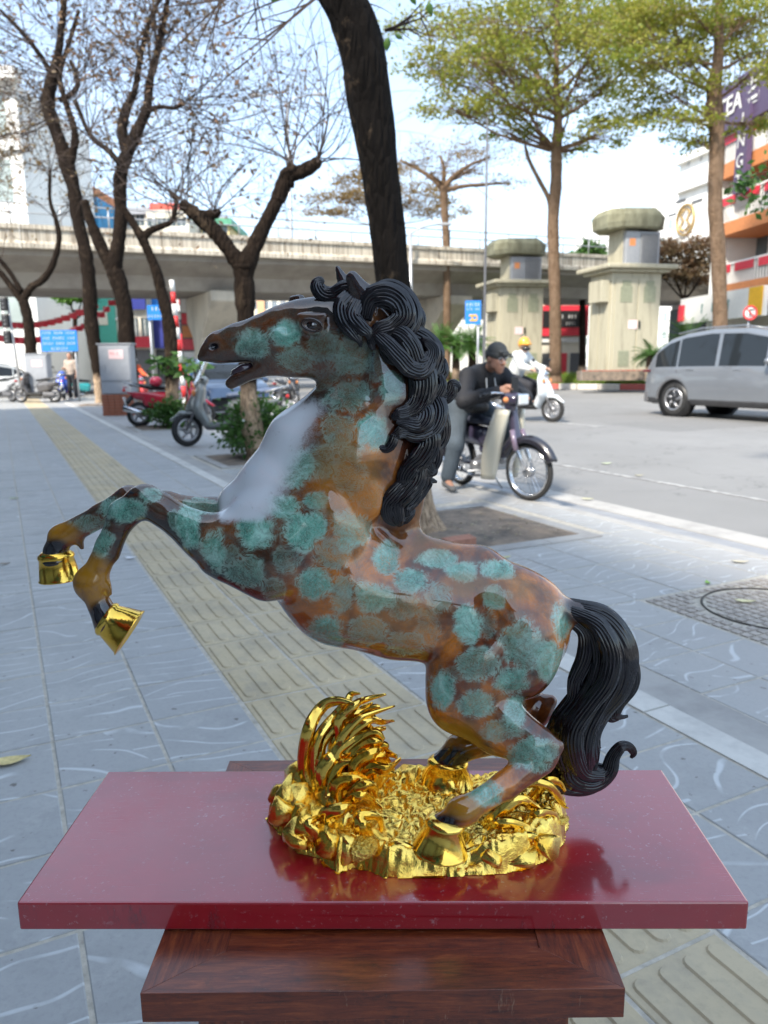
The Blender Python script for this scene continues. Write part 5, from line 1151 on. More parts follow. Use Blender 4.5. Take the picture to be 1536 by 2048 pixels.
    mb = MB(); mb.tube([(-.72, 0, .60), (-.84, 0, .48), (-.90, 0, .36)], [.05, .05, .03], 6, True, 1.6); mb.build('rear_mudguard', M_black, t)
    mb = MB(); mb.tube([(-.2, .1, .22), (-.28, .26, .01)], .012, 6); mb.build('side_stand', M_steel, t)
    if screen:
        V = []; n = 7
        for i in range(n):
            for j in range(n): u = i / (n - 1); v = (j / (n - 1) - .5) * 2; V.append((.50 - .16 * u - .06 * v * v, v * .17 * (1 - .35 * u), .96 + .30 * u))
        MB().add(V, [(i * n + j, (i + 1) * n + j, (i + 1) * n + j + 1, i * n + j + 1) for i in range(n - 1) for j in range(n - 1)], True).build('windscreen', M_screen, t)
    return t
t_ = NT('clear_screen'); t_.col((.7, .75, .78)); t_.set(Roughness=.05); t_.b.inputs['Transmission Weight'].default_value = .75; t_.b.inputs['Alpha'].default_value = .55; M_screen = t_.m
def face(dx, dy): return math.atan2(dy, dx)
pN = (NV.x, NV.y); 
g_ = lambda px, py, z=0.0: onz(px, py, z)
# grey scooter nosing out over the pavement, red scooter, dark scooter, others
p1 = at(462, 880, 11.5); p1 = Vector((p1.x, 11.5, 0)); scooter('grey scooter with clear windscreen nosing out beside the leafy bush, front wheel on the pavement', (p1.x, p1.y, 0), math.pi + .12, paint('graphite', (.15, .165, .16), .35), M_greyd, seatc=simple('blue_seat', (.10, .13, .20), .45), lean=.0, screen=True, steer=.55)
p2 = at(342, 850, 15.3); scooter('red scooter with a silver exhaust seen from its tail beside the slim whitewashed tree', (p2.x, 15.3, 0), NV.x * 0 + .12, paint('deep_red', (.42, .008, .03), .25), M_black, lean=-.05)
mb = MB(); hp = at(312, 767, 15.2); mb.sphere((0, 0, 0), (.13, .11, .10), 18, 10); ho = mb.build('helmet', paint('crimson', (.45, .02, .06)), None); ho.location = (hp.x, 15.2, .90); tag(ho, 'red helmet resting on the seat of the red scooter', 'helmet')
p3 = at(78, 800, 26.3); scooter('dark grey scooter standing side-on across the far end of the yellow strip', (p3.x, 26.3, 0), math.pi - .12, paint('dark_bronze', (.07, .065, .065), .3), M_black, lean=.03)
p4 = at(4, 800, 27.2); scooter('silver and black scooter cut by the left edge of the picture', (p4.x, 27.2, 0), math.pi - .5, paint('silver', (.40, .41, .42), .35), M_black)
p5 = at(127, 780, 28.6); scooter('blue and red scooter half hidden behind the dark one, next to the standing man', (p5.x, 28.6, 0), -1.2, paint('bright_blue', (.03, .10, .55)), M_red)
p6 = at(573, 775, 24.0); scooter('black motorbike on the road seen under the horse jaw', (p6.x, 24.0, GZ), -1.0, paint('gloss_black', (.015, .015, .018)), M_black, group='motorbikes out on the road')
p7 = at(180, 775, 31.0); scooter('teal scooter passing behind the standing man', (p7.x, 31.0, GZ), .6, paint('teal', (.02, .30, .30)), M_black, group='motorbikes out on the road')

def moped():
    cr_ = st(5.866, 4.04, 0); t = thing('moped', 'cream and black moped with big spoked wheels under the man in black', 'moped', (cr_.x, cr_.y, 0), face(-SV.x, -SV.y)); STE = .24
    R = .292; xf, xr = .62, -.58; MS = Matrix.Rotation(STE, 3, 'Z')
    def sp(x, y, z): v = MS @ Vector((x - .47, y, z)); return (v.x + .47, v.y, v.z)                # steered parts turn about the head tube
    fx = sp(xf, 0, R); wheel(t, fx[0], R, .030, M_chrome, STE, 36, w=.95, y=fx[1], hubr=.055); wheel(t, xr, R, .032, M_chrome, 0, 36, w=.95, hubr=.055)
    M_crm = paint('cream', (.62, .58, .46), .3); M_nav = paint('dark_navy', (.035, .03, .055), .3); M_blk = M_black
    # leg shield: two curved wings
    for s in (-1, 1):
        V = []; n = 12; m = 7
        for i in range(n):
            u = i / (n - 1); z = .90 - .72 * u; wo = .16 + .09 * math.sin(min(u * 1.6, 1) * math.pi * .5) - .05 * max(0, u - .75) * 4 * .6; wi = .055 + .05 * u
            for j in range(m): v = j / (m - 1); y = wi + (wo - wi) * v; x = .405 - .17 * u - .10 * v * v + .05 * math.sin(v * math.pi) + (.02 * u if v > .8 else 0); V.append((x, s * y, z))
        o = MB().add(V, [(i * m + j, (i + 1) * m + j, (i + 1) * m + j + 1, i * m + j + 1) for i in range(n - 1) for j in range(m - 1)], True).build('leg_shield', M_crm, t); sm_ = o.modifiers.new('thick', 'SOLIDIFY'); sm_.thickness = .007
    sdfpart('head_tube', [SC((.36, 0, .95), (.44, 0, .60), .045, .05, (1, 1.1, 1), .02), SC((.43, 0, .62), (.20, 0, .42), .05, .05, (1, 1, 1), .03), SC((.20, 0, .42), (-.12, 0, .46), .05, .06, (1, 1, 1), .03)], M_nav, t, .011)
    mb = MB(); 
    for s in (-1, 1): mb.tube([sp(.46, s * .062, .66), sp(.53, s * .068, .48), sp(.62, s * .07, R + .02)], [.022, .024, .014], 8)
    mb.build('fork', M_chrome, t)
    mb = MB()
    for s in (-1, 1): mb.tube([sp(.455, s * .075, .70), sp(.52, s * .085, .50)], [.028, .03], 10)
    mb.build('fork_cover', paint('violet_grey', (.16, .12, .17)), t)
    def fender(nm, cx, a0, a1, w, mat, rr, st_=True, depth=.07):
        V = []; n = 20; m = 7
        for i in range(n):
            a = rad(a0 + (a1 - a0) * i / (n - 1))
            for j in range(m):
                v = (j / (m - 1) - .5) * 2; q = rr - depth * v * v; p = (cx + q * math.cos(a), w * v, R + q * math.sin(a)); V.append(sp(*p) if st_ else p)
        o = MB().add(V, [(i * m + j, (i + 1) * m + j, (i + 1) * m + j + 1, i * m + j + 1) for i in range(n - 1) for j in range(m - 1)], True).build(nm, mat, t); q_ = o.modifiers.new('thick', 'SOLIDIFY'); q_.thickness = .005
    fender('front_fender', xf, 22, 150, .062, paint('near_black', (.015, .014, .02)), .36); fender('rear_fender', xr, 40, 200, .065, M_nav, .35, False)
    sdfpart('headlight_nacelle', [SC(sp(.34, 0, 1.02), sp(.44, 0, 1.0), .075, .075, (1, 1.25, .9), .03), SC(sp(.35, 0, .98), sp(.37, 0, .90), .06, .05, (1, 1.1, 1), .03)], M_nav, t, .011)
    mb = MB(); v = sp(.515, 0, 1.0); mb.box(v, (.03, .17, .115), STE); hl = mb.build('headlight', M_chrome, t, bevel=.015); mb = MB(); v = sp(.533, 0, 1.0); mb.box(v, (.008, .14, .085), STE); mb.build('lens', simple('lamp_glass', (.75, .76, .74), .1), hl, bevel=.003)
    mb = MB(); mb.tube([sp(.26, .34, 1.04), sp(.33, .22, 1.07), sp(.36, 0, 1.05), sp(.33, -.22, 1.07), sp(.26, -.34, 1.04)], .012, 8); mb.build('handlebar', M_chrome, t)
    for s in (-1, 1): 
        mb = MB(); mb.tube([sp(.27, s * .34, 1.04), sp(.31, s * .24, 1.065)], .019, 8); mb.build('grip', M_blk, t); mb = MB(); mb.sphere(sp(.44, s * .16, 1.0), .03, 10, 6); mb.build('indicator', M_orange, t)
    mb = MB(); mb.tube([sp(.37, 0, .93), sp(.435, 0, .70)], [.022, .022], 8); mb.build('front_badge', M_chrome, t)
    sdfpart('seat', [SC((-.05, 0, .745), (-.35, 0, .765), .055, .075, (1, 1.6, .75), .03), SC((-.35, 0, .765), (-.68, 0, .79), .075, .055, (1, 1.5, .7), .03)], simple('blue_black_seat', (.035, .04, .06), .45), t, .012)
    sdfpart('rear_body', [SC((-.10, 0, .56), (-.45, 0, .60), .09, .10, (1, 1.1, 1), .04), SC((-.45, 0, .62), (-.72, 0, .66), .09, .05, (1, 1, 1), .04), SC((-.1, 0, .62), (-.6, 0, .68), .07, .05, (1, 1.3, 1), .03)], M_nav, t, .013)
    mb = MB(); mb.sphere((-.86, 0, .60), (.035, .05, .035), 12, 7); mb.build('tail_light', M_red, t); mb = MB(); mb.box((-.92, 0, .45), (.012, .18, .16), 0, Matrix.Rotation(-.25, 3, 'Y')); mb.build('number_plate', M_blk, t)
    mb = MB(); mb.tube([(-.80, 0, .52), (-.90, 0, .38), (-.93, 0, .24)], [.06, .06, .05], 4, True, 1.3); mb.build('mud_flap', M_blk, t)
    sdfpart('engine', [SC((.02, 0, .30), (-.14, 0, .30), .085, .10, (1, 1.1, 1), .03), SC((.05, 0, .33), (.20, 0, .38), .06, .055, (1, 1, 1), .02), SC((-.08, -.10, .29), (-.08, -.13, .29), .075, .07, (1, 1, 1), .01)], M_alloy, t, .011)
    mb = MB()
    for q in range(6): mb.box((.10 + q * .022, 0, .355), (.008, .15, .13))
    tag(mb.build('cooling_fins', M_alloy, t), kind='stuff')
    mb = MB(); mb.tube([(.20, -.06, .33), (.16, -.12, .20), (-.10, -.16, .18), (-.35, -.17, .22)], .017, 8); mb.tube([(-.32, -.17, .22), (-.45, -.18, .25), (-.92, -.20, .34)], [.03, .046, .042], 14); mb.build('exhaust', M_chrome, t)
    mb = MB(); mb.tube([(-.58, -.115, R), (-.48, -.12, .62)], .017, 8); mb.tube([(-.58, .115, R), (-.48, .12, .62)], .017, 8); mb.build('shock_absorber', M_chrome, t)
    mb = MB(); mb.tube([(-.08, -.09, .30), (-.58, -.10, R)], .022, 6); mb.tube([(-.08, .09, .30), (-.58, .10, R)], [.045, .04], 8); mb.build('swing_arm', M_nav, t)
    mb = MB(); mb.tube([(-.03, -.27, .24), (-.03, .27, .24)], .013, 8); mb.build('footrest_bar', M_steel, t); mb = MB(); mb.tube([(-.15, .10, .22), (-.12, .24, .0)], .011, 6); mb.build('side_stand', M_steel, t)
    t.scale = (.88, .88, .88); return t
moped()

def car(name, label, loc, rz, L, W, Hh, pm, belt=.60, wheelR=.36, group=None, dark=M_greyd, alloyn=5, glassm=None):
    t = thing(name, label, 'car', loc, rz, group); xw = (-L * .298, L * .305); ar = wheelR * 1.17; glassm = glassm or M_cglass
    top = [(-.5, .50), (-.492, .60), (-.46, .71), (-.41, .82), (-.35, .905), (-.26, .965), (-.12, 1.0), (.05, .99), (.17, .935), (.27, .78), (.335, .645), (.42, .60), (.485, .53), (.5, .40)]
    tx = [a * L for a, b in top]; tz = [b * Hh for a, b in top]; xs = sorted(set([round(v, 3) for v in np.linspace(-L / 2, L / 2, 110)]))
    def ztop(x): return float(np.interp(x, tx, tz))
    def zbot(x):
        z = .27
        for c in xw:
            if abs(x - c) < ar: z = max(z, wheelR + math.sqrt(ar * ar - (x - c) ** 2) * .98)
        return z
    def end(x): u = abs(x) / (L / 2); return 1 - .20 * u ** 7 - .04 * u ** 2
    rings = []; NR = 13
    for x in xs:
        zt = ztop(x); zb = zbot(x); e = end(x); hw = W / 2 * e; bl = min(Hh * (belt + .02 * math.cos(x / L * 3)), zt - .04); gt = max(bl + .01, zt - .10 - .02); lower = max(zb, .38); sill = max(zb + .02, .55)
        hz = lambda z: hw * (1 - .33 * max(0, (z - bl)) / Hh) - (.05 if z < .4 else 0) + (.014 * math.sin((z - .5) * 7) if .4 < z < bl else 0)
        sh = min(max(.78, zb + .04), bl - .015)
        zr = [zb, zb + .003, max(zb + .006, .40) if zb < .4 else zb + .008, (sh + max(zb + .01, .42)) / 2, sh, bl - .008, bl, (bl + gt) / 2, gt, gt + (zt - gt) * .45, zt - .012, zt, zt]
        yr = [0, hz(zr[1]) - .03, hz(zr[2]), hz(zr[3]) + .012, hz(zr[4]) + .015, hz(zr[5]), hz(bl) - .012, hz(zr[7]) - .012, hz(gt) - .014, hz(gt) - .03, hz(zt) * .90 - .02, hz(zt) * .6, 0]
        rings.append([(x, y, z) for y, z in zip(yr, zr)])
    V = []; 
    for s in (-1, 1):
        for r_ in rings: V += [(x, s * y, z) for x, y, z in r_]
    nx = len(xs); body = []; glass = []; rockr = []; ws = []
    for si, s in enumerate((-1, 1)):
        for i in range(nx - 1):
            xm = (xs[i] + xs[i + 1]) / 2
            for j in range(NR - 1):
                a = si * nx * NR + i * NR + j; q = (a, a + NR, a + NR + 1, a + 1); q = q if s < 0 else q[::-1]
                fx = xm / L; isg = j in (6, 7) and -.425 < fx < .262 and not (-.075 < fx < -.06) and not (-.29 < fx < -.283 if name == 'silver_car' else False) and not (.165 < fx < .172); wsh = (j >= 9 and (.185 < fx < .325)) or (j >= 9 and -.475 < fx < -.41)
                (glass if isg or wsh else rockr if j <= 1 else body).append(q)
    V2 = np.array(V)
    for lst, nm, m_ in ((body, 'body', pm), (glass, 'window', glassm), (rockr, 'sill', dark)):
        F_ = np.array(lst); u, inv = np.unique(F_, return_inverse=True); arr_mesh(nm, V2[u], inv.reshape(F_.shape), m_, t, True)
    for c in xw:
        for s in (-1, 1):
            o = MB(); o.lathe([(ar * .985, s * (W / 2 - .30)), (ar * .985, s * (W / 2 - .055))], (c, 0, wheelR), 36, RXm.inverted() if 0 else Matrix.Rotation(rad(-90), 3, 'X'), True); o.build('wheel_well', M_black, t)
            ww = wheel(t, c, wheelR, .085, M_alloy, 0, 0, alloyn, 1.1, y=s * (W / 2 - .13), hubr=.085, dish=(-s) * .06); MB().lathe([(wheelR * .62, -.02), (wheelR * .62, .02)], (c, s * (W / 2 - .15), wheelR), 24, RXm).build('brake_disc', M_black, ww)
            ring = MB(); n = 26; VV = []
            for i in range(n):
                a = math.pi * i / (n - 1)
                for rr, yy in ((ar * .98, -.02), (ar * .98, .018), (ar * 1.10, .018), (ar * 1.10, -.02)): VV.append((c + rr * math.cos(a), s * (W / 2 * end(c) - .012 + yy * 1.0), wheelR + rr * math.sin(a) * .98))
            ring.add(VV, [(i * 4 + j, i * 4 + (j + 1) % 4, i * 4 + 4 + (j + 1) % 4, i * 4 + 4 + j) for i in range(n - 1) for j in range(4)], True); ring.build('arch_trim', dark, t)
    for s in (-1, 1):
        yy = s * (W / 2 - .005)
        for q, hx in enumerate((-.21, .035)): B((L * hx, s * (W / 2 * .985 + .012), Hh * .545), (.20, .025, .03)).build('door_handle', pm, t, bevel=.008)
        for hx in (-.285, -.068, .165): B((L * hx, s * (W / 2 * .985 + .004), Hh * .40), (.007, .008, .52)).build('door_gap', M_black, t)
        mr = MB(); mr.sphere((L * .20, s * (W / 2 + .12), Hh * .635), (.09, .13, .075), 14, 8); mr.box((L * .20, s * (W / 2 + .0), Hh * .61), (.05, .12, .03)); mr.build('mirror', pm, t)
        B((-L / 2 * .965, s * W * .38, Hh * .53), (.20, .26, .055)).build('tail_light', simple('smoked_red', (.10, .015, .02), .2), t, bevel=.01); B((L / 2 * .93, s * W * .34, Hh * .40), (.2, .3, .07)).build('headlight', M_glassl, t, bevel=.01)
        mb = MB(); mb.tube([(-L * .33, s * W * .345, Hh * .955), (-L * .2, s * W * .345, Hh * 1.005), (.05, s * W * .345, Hh * 1.012), (L * .12, s * W * .35, Hh * .97)], .018, 6); mb.build('roof_rail', pm, t)
    B((0, 0, .33), (L * .9, W * .80, .14)).build('underbody', M_black, t); B((-L / 2 * .97, 0, .42), (.12, W * .84, .26)).build('bumper', dark, t, bevel=.03)
    return t
t_ = NT('tinted_car_glass'); t_.col((.018, .022, .026)); t_.set(Roughness=.03); t_.b.inputs['IOR'].default_value = 1.38; M_cglass = t_.m
pc = onz(1350, 826, GZ); Ysu = 18.4; cx = at(1350, 800, Ysu).x; back_ax = Vector((cx, Ysu, 0)); ce = back_ax + Vector((-SV.x, -SV.y, 0)) * (4.85 * 1.09 * .298) + NV * .85
car('silver_car', 'silver-blue family car with tinted windows driving in at the right edge', (ce.x, ce.y, GZ), face(-SV.x, -SV.y), 4.85, 1.92, 1.86, simple('paint_silver_blue', (.185, .20, .22), .32, .35, .03, 3, coat=1.0), belt=.565, wheelR=.375).scale = (1.09, 1.0, 1.10)
pk = at(395, 760, 19.0); car('parked_car', 'dark blue car hidden behind the red and grey scooters', (pk.x + .3, 19.8, GZ), face(-SV.x, -SV.y), 4.2, 1.75, 1.5, simple('paint_dark_blue', (.04, .07, .13), .3, .3, .03, 3, coat=1.0), wheelR=.32)
pw = at(-5, 745, 36.0); car('white_car', 'white car barely showing at the left edge beyond the scooters', (pw.x, 36.0, GZ), .4, 4.2, 1.75, 1.5, simple('paint_white', (.6, .62, .62), .3, .0, .03, 3, coat=1.0), wheelR=.32)
# ------------------------------------------------------------------ people (joints in the local frame of the thing)
M_skin = simple('skin', (.40, .21, .14), .55, var=.12, scale=14); M_skin2 = simple('skin_light', (.48, .28, .20), .55, var=.1, scale=14); M_hairp = simple('dark_hair', (.02, .017, .015), .6)
def person(label, loc, rz, J, sh=.19, top=None, legs=None, shoes=None, skin=M_skin, headf=(1, 0, -.15), group=None, sleeve=1.0, res=.011, hair=True, fing=True, loose=1.0):
    t = thing('person', label, 'person', loc, rz, group); v = {k: Vector(p) for k, p in J.items()}; hf = Vector(headf).normalized(); hs = hf.cross(Vector((0, 0, 1))).normalized(); hu = hs.cross(hf).normalized()
    H = v['head']; h = lambda f, s, u: tuple(H + hf * f + hs * s + hu * u); P = []
    P += [SC(h(-.015, 0, .03), h(-.01, 0, .045), .092, .088, (1, 1, 1), .02), SC(h(.03, 0, -.03), h(.045, 0, -.085), .062, .040, (1, 1, 1), .03), SC(h(.085, 0, .005), h(.108, 0, -.025), .011, .016, (1, 1, 1), .012), SC(h(.02, .05, -.05), h(.02, -.05, -.05), .03, .03, (1, 1, 1), .02)]
    P += [SC(h(.082, s * .033, .012), h(.084, s * .034, .012), .012, .012, (1, 1, 1), .006, -1) for s in (-1, 1)]; P += [SC(h(-.005, s * .088, .015), h(-.012, s * .094, -.02), .016, .011, (1, 1, 1), .006) for s in (-1, 1)]
    P += [SC(h(.083, .02, -.062), h(.083, -.02, -.062), .008, .008, (1, 1, 1), .006)]
    ch, pe = v['chest'], v['pelvis']; P += [SC(v['neck'], h(-.02, 0, -.05), .052, .050, (1, 1, 1), .03), SC(pe, (pe + ch) / 2, .125, .12, (1, 1.15, 1), .05), SC((pe + ch) / 2, ch, .125, .125, (1, 1.2, 1), .05)]
    cl = []; lg = []; so_ = []; cl += [SC(pe + (ch - pe) * .02, (pe + ch) / 2, .150, .145, (1, 1.15, 1), .05), SC((pe + ch) / 2, ch, .15, .15, (1, 1.18, 1), .05), SC(ch, v['neck'], .12, .062, (1, 1, 1), .05)]
    for s, n in ((-1, 'r'), (1, 'l')):
        S_, E_, W_ = v['sh' + n], v['el' + n], v['wr' + n]; P += [SC(ch, S_, .08, .06, (1, 1, 1), .04), SC(S_, E_, .052, .042, (1, 1, 1), .03), SC(E_, W_, .042, .028, (1, 1, 1), .02)]
        d = (W_ - E_).normalized(); sd = Vector(J.get('palm' + n, (0, 0, -1))).normalized(); ac = d.cross(sd).normalized(); hc = W_ + d * .05
        P += [SC(W_, W_ + d * .075, .030, .036, (1, 1, 1), .012)]
        if fing:
            for k in range(4): b_ = W_ + d * .08 + ac * (k - 1.5) * .021; m_ = b_ + d * (.034 - .004 * abs(k - 1.3)) + sd * .012; P += [SC(b_, m_, .0105, .0095, (1, 1, 1), .004), SC(m_, m_ + d * .006 + sd * .03, .0095, .008, (1, 1, 1), .004)]
            P += [SC(W_ + d * .03 - ac * .03, W_ + d * .065 - ac * .045 + sd * .02, .013, .010, (1, 1, 1), .006)]
        f_ = loose; cl += [SC(ch, S_, .10, .075, (1, 1, 1), .05), SC(S_, S_.lerp(E_, min(1, sleeve * 2)), .072 * f_, .062 * f_, (1, 1, 1), .03)]
        if sleeve >= 1: cl += [SC(E_, E_.lerp(W_, .93), .062 * f_, .044 * f_, (1, 1, 1), .03), SC(E_.lerp(W_, .5), E_.lerp(W_, .62), .058 * f_, .05 * f_, (1, 1, 1), .015)]
        Hp, K_, A_, T_ = v['hip' + n], v['kn' + n], v['an' + n], v['to' + n]; P += [SC(pe, Hp, .10, .09, (1, 1, 1), .04), SC(Hp, K_, .085, .055, (1, 1, 1), .03), SC(K_, A_, .055, .034, (1, 1, 1), .02), SC(A_, T_, .035, .028, (1, 1, 1), .02)]
        lg += [SC(pe, Hp, .14, .12, (1, 1, 1), .05), SC(Hp, K_, .105, .080, (1, 1, 1), .03), SC(K_, K_.lerp(A_, .88), .080, .070, (1, 1, 1), .03)]
        so_ = [SC(A_ + Vector((0, 0, -.03)), T_, .046, .036, (1, 1, .8), .02), SC(A_, A_ + Vector((0, 0, -.03)), .044, .045, (1, 1, 1), .02)]; sdfpart('shoe', so_, shoes or M_black, t, res)
    sdfpart('body', P, skin, t, res * .85)
    sdfpart('trousers', lg, legs, t, res * 1.2); sdfpart('top', cl, top, t, res * 1.1)
    if hair: sdfpart('hair', [SC(h(-.025, 0, .045), h(-.03, 0, .055), .094, .09, (1, 1, 1), .01), SC(h(-.05, 0, .0), h(-.05, 0, -.04), .07, .05, (1, 1, 1), .02)], M_hairp, t, res)
    for s in (-1, 1): MB().sphere(h(.079, s * .033, .010), .009, 8, 6).build('eye', M_black, t)
    return t, h, hf, hs, hu
# the man in the black jacket on the moped (same frame as the moped)
cr_ = st(5.94, 4.04, 0)
t, h, hf, hs, hu = person('man in black jacket, grey cap and jeans leaning on his moped, holding a phone', (cr_.x, cr_.y, 0), face(-SV.x, -SV.y),
 dict(pelvis=(-.34, -.02, .79), chest=(-.08, -.01, 1.04), neck=(.03, -.01, 1.15), head=(.16, -.01, 1.225), shr=(-.02, -.20, 1.08), shl=(-.02, .18, 1.08), elr=(.12, -.33, .86), ell=(.20, .28, .87), wrr=(.335, -.10, .955), wrl=(.355, .06, .955), palmr=(.3, .8, -.2), palml=(.3, -.8, -.2),
      hipr=(-.30, -.13, .76), hipl=(-.30, .12, .76), knr=(-.13, -.26, .44), knl=(.04, .25, .56), anr=(-.20, -.31, .10), anl=(.02, .22, .33), tor=(-.04, -.34, .04), tol=(.18, .23, .27)),
 top=simple('black_jacket', (.012, .012, .015), .75, scale=5, bump=.9), legs=simple('grey_blue_jeans', (.065, .085, .105), .85, var=.25, scale=6, bump=.9), shoes=simple('grey_canvas', (.12, .12, .12), .8), headf=(.93, .12, -.16), hair=True, loose=1.12)
M_cap_ = simple('charcoal_cap', (.05, .052, .05), .8, scale=20)
V, F = sdf_mesh([SC(h(-.012, 0, .055), h(-.012, 0, .062), .103, .096, (1, 1, 1), .01), SE((0, 0, -9), (.01, .01, .01))][:1] + [SC(h(.085, .045, .075), h(.085, -.045, .075), .012, .012, (1, 1, 1), .02), SC(h(.13, .045, .064), h(.13, -.045, .064), .012, .012, (1, 1, 1), .03), SC(h(.175, .025, .052), h(.175, -.025, .052), .010, .010, (1, 1, 1), .03)] + [SC(h(0, .2, -.12), h(0, -.2, -.12), .14, .14, (1, 1, 1), .008, -1)], .008, 1)
arr_mesh('cap', V, F, M_cap_, t, True)
mb = MB()
for s in (-1, 1): mb.torus(h(.094, s * .034, .008), .024, .0025, Matrix((hs, hu, hf)).transposed(), 18, 5)
mb.tube([h(.096, .010, .010), h(.096, -.010, .010)], .002, 5); mb.build('glasses', M_chrome, t)
mb = MB(); mb.tube([(.07, -.06, 1.06), (.085, -.065, .98), (.09, -.07, .90)], .006, 6); mb.tube([(.07, .03, 1.06), (.085, .035, .98), (.095, .03, .92)], .006, 6); mb.build('hood_cord', M_white, t)
ph_ = B((.45, -.02, 1.0), (.012, .075, .15), 0).build('phone', M_black, None, bevel=.004)
ph_.parent = None; mw = Matrix.Translation(Vector((cr_.x, cr_.y, 0))) @ Matrix.Rotation(face(-SV.x, -SV.y), 4, 'Z'); ph_.matrix_world = mw; tag(ph_, 'black phone held up in both hands by the man on the moped', 'phone')
bg_ = thing('hip_bag', 'small black bag hanging at the waist of the man on the moped', 'bag', (cr_.x, cr_.y, 0), face(-SV.x, -SV.y)); sdfpart('pouch', [SC((-.02, -.17, .80), (-.02, -.05, .79), .07, .065, (1.2, 1, .9), .02)], M_black, bg_, .011); mb = MB(); mb.tube([(-.10, -.18, .84), (-.20, -.21, .95), (-.10, -.18, 1.10), (-.0, -.05, 1.14)], .012, 6, True, 1.5); mb.build('strap', M_black, bg_)
# rider in white on the white scooter
pr_ = onz(1048, 842, GZ); rzr = face(-SV.x, -SV.y) + .38
loc_ = (pr_.x, pr_.y, GZ); scooter('white scooter carrying the rider with a yellow helmet along the road', loc_, rzr, paint('pearl_white', (.60, .64, .66), .3), M_black, group='motorbikes out on the road', name='scooter').scale = (1.14, 1.14, 1.14)
RID = dict(pelvis=(-.24, 0, .88), chest=(-.12, 0, 1.22), neck=(-.08, 0, 1.36), head=(-.03, 0, 1.48), shr=(-.10, -.18, 1.30), shl=(-.10, .18, 1.30), elr=(.08, -.26, 1.08), ell=(.08, .26, 1.08), wrr=(.28, -.28, 1.04), wrl=(.28, .28, 1.04), palmr=(.4, 0, -1), palml=(.4, 0, -1),
      hipr=(-.22, -.12, .84), hipl=(-.22, .12, .84), knr=(.18, -.15, .72), knl=(.18, .15, .72), anr=(.16, -.13, .42), anl=(.16, .13, .42), tor=(.30, -.13, .38), tol=(.30, .13, .38))
def helmet_on(t, h, mat, mask=None):
    V, F = sdf_mesh([SC(h(-.012, 0, .05), h(-.012, 0, .062), .128, .12, (1, 1, 1), .01), SC(h(.12, .05, .05), h(.12, -.05, .05), .02, .02, (1, 1, 1), .03), SC(h(.05, .2, -.13), h(.05, -.2, -.13), .15, .15, (1, 1, 1), .01, -1)], .011, 1); arr_mesh('helmet', V, F, mat, t, True)
    if mask: sdfpart('face_mask', [SC(h(.075, .03, -.045), h(.075, -.03, -.045), .045, .045, (1, 1, 1), .02), SC(h(.03, .06, -.05), h(.03, -.06, -.05), .04, .04, (1, 1, 1), .02)], mask, t, .011)
t, h, *_ = person('scooter rider in white jacket with yellow helmet and black face mask', loc_, rzr, RID, top=simple('white_jacket', (.55, .57, .57), .8), legs=simple('black_trousers', (.02, .02, .025), .8), headf=(1, -.1, -.1), skin=M_skin2, res=.014, loose=1.2); helmet_on(t, h, paint('amber', (.70, .30, .02)), M_black); t.scale = (1.14, 1.14, 1.14)
# red-jacketed rider glimpsed by the cabinet
p = at(272, 790, 24.5); loc_ = (p.x, 24.5, GZ); scooter('red motorbike ridden past behind the grey cabinet', loc_, -.9, paint('scarlet', (.5, .03, .03)), M_black, group='motorbikes out on the road')
t, h, *_ = person('rider in an orange-red jacket and white helmet right of the grey cabinet', loc_, -.9, RID, top=simple('orange_jacket', (.65, .10, .03), .7), legs=MATS['black_trousers'], headf=(1, 0, -.1), res=.016); helmet_on(t, h, M_white)
# standing man at the far end of the pavement
p = at(147, 798, 28.2); STD = dict(pelvis=(0, 0, .92), chest=(0, 0, 1.28), neck=(.01, 0, 1.44), head=(.02, 0, 1.56), shr=(0, -.19, 1.38), shl=(0, .19, 1.38), elr=(.02, -.24, 1.12), ell=(-.02, .25, 1.10), wrr=(.20, -.16, 1.14), wrl=(.05, .25, .88), palmr=(0, 1, 0), palml=(.3, -.6, 0),
      hipr=(0, -.10, .88), hipl=(0, .10, .88), knr=(.03, -.11, .48), knl=(.0, .12, .48), anr=(-.01, -.12, .09), anl=(-.02, .13, .09), tor=(.13, -.14, .03), tol=(.12, .15, .03))
person('man standing in a tan T-shirt, black trousers and white shoes by the blue information board', (p.x, 28.2, 0), -1.9, STD, top=simple('tan_shirt', (.42, .34, .28), .85), legs=MATS['black_trousers'], shoes=M_white, sleeve=.5, res=.014)
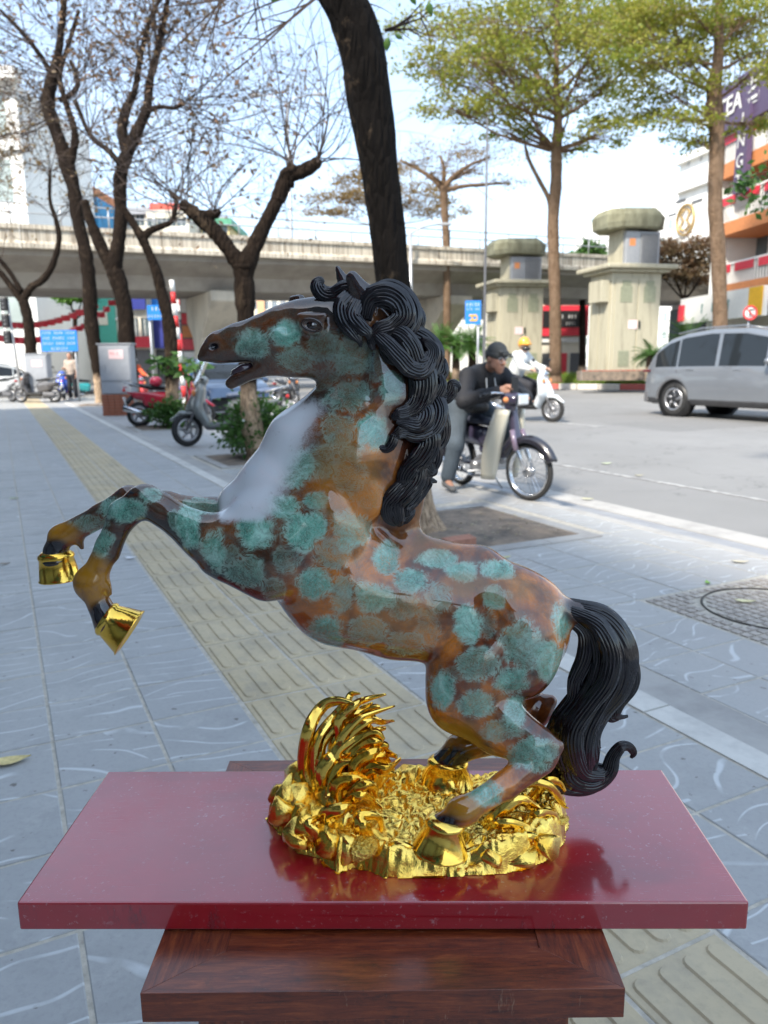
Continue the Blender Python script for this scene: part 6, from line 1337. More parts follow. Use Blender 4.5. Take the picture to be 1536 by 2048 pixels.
# ------------------------------------------------------------------ display stand and red board
BZ = 0.62                                         # height of the board's top surface
def m_lacquer():
    t = NT('red_lacquer'); P = t.coord(kind='Object'); a = t.noise(t.coord((1, 12, 1)), 9, 6, .7); b = t.noise(P, 7, 5, .65); s = t.noise(t.coord((3, 120, 1)), 5, 6, .8)
    k0 = t.g(s, .60, .66); k = t.mix(t.g(b, .35, .7), (.30, .001, .009), (.38, .003, .016)); k = t.mix(t.math('MULTIPLY', k0, .6), k, (.12, .01, .02)); ds = t.noise(P, 140, 4, .7); dd = t.noise(P, 5, 5, .7); k = t.mix(t.math('MULTIPLY', t.math('MULTIPLY', t.g(ds, .60, .68), t.g(dd, .42, .6)), .5), k, (.55, .42, .44)); sm2 = t.noise(t.coord((1, 2.2, 1), rot=(0, 0, .5)), 4.5, 3, .55); k = t.mix(t.math('MULTIPLY', t.g(sm2, .52, .66), .45), k, (.15, .001, .006)); t.col(k)
    t.set(Roughness=.42); t.b.inputs['Coat Weight'].default_value = 1.0; t.b.inputs['Coat IOR'].default_value = 1.85
    t.l(t.math('ADD', t.math('MULTIPLY', t.g(b, .45, .65), .14), t.math('ADD', .06, t.math('MULTIPLY', t.g(s, .56, .68), .25))), t.b.inputs['Coat Roughness'])
    bp = t.bump(t.math('ADD', a, t.math('MULTIPLY', t.g(s, .63, .70), -1.2)), .05, .002); t.l(bp.outputs[0], t.b.inputs['Coat Normal']); return t.m
M_lac = m_lacquer()
def m_wood(name, rot=0):
    t = NT(name); P = t.coord((3, 30, 30) if not rot else (30, 3, 30)); a = t.noise(P, 5, 8, .78, .5); s = t.noise(t.coord((14, 90, 3), rot=(0, 0, .5)), 3, 5, .85); w = t.noise(t.coord(), 5, 4)
    k = t.ramp(a, [(.3, (.035, .007, .004)), (.5, (.16, .030, .009)), (.72, (.33, .080, .020))]); k = t.mix(t.math('MULTIPLY', t.g(w, .5, .7), .6), k, (.035, .014, .012))
    dn = t.noise(t.coord(), 60, 6, .8); k = t.mix(t.math('MULTIPLY', t.g(dn, .55, .7), .5), k, (.02, .01, .008)); k = t.mix(t.math('MULTIPLY', t.g(s, .62, .68), .6), k, (.30, .17, .10)); k = t.mix(t.math('MULTIPLY', t.g(dn, .70, .74), .7), k, (.40, .30, .24)); t.col(k); t.set(Roughness=t.math('ADD', .22, t.math('MULTIPLY', w, .3)))
    t.b.inputs['Coat Weight'].default_value = .5; t.b.inputs['Coat Roughness'].default_value = .2; t.bump(t.math('SUBTRACT', a, t.g(s, .66, .72)), .12, .002); return t.m
M_wood = m_wood('dark_polished_wood'); M_woodr = m_wood('dark_polished_wood_crosswise', 1)
# pixel corners of the board's top, turned into a rectangle
cfl, cfr, cbl, cbr = onz(35, 1808, BZ), onz(1500, 1802, BZ), onz(215, 1541, BZ), onz(1322, 1540, BZ)
bc = (cfl + cfr + cbl + cbr) / 4; bw = ((cfr - cfl).length + (cbr - cbl).length) / 2; bd = ((cbl - cfl).length + (cbr - cfr).length) / 2 * .993
bd = ((cbl + cbr) / 2 - (cfl + cfr) / 2).length
brot = math.atan2((cfr - cfl).y, (cfr - cfl).x) * .5 + math.atan2((cbr - cbl).y, (cbr - cbl).x) * .5
stand = thing('display_stand', 'dark worn wooden stand under the red lacquered board', 'stand', (bc.x, .875, 0), 0)
pz = BZ - .0365; hw = .243; y0, y1 = .652 - .875, 1.105 - .875; fw = .075; ts = .034
def mit(x0, y0_, x1, y1_, fx, fy, side):
    o = [(x0, y0_), (x1, y0_), (x1, y1_), (x0, y1_)]; i_ = [(x0 + fx, y0_ + fy), (x1 - fx, y0_ + fy), (x1 - fx, y1_ - fy), (x0 + fx, y1_ - fy)]
    a, b = side, (side + 1) % 4; mb = MB(); g = .0004
    mb.prism([o[a], o[b], i_[b], i_[a]], pz - ts, pz); return mb
for sd_ in range(4):
    mit(-hw, y0, hw, y1, .075, .055, sd_).build('frame_rail', M_wood if sd_ in (0, 2) else M_woodr, stand, bevel=.0005)
B((0, (y0 + y1) / 2, pz - ts / 2 - .0012), (2 * hw - .1502, y1 - y0 - .1102, ts - .001)).build('top_panel', M_wood, stand)
B((0, (y0 + y1) / 2 + .03, BZ - .0355), (.33, .30, .0022)).build('spacer_pad', M_black, stand)
B((0, (y0 + y1) / 2, (pz - ts + .108) / 2), (.40, .37, pz - ts - .11)).build('cabinet_body', M_woodr, stand, bevel=.004)
for sx in (-1, 1):
    for sy in (-1, 1):
        MB().lathe([(.016, 0), (.02, .02), (.028, .06), (.03, .115)], (sx * .17, (y0 + y1) / 2 + sy * .155, 0), 12).build('leg', M_wood, stand)
board = B((0, 0, -.0172), (bw, bd, .0344)).build('lacquered_board', M_lac, None, bevel=.0022)
board.location = (bc.x, bc.y, BZ); board.rotation_euler = (0, 0, brot)
tag(board, 'red lacquered rectangular board with lilac sheen under the horse statue', 'board')

# ------------------------------------------------------------------ the rearing horse
Y0 = .885
def U(py, Y=Y0): 
    d = ray(768, py); return (Y / d.y)            # metres per pixel
def P3(px, py, w=0.0):
    Y = Y0 + w * .0006; return np.array(at(px, py, Y))
prims = []
def K(a, b, ra, rb, k=14, s=1.0, op=1):
    ua = U(a[1], Y0 + (a[2] if len(a) > 2 else 0) * .0006); prims.append(SC(P3(*a), P3(*b), ra * ua, rb * ua, (1, s, 1), k * ua, op))
def E(c, rx, rz, ry, rot=0, k=14, op=1):
    ua = U(c[1]); prims.append(SE(P3(*c), (rx * ua, ry * ua, rz * ua), -rad(rot), k * ua, op))
# trunk
K((598, 1052), (690, 1168), 133, 122, 30, .70); K((690, 1168), (800, 1203), 122, 112, 30, .74); K((800, 1203), (905, 1222), 112, 104, 30, .72)
K((905, 1222), (1000, 1248), 106, 118, 30, .72); E((1030, 1262), 108, 112, 84, 30, 30)
K((830, 1092), (960, 1128), 22, 26, 40, 1.0); K((960, 1128), (1085, 1200), 26, 24, 40, 1.0)       # back line
# neck
K((600, 1010), (690, 915), 122, 122, 34, .62); K((690, 915), (752, 800), 122, 92, 34, .56); K((752, 800), (738, 690), 90, 78, 30, .56)
K((512, 1012), (592, 878), 48, 50, 30, .9); K((592, 878), (668, 800), 50, 36, 26, .9); K((800, 1040), (840, 900), 40, 30, 30, .5); K((840, 900), (830, 720), 30, 34, 26, .5)
K((490, 1050), (480, 1010), 52, 44, 24, 1.0); E((540, 985), 60, 78, 66, 30, 26)                     # breast
# shoulders, both sides
for s in (-1, 1):
    w = s * 52
    E((560, 1055, w * 1.05), 106, 80, 46, 8, 12); E((662, 1050, w * 1.05), 62, 96, 36, -25, 13); E((715, 985, w * .95), 50, 62, 26, -30, 13)
    E((545, 1125, w * 1.15), 80, 56, 38, 25, 11); E((945, 1335, w * 1.05), 80, 104, 46, 35, 13); E((1055, 1305, w * 1.05), 66, 98, 44, 12, 12); E((1010, 1215, w * .95), 70, 50, 30, 20, 14)
    E((715, 1205, w * 1.02), 118, 80, 36, 28, 16); E((850, 1262, w * .85), 60, 40, 28, 20, 16); K((470, 1078, w * 1.2), (345, 1022, w * 1.2), 20, 9, 8, .8); K((640, 930, w * .85), (720, 800, w * .85), 26, 18, 14, .7); K((560, 1000, w * .6), (660, 860, w * .75), 20, 14, 7, .8)
# near fore leg
w = -58
K((545, 1110, w), (462, 1098, w), 84, 58, 22, .62); K((528, 1160, w), (430, 1118, w), 42, 34, 20, .7); K((500, 1085, w), (405, 1070, w), 62, 44, 20, .68)
K((405, 1076, w), (325, 1020, w), 42, 31, 16, .78); K((325, 1020, w), (292, 1002, w), 31, 32, 12, .85); E((284, 1003, w), 30, 27, 25, 20, 10)
K((292, 1002, w), (248, 1028, w), 31, 29, 12, .85); K((248, 1028, w), (216, 1092, w), 29, 23, 12, .8); K((216, 1092, w), (191, 1148, w), 23, 26, 10, .8); K((235, 1050, w), (226, 1110, w), 16, 12, 12, .7)
E((182, 1166, w), 34, 34, 27, 0, 10); K((183, 1176, w), (201, 1214, w), 26, 22, 10, .85); K((201, 1214, w), (217, 1242, w), 23, 31, 8, .95)
K((214, 1172, w), (222, 1187, w), 9, 4, 8, 1)                                                          # fetlock tuft
# far fore leg
w = 55
K((520, 1040, w), (430, 1028, w), 60, 32, 22, .7); K((430, 1028, w), (335, 1006, w), 30, 21, 14, .8); K((335, 1006, w), (262, 1000, w), 22, 27, 12, .85)
K((258, 1000, w), (205, 1030, w), 28, 23, 12, .85); K((205, 1030, w), (138, 1066, w), 23, 24, 10, .8); E((124, 1072, w), 27, 25, 24, 0, 10)
K((120, 1078, w), (111, 1104, w), 23, 22, 8, .9); K((111, 1104, w), (113, 1118, w), 23, 31, 8, .95); K((158, 1080, w), (164, 1096, w), 9, 5, 8, 1)
# near hind leg
w = -54; w1, w2, w3, w4 = -70, -92, -130, -158
K((955, 1335, w * .8), (925, 1402, w), 100, 66, 26, .55); K((925, 1405, w), (1000, 1458, w1), 62, 52, 20, .6); K((1000, 1458, w1), (1062, 1496, w2), 50, 38, 18, .66)
K((1000, 1420, w1), (1085, 1478, w2), 30, 22, 18, .8); K((1062, 1496, w2), (1088, 1504, w2), 36, 32, 12, .75); K((1086, 1490, w2), (1116, 1492, w2), 24, 13, 12, .8)
K((1075, 1520, w2), (1010, 1572, w3), 35, 28, 14, .75); K((1010, 1572, w3), (945, 1612, w4), 27, 26, 12, .8); E((926, 1622, w4), 30, 27, 25, 20, 10)
K((926, 1622, w4), (893, 1645, w4), 24, 23, 10, .9); K((893, 1645, w4), (885, 1652, w4), 23, 29, 8, .95)
# far hind leg
w = 56
K((1010, 1330, w), (985, 1400, w), 80, 56, 24, .55); K((985, 1400, w), (1065, 1420, w), 48, 30, 18, .7); E((1082, 1412, w), 28, 24, 20, 30, 12); K((1078, 1415, w), (1102, 1402, w), 20, 13, 10, .8)
K((1070, 1430, w), (1000, 1480, w), 29, 27, 12, .8); K((1000, 1480, w), (930, 1492, w), 27, 30, 12, .8); E((922, 1494, w), 31, 28, 25, 0, 10)
K((915, 1500, w), (900, 1518, w), 27, 26, 10, .9); K((900, 1518, w), (895, 1526, w), 26, 32, 8, .95)
# head
K((668, 672), (600, 681), 82, 72, 20, .50); E((672, 690), 72, 74, 44, 0, 18); K((600, 676), (540, 682), 68, 52, 18, .50); K((540, 680), (480, 687), 50, 37, 14, .56)
K((480, 687), (440, 695), 38, 32, 12, .62); K((440, 696), (416, 706), 30, 18, 10, .66); K((416, 708), (400, 716), 13, 7, 6, .8); K((640, 628), (560, 640), 26, 22, 16, .9); K((560, 642), (470, 672), 20, 14, 14, .9)
K((575, 722), (515, 735), 28, 19, 12, .75); K((515, 737), (478, 755), 18, 15, 8, .95); K((478, 755), (462, 767), 15, 12, 6, 1.0)
K((440, 742), (502, 730), 13, 7, 3, 3.0, -1)                                                             # the open mouth
K((690, 600), (730, 640), 30, 50, 20, .6)
for s in (-1, 1):
    E((428, 692, s * 15), 17, 13, 6, -20, 6); E((427, 693, s * 20), 10, 6, 12, -25, 3, -1)                # nostrils
    E((622, 648, s * 44), 30, 21, 12, 20, 8); E((622, 650, s * 55), 18, 11, 9, 15, 5, -1)                # eye sockets
    K((560, 668, s * 34), (500, 688, s * 26), 9, 6, 14, .8); K((600, 634, s * 42), (650, 632, s * 48), 8, 7, 8, 1)
# ears
K((730, 645, -34), (724, 592, -38), 20, 25, 10, .5); K((724, 592, -38), (705, 556, -40), 25, 15, 8, .5); K((716, 615, -54), (705, 566, -54), 9, 6, 5, .8, -1)
K((700, 600, 36), (688, 565, 40), 16, 13, 8, .6); K((688, 565, 40), (675, 537, 42), 13, 7, 6, .6)
K((600, 600, 40), (585, 600, 46), 12, 9, 8, .7)
# tail dock
K((1085, 1215), (1150, 1225), 26, 26, 20, .9)
HV, HF = sdf_mesh(prims, .0023, 2)
zc = HV[:, 2]
statue = thing('horse_statue', 'glossy rearing horse statue mottled green and brown with black mane and gilded rocky base', 'statue', (bc.x, .885, BZ))
org = np.array(statue.location)
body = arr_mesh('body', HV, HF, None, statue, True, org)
pp = proj(HV)
def ss(x, a, b): t = np.clip((x - a) / (b - a), 0, 1); return t * t * (3 - 2 * t)
SPOTS = [(572, 665, 31, 27, 1), (505, 690, 32, 30, .75), (590, 717, 33, 26, .6), (650, 692, 38, 33, .5), (705, 712, 36, 42, .6), (755, 735, 22, 30, .4), (700, 792, 46, 34, .6), (782, 772, 22, 40, .95),
 (676, 862, 36, 34, -.7), (744, 866, 31, 42, 1), (640, 922, 42, 36, .5), (585, 938, 45, 42, .8), (696, 935, 36, 45, .5), (735, 990, 35, 30, .3), (640, 760, 30, 20, .3), (560, 1012, 38, 26, .85), (512, 1062, 42, 36, 1), (606, 1062, 44, 40, 1),
 (702, 1057, 38, 40, .75), (632, 1000, 26, 18, .8), (662, 1104, 38, 34, .5), (492, 1142, 38, 34, .7), (430, 1100, 26, 44, .85), (378, 1052, 24, 46, .85), (626, 1166, 37, 35, .9), (548, 1180, 22, 26, .5),
 (575, 1120, 30, 30, .45), (772, 1117, 26, 35, .9), (822, 1160, 35, 25, .95), (748, 1192, 38, 30, .9), (684, 1192, 26, 35, .6), (655, 1268, 42, 36, .9), (730, 1262, 44, 28, -.85), (808, 1285, 38, 24, -.8), (810, 1215, 36, 24, .5),
 (870, 1118, 40, 16, .9), (925, 1146, 34, 20, 1), (990, 1142, 34, 20, .95), (988, 1192, 21, 25, .9), (936, 1250, 28, 40, 1), (878, 1195, 28, 35, .6), (974, 1250, 18, 26, .4), (1040, 1290, 38, 50, -1), (1122, 1248, 20, 36, .9),
 (1098, 1322, 28, 42, .85), (958, 1326, 42, 33, -.95), (1024, 1360, 36, 29, .9), (886, 1378, 27, 38, 1), (948, 1410, 36, 28, .8), (1030, 1425, 22, 36, .8), (1000, 1462, 46, 20, .65), (858, 1255, 26, 40, .4),
 (1060, 1512, 44, 34, .8), (970, 1588, 38, 24, .95), (246, 1020, 42, 26, .8), (300, 990, 22, 16, .7), (203, 1084, 20, 34, .8), (350, 1040, 14, 20, .5), (180, 1048, 40, 14, .55), (400, 1012, 34, 16, .7), (560, 1255, 20, 20, .4), (1000, 1190, 20, 14, .5), (905, 1350, 20, 20, .4), (1095, 1500, 22, 20, .6), (460, 1110, 20, 22, .5)]
from mathutils import noise as _n
spot = np.zeros(len(HV)); ringm = np.zeros(len(HV)); jit = np.array([_n.noise(Vector((x * .021, y * .021, 3.1))) * .34 + _n.noise(Vector((x * .055, y * .055, 9.1))) * .22 + _n.noise(Vector((x * .15, y * .15, 1.1))) * .12 for x, y in pp])
for (sx, sy, rx, ry, a) in SPOTS:
    d = np.sqrt(((pp[:, 0] - sx) / rx) ** 2 + ((pp[:, 1] - sy) / ry) ** 2) * .93 + jit
    spot = np.maximum(spot, abs(a) * (1 - ss(d, .66, 1.18)) * (1 if a > 0 else .72)); ringm = np.maximum(ringm, abs(a) * np.exp(-((d - .88) / .14) ** 2))
def near(px, py, rx, ry, soft=.35): return 1 - ss(np.sqrt(((pp[:, 0] - px) / rx) ** 2 + ((pp[:, 1] - py) / ry) ** 2), 1 - soft, 1 + soft)
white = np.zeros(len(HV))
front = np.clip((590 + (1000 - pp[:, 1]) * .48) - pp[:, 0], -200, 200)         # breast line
white = ss(front, -15, 75) * ss(pp[:, 1], 775, 830) * (1 - ss(pp[:, 1], 1030, 1060)) * ss(pp[:, 0], 426, 446) * (pp[:, 0] < 760)  # breast white: pale paint with the sky's reflection put into the colour
white = np.maximum(white, .12 * ss(600 + (640 - pp[:, 0]) * .34 + 27 - pp[:, 1], 0, 9) * (pp[:, 0] > 415) * (pp[:, 0] < 650) * (pp[:, 1] < 700))  # sky reflection along the nose, painted in faintly
yellow = np.maximum.reduce([near(180, 1160, 46, 52), near(120, 1070, 40, 26), near(905, 1480, 60, 40), near(925, 1618, 38, 24), .5 * near(930, 1170, 45, 25), .35 * near(850, 1060, 70, 60), .4 * near(1010, 1180, 60, 30), .3 * near(780, 1230, 100, 60), .45 * near(700, 960, 70, 90)])
black = np.maximum.reduce([near(427, 693, 11, 7), near(204, 1228, 24, 26), near(110, 1100, 30, 22), near(900, 1514, 40, 20), near(886, 1648, 34, 20), .8 * near(708, 570, 34, 50), .8 * near(684, 555, 26, 36), .6 * near(680, 620, 60, 30), .5 * near(800, 880, 40, 200), .6 * near(626, 648, 24, 16), .35 * near(700, 700, 90, 90), .9 * near(1155, 1222, 30, 30), .75 * near(1180, 1230, 40, 40)])  # black pasterns and ears; the nostril's dark hollow is painted in too
brown = np.clip(1 - ss((pp[:, 0] - 560) / 300 + (pp[:, 1] - 900) / 900, .1, .75), 0, 1)
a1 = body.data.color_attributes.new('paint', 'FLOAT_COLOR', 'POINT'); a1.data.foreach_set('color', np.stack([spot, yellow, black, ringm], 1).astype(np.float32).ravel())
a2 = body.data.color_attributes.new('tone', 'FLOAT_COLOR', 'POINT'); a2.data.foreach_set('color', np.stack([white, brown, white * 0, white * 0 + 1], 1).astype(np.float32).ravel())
t = NT('glazed_patina'); P = t.coord(); at1 = t.n('Attribute', attribute_name='paint'); at2 = t.n('Attribute', attribute_name='tone')
s1 = t.n('SeparateColor'); t.l(at1.outputs['Color'], s1.inputs[0]); s2 = t.n('SeparateColor'); t.l(at2.outputs['Color'], s2.inputs[0])
big = t.noise(P, 13, 4, .62, .5); med = t.noise(P, 28, 5, .65, 1.2); fib = t.noise(t.coord((1, 1, 1)), 130, 6, .8, 2.5); fib2 = t.noise(P, 60, 4, .7, 5.0)
thr = t.math('ABSOLUTE', t.math('SUBTRACT', fib2, .5)); scr = t.g(thr, .05, .0)
k = t.ramp(big, [(.32, (.030, .009, .003)), (.46, (.22, .048, .004)), (.60, (.66, .19, .008))])
k = t.mix(t.math('MULTIPLY', s2.outputs[1], .85), k, t.ramp(big, [(.35, (.010, .007, .004)), (.68, (.10, .030, .007))]))
haze = t.math('MULTIPLY', t.g(med, .46, .66), .55); k = t.mix(haze, k, (.018, .036, .028))
k = t.mix(t.math('MULTIPLY', t.math('MULTIPLY', scr, t.g(big, .4, .55)), .22), k, (.16, .25, .20))
gr = t.ramp(med, [(.34, (.03, .15, .105)), (.5, (.13, .38, .28)), (.66, (.42, .70, .58))])
sp_ = t.math('MULTIPLY', s1.outputs[0], t.math('ADD', .50, t.math('MULTIPLY', t.g(fib, .38, .60), .5)))
edge = t.math('ADD', sp_, t.math('MULTIPLY', t.math('SUBTRACT', fib, .5), .35)); edge.node.use_clamp = True
k = t.mix(t.math('MULTIPLY', t.math('MULTIPLY', edge, s1.outputs[0]), 1.25), k, gr)
rg = t.math('MULTIPLY', t.math('MULTIPLY', at1.outputs['Alpha'], t.g(fib2, .44, .58)), .75); k = t.mix(rg, k, (.36, .56, .46))
sw = t.math('MULTIPLY', t.math('MULTIPLY', s1.outputs[0], scr), .5); k = t.mix(sw, k, (.36, .60, .49))
yw = t.math('MULTIPLY', s1.outputs[1], t.g(med, .2, .5)); k = t.mix(t.math('MULTIPLY', yw, .9), k, (.36, .16, .006))
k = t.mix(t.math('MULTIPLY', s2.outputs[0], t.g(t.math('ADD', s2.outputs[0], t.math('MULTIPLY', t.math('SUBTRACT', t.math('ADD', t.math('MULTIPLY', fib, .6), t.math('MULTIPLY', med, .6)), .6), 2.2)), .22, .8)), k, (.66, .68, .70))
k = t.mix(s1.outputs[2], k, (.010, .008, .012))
t.col(k); t.set(Roughness=.6); t.b.inputs['Specular IOR Level'].default_value = .1; t.b.inputs['Coat Weight'].default_value = 1.0; t.b.inputs['Coat Roughness'].default_value = .015; t.b.inputs['Coat IOR'].default_value = 1.76
t.bump(med, .05, .004)
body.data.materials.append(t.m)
t = NT('black_gloss_hair'); f = t.noise(t.coord(), 90, 4); t.col(t.ramp(f, [(.3, (.004, .003, .005)), (.7, (.012, .009, .012))])); t.set(Roughness=.13); t.b.inputs['IOR'].default_value = 1.3; t.b.inputs['Coat Weight'].default_value = .8; t.b.inputs['Coat IOR'].default_value = 1.5; t.b.inputs['Coat Roughness'].default_value = .02
t.bump(f, .10, .001); M_hair = t.m
def m_gold(name, bs, sc, rough=.14):
    t = NT(name); P = t.coord(); a = t.noise(P, sc, 6, .7, .6); v = t.n('TexVoronoi'); v.inputs['Scale'].default_value = sc * 1.4; t.l(P, v.inputs['Vector']); b = t.noise(P, 12, 3)
    t.col(t.ramp(b, [(.3, (.92, .50, .05)), (.7, (1.0, .72, .17))])); t.set(Metallic=1.0, Roughness=rough); t.bump(t.math('ADD', a, t.math('MULTIPLY', v.outputs['Distance'], .5)), bs, .008); return t.m
M_gold = m_gold('crinkled_gold', .30, 34); M_golds = m_gold('smooth_gold', .10, 30, .1); M_goldf = m_gold('granular_gold', .75, 170, .2)

# hooves
def hoof(c0, c1, r0_, r1_, w, sy=.85, lean=0):
    a = Vector(P3(c0[0], c0[1], w)); b = Vector(P3(c1[0], c1[1], w)); u_ = U(c0[1]); ax = (b - a); L = ax.length; z = ax.normalized(); y = Vector((0, 1, 0)); x = y.cross(z).normalized(); y = z.cross(x)
    R = Matrix((x, y, z)).transposed(); pr = [(r0_ * .80, -.20), (r0_ * 1.04, -.06), (r0_ * 1.08, .04), (r0_ * 1.0, .12), (r0_ * 1.02 + (r1_ - r0_) * .4, .5), (r1_ * .98, .93), (r1_ * 1.03, .97), (r1_ * 1.02, 1.0), (r1_ * .86, 1.0), (r1_ * .7, .93)]
    mb = MB(); mb.lathe([(q * u_, h * L) for q, h in pr], a, 28, R, True, 1, sy)
    mb.v = [tuple(Vector(v) + x * (math.sin(i * 2.3) * .0004)) for i, v in enumerate(mb.v)]
    return mb.build('hoof', M_golds, statue, org)
hoof((214, 1238), (260, 1266), 34, 50, -58, .8); hoof((112, 1112), (120, 1160), 35, 42, 55, .8)
hoof((890, 1646), (880, 1700), 34, 50, -158, .9); hoof((896, 1524), (892, 1566), 40, 58, 56, .8)
# eye
bvh = BVHTree.FromPolygons([tuple(v) for v in HV], [tuple(int(i) for i in f) for f in HF])
def surf(px, py): 
    h = bvh.ray_cast(CAM, ray(px, py).normalized()); return h[0]
e = surf(624, 650)
if e is not None:
    mb = MB(); mb.sphere(e + Vector((0, .003, 0)), (.0085, .0055, .0072)); ey = mb.build('eye', simple('eye_gloss', (.015, .006, .004), .04, coat=1), statue, org)
    mb = MB(); mb.sphere(e + Vector((.0012, -.0026, .0006)), .0013, 8, 6); mb.build('catchlight', M_white, ey, org)
    mb = MB(); pts = [surf(624 + 20 * math.cos(a), 650 + 12 * math.sin(a) + 3 * math.cos(a)) for a in np.linspace(0, 2 * math.pi, 22)]
    pts = [p for p in pts if p is not None]; mb.tube(pts, .0016, 6, False); mb.build('eyelid', simple('eyelid_brown', (.03, .012, .006), .2, coat=1), statue, org)
# teeth-line / tongue inside the mouth
mb = MB(); mb.tube([P3(505, 729), P3(486, 738), P3(470, 748), P3(464, 752)], [.003, .006, .006, .003], 8); mb.build('tongue', simple('tongue_dark', (.05, .03, .04), .15, coat=1), statue, org)

# hair: grooved locks swept along curves
GM = 2.7; WID = 1.12
def lock(mb, path, n=40, grooves=5, twist=1.0, flat=.46, seg=30, depth=.32, tipw=.08):
    seg = max(seg, int(grooves * GM * 6)) if grooves > 3 else seg
    """path: rows (px, py, w, radius px)"""
    Q = curve(path, n); pts = np.array([P3(a, b, c) for a, b, c, d in Q]); R = np.maximum(Q[:, 3] * WID, .6)
    grooves = grooves if grooves <= 3 else round(grooves * GM) / GM
    V = []; F = []; ref = np.array([0, 1, 0.])
    for i in range(n):
        tn = pts[min(i + 1, n - 1)] - pts[max(i - 1, 0)]; tn /= np.linalg.norm(tn) + 1e-9
        bb = np.cross(tn, ref); bb /= np.linalg.norm(bb) + 1e-9; rr = np.cross(bb, tn); u_ = U(Q[i, 1]) * R[i]
        for k in range(seg):
            a = 2 * math.pi * k / seg; gph = GM * grooves * a + twist * i / n * 3
            g = 1 - depth * (1 - abs(math.sin(gph * .5 + .4 * math.sin(i * .25)))) ** 1.3 - .10 * (1 - abs(math.sin(gph * 1.27 + 1)))
            V.append(pts[i] + (bb * math.cos(a) + rr * math.sin(a) * flat) * u_ * g * 1.08)
    for i in range(n - 1):
        for k in range(seg): F.append((i * seg + k, i * seg + (k + 1) % seg, (i + 1) * seg + (k + 1) % seg, (i + 1) * seg + k))
    F.append(tuple(range(seg))[::-1]); F.append(tuple((n - 1) * seg + k for k in range(seg)))
    b = len(mb.v); mb.v += [tuple(v) for v in V]; mb.f += [tuple(q + b for q in f) for f in F]; mb.sm += [True] * len(F)
mane = MB()
# forelock
lock(mane, [(742, 604, -30, 13), (716, 586, -28, 17), (690, 582, -24, 16), (664, 592, -20, 14), (645, 588, -18, 13), (634, 572, -16, 12), (640, 562, -14, 8), (648, 566, -13, 3)], 44)
lock(mane, [(740, 600, -10, 12), (700, 575, -4, 14), (668, 586, 0, 12), (650, 580, 4, 8), (640, 565, 6, 4)], 36)
lock(mane, [(700, 590, -42, 12), (684, 612, -50, 15), (688, 640, -54, 15), (704, 662, -56, 12), (718, 680, -56, 6), (722, 694, -55, 2)], 36)
lock(mane, [(716, 600, -46, 12), (705, 630, -56, 14), (722, 654, -60, 12), (738, 668, -60, 8), (742, 690, -58, 3)], 36)
# crest arches and long waves down the neck
lock(mane, [(728, 640, -44, 12), (738, 600, -46, 17), (768, 590, -46, 22), (796, 604, -46, 22), (806, 632, -48, 20), (786, 652, -52, 17), (758, 662, -56, 14), (744, 684, -58, 9), (748, 700, -58, 3)], 60, 7, .5)
lock(mane, [(740, 590, -20, 10), (775, 578, -20, 17), (805, 596, -20, 20), (822, 625, -24, 19), (816, 655, -30, 17), (790, 672, -38, 15), (772, 690, -46, 12), (780, 714, -50, 11), (800, 724, -52, 8), (808, 738, -52, 3)], 60, 7, .5)
lock(mane, [(795, 620, -5, 14), (812, 652, -8, 17), (826, 656, -8, 14), (838, 642, -6, 12), (836, 622, -4, 9), (826, 612, -3, 5), (820, 618, -3, 2)], 50, 6)
lock(mane, [(770, 660, -50, 12), (800, 668, -54, 16), (822, 694, -54, 17), (836, 726, -52, 16), (858, 722, -48, 14), (866, 700, -44, 12), (850, 684, -40, 9), (838, 690, -38, 4)], 60, 7)
lock(mane, [(752, 668, -58, 10), (776, 690, -62, 14), (800, 716, -62, 15), (822, 738, -60, 15), (846, 742, -56, 14), (862, 722, -50, 10), (868, 700, -46, 5)], 50, 6)
lock(mane, [(825, 665, -18, 14), (850, 680, -16, 17), (868, 706, -16, 18), (862, 738, -20, 17), (856, 768, -26, 16), (872, 790, -28, 12), (884, 770, -26, 9), (882, 750, -24, 4)], 56, 6)
lock(mane, [(810, 700, -40, 16), (838, 730, -42, 22), (846, 770, -44, 24), (838, 806, -48, 20), (818, 824, -54, 15), (798, 828, -60, 10), (784, 838, -62, 4)], 56, 8)
lock(mane, [(846, 740, -20, 16), (868, 752, -18, 17), (884, 744, -16, 12), (886, 724, -14, 7), (880, 716, -14, 3)], 40, 6)
lock(mane, [(850, 760, -20, 16), (874, 778, -18, 15), (890, 796, -16, 11), (902, 784, -14, 11), (906, 770, -13, 10), (915, 774, -12, 7), (914, 784, -12, 3)], 50, 6)
lock(mane, [(862, 790, -24, 16), (872, 820, -30, 21), (862, 850, -38, 22), (836, 864, -46, 19), (810, 862, -54, 14), (792, 872, -60, 8), (784, 884, -60, 3)], 56, 8)
lock(mane, [(840, 800, -44, 12), (850, 826, -50, 16), (838, 848, -56, 15), (812, 846, -60, 10), (792, 842, -62, 4)], 44, 6)
lock(mane, [(872, 810, -12, 16), (880, 844, -12, 18), (878, 874, -14, 18), (860, 900, -20, 17), (854, 926, -24, 14), (866, 944, -24, 8), (874, 936, -22, 3)], 50, 7)
lock(mane, [(850, 850, -38, 18), (858, 885, -40, 20), (842, 915, -44, 19), (822, 936, -48, 17), (810, 960, -50, 14), (824, 980, -48, 9), (838, 972, -46, 4)], 56, 7)
lock(mane, [(790, 870, -60, 7), (784, 888, -62, 8), (772, 898, -62, 7), (752, 894, -62, 4), (734, 900, -60, 1.5)], 36, 4)
lock(mane, [(864, 880, -18, 16), (866, 912, -18, 17), (856, 938, -20, 15), (842, 958, -24, 14), (852, 972, -24, 9), (862, 962, -24, 6), (874, 964, -22, 2)], 50, 6)
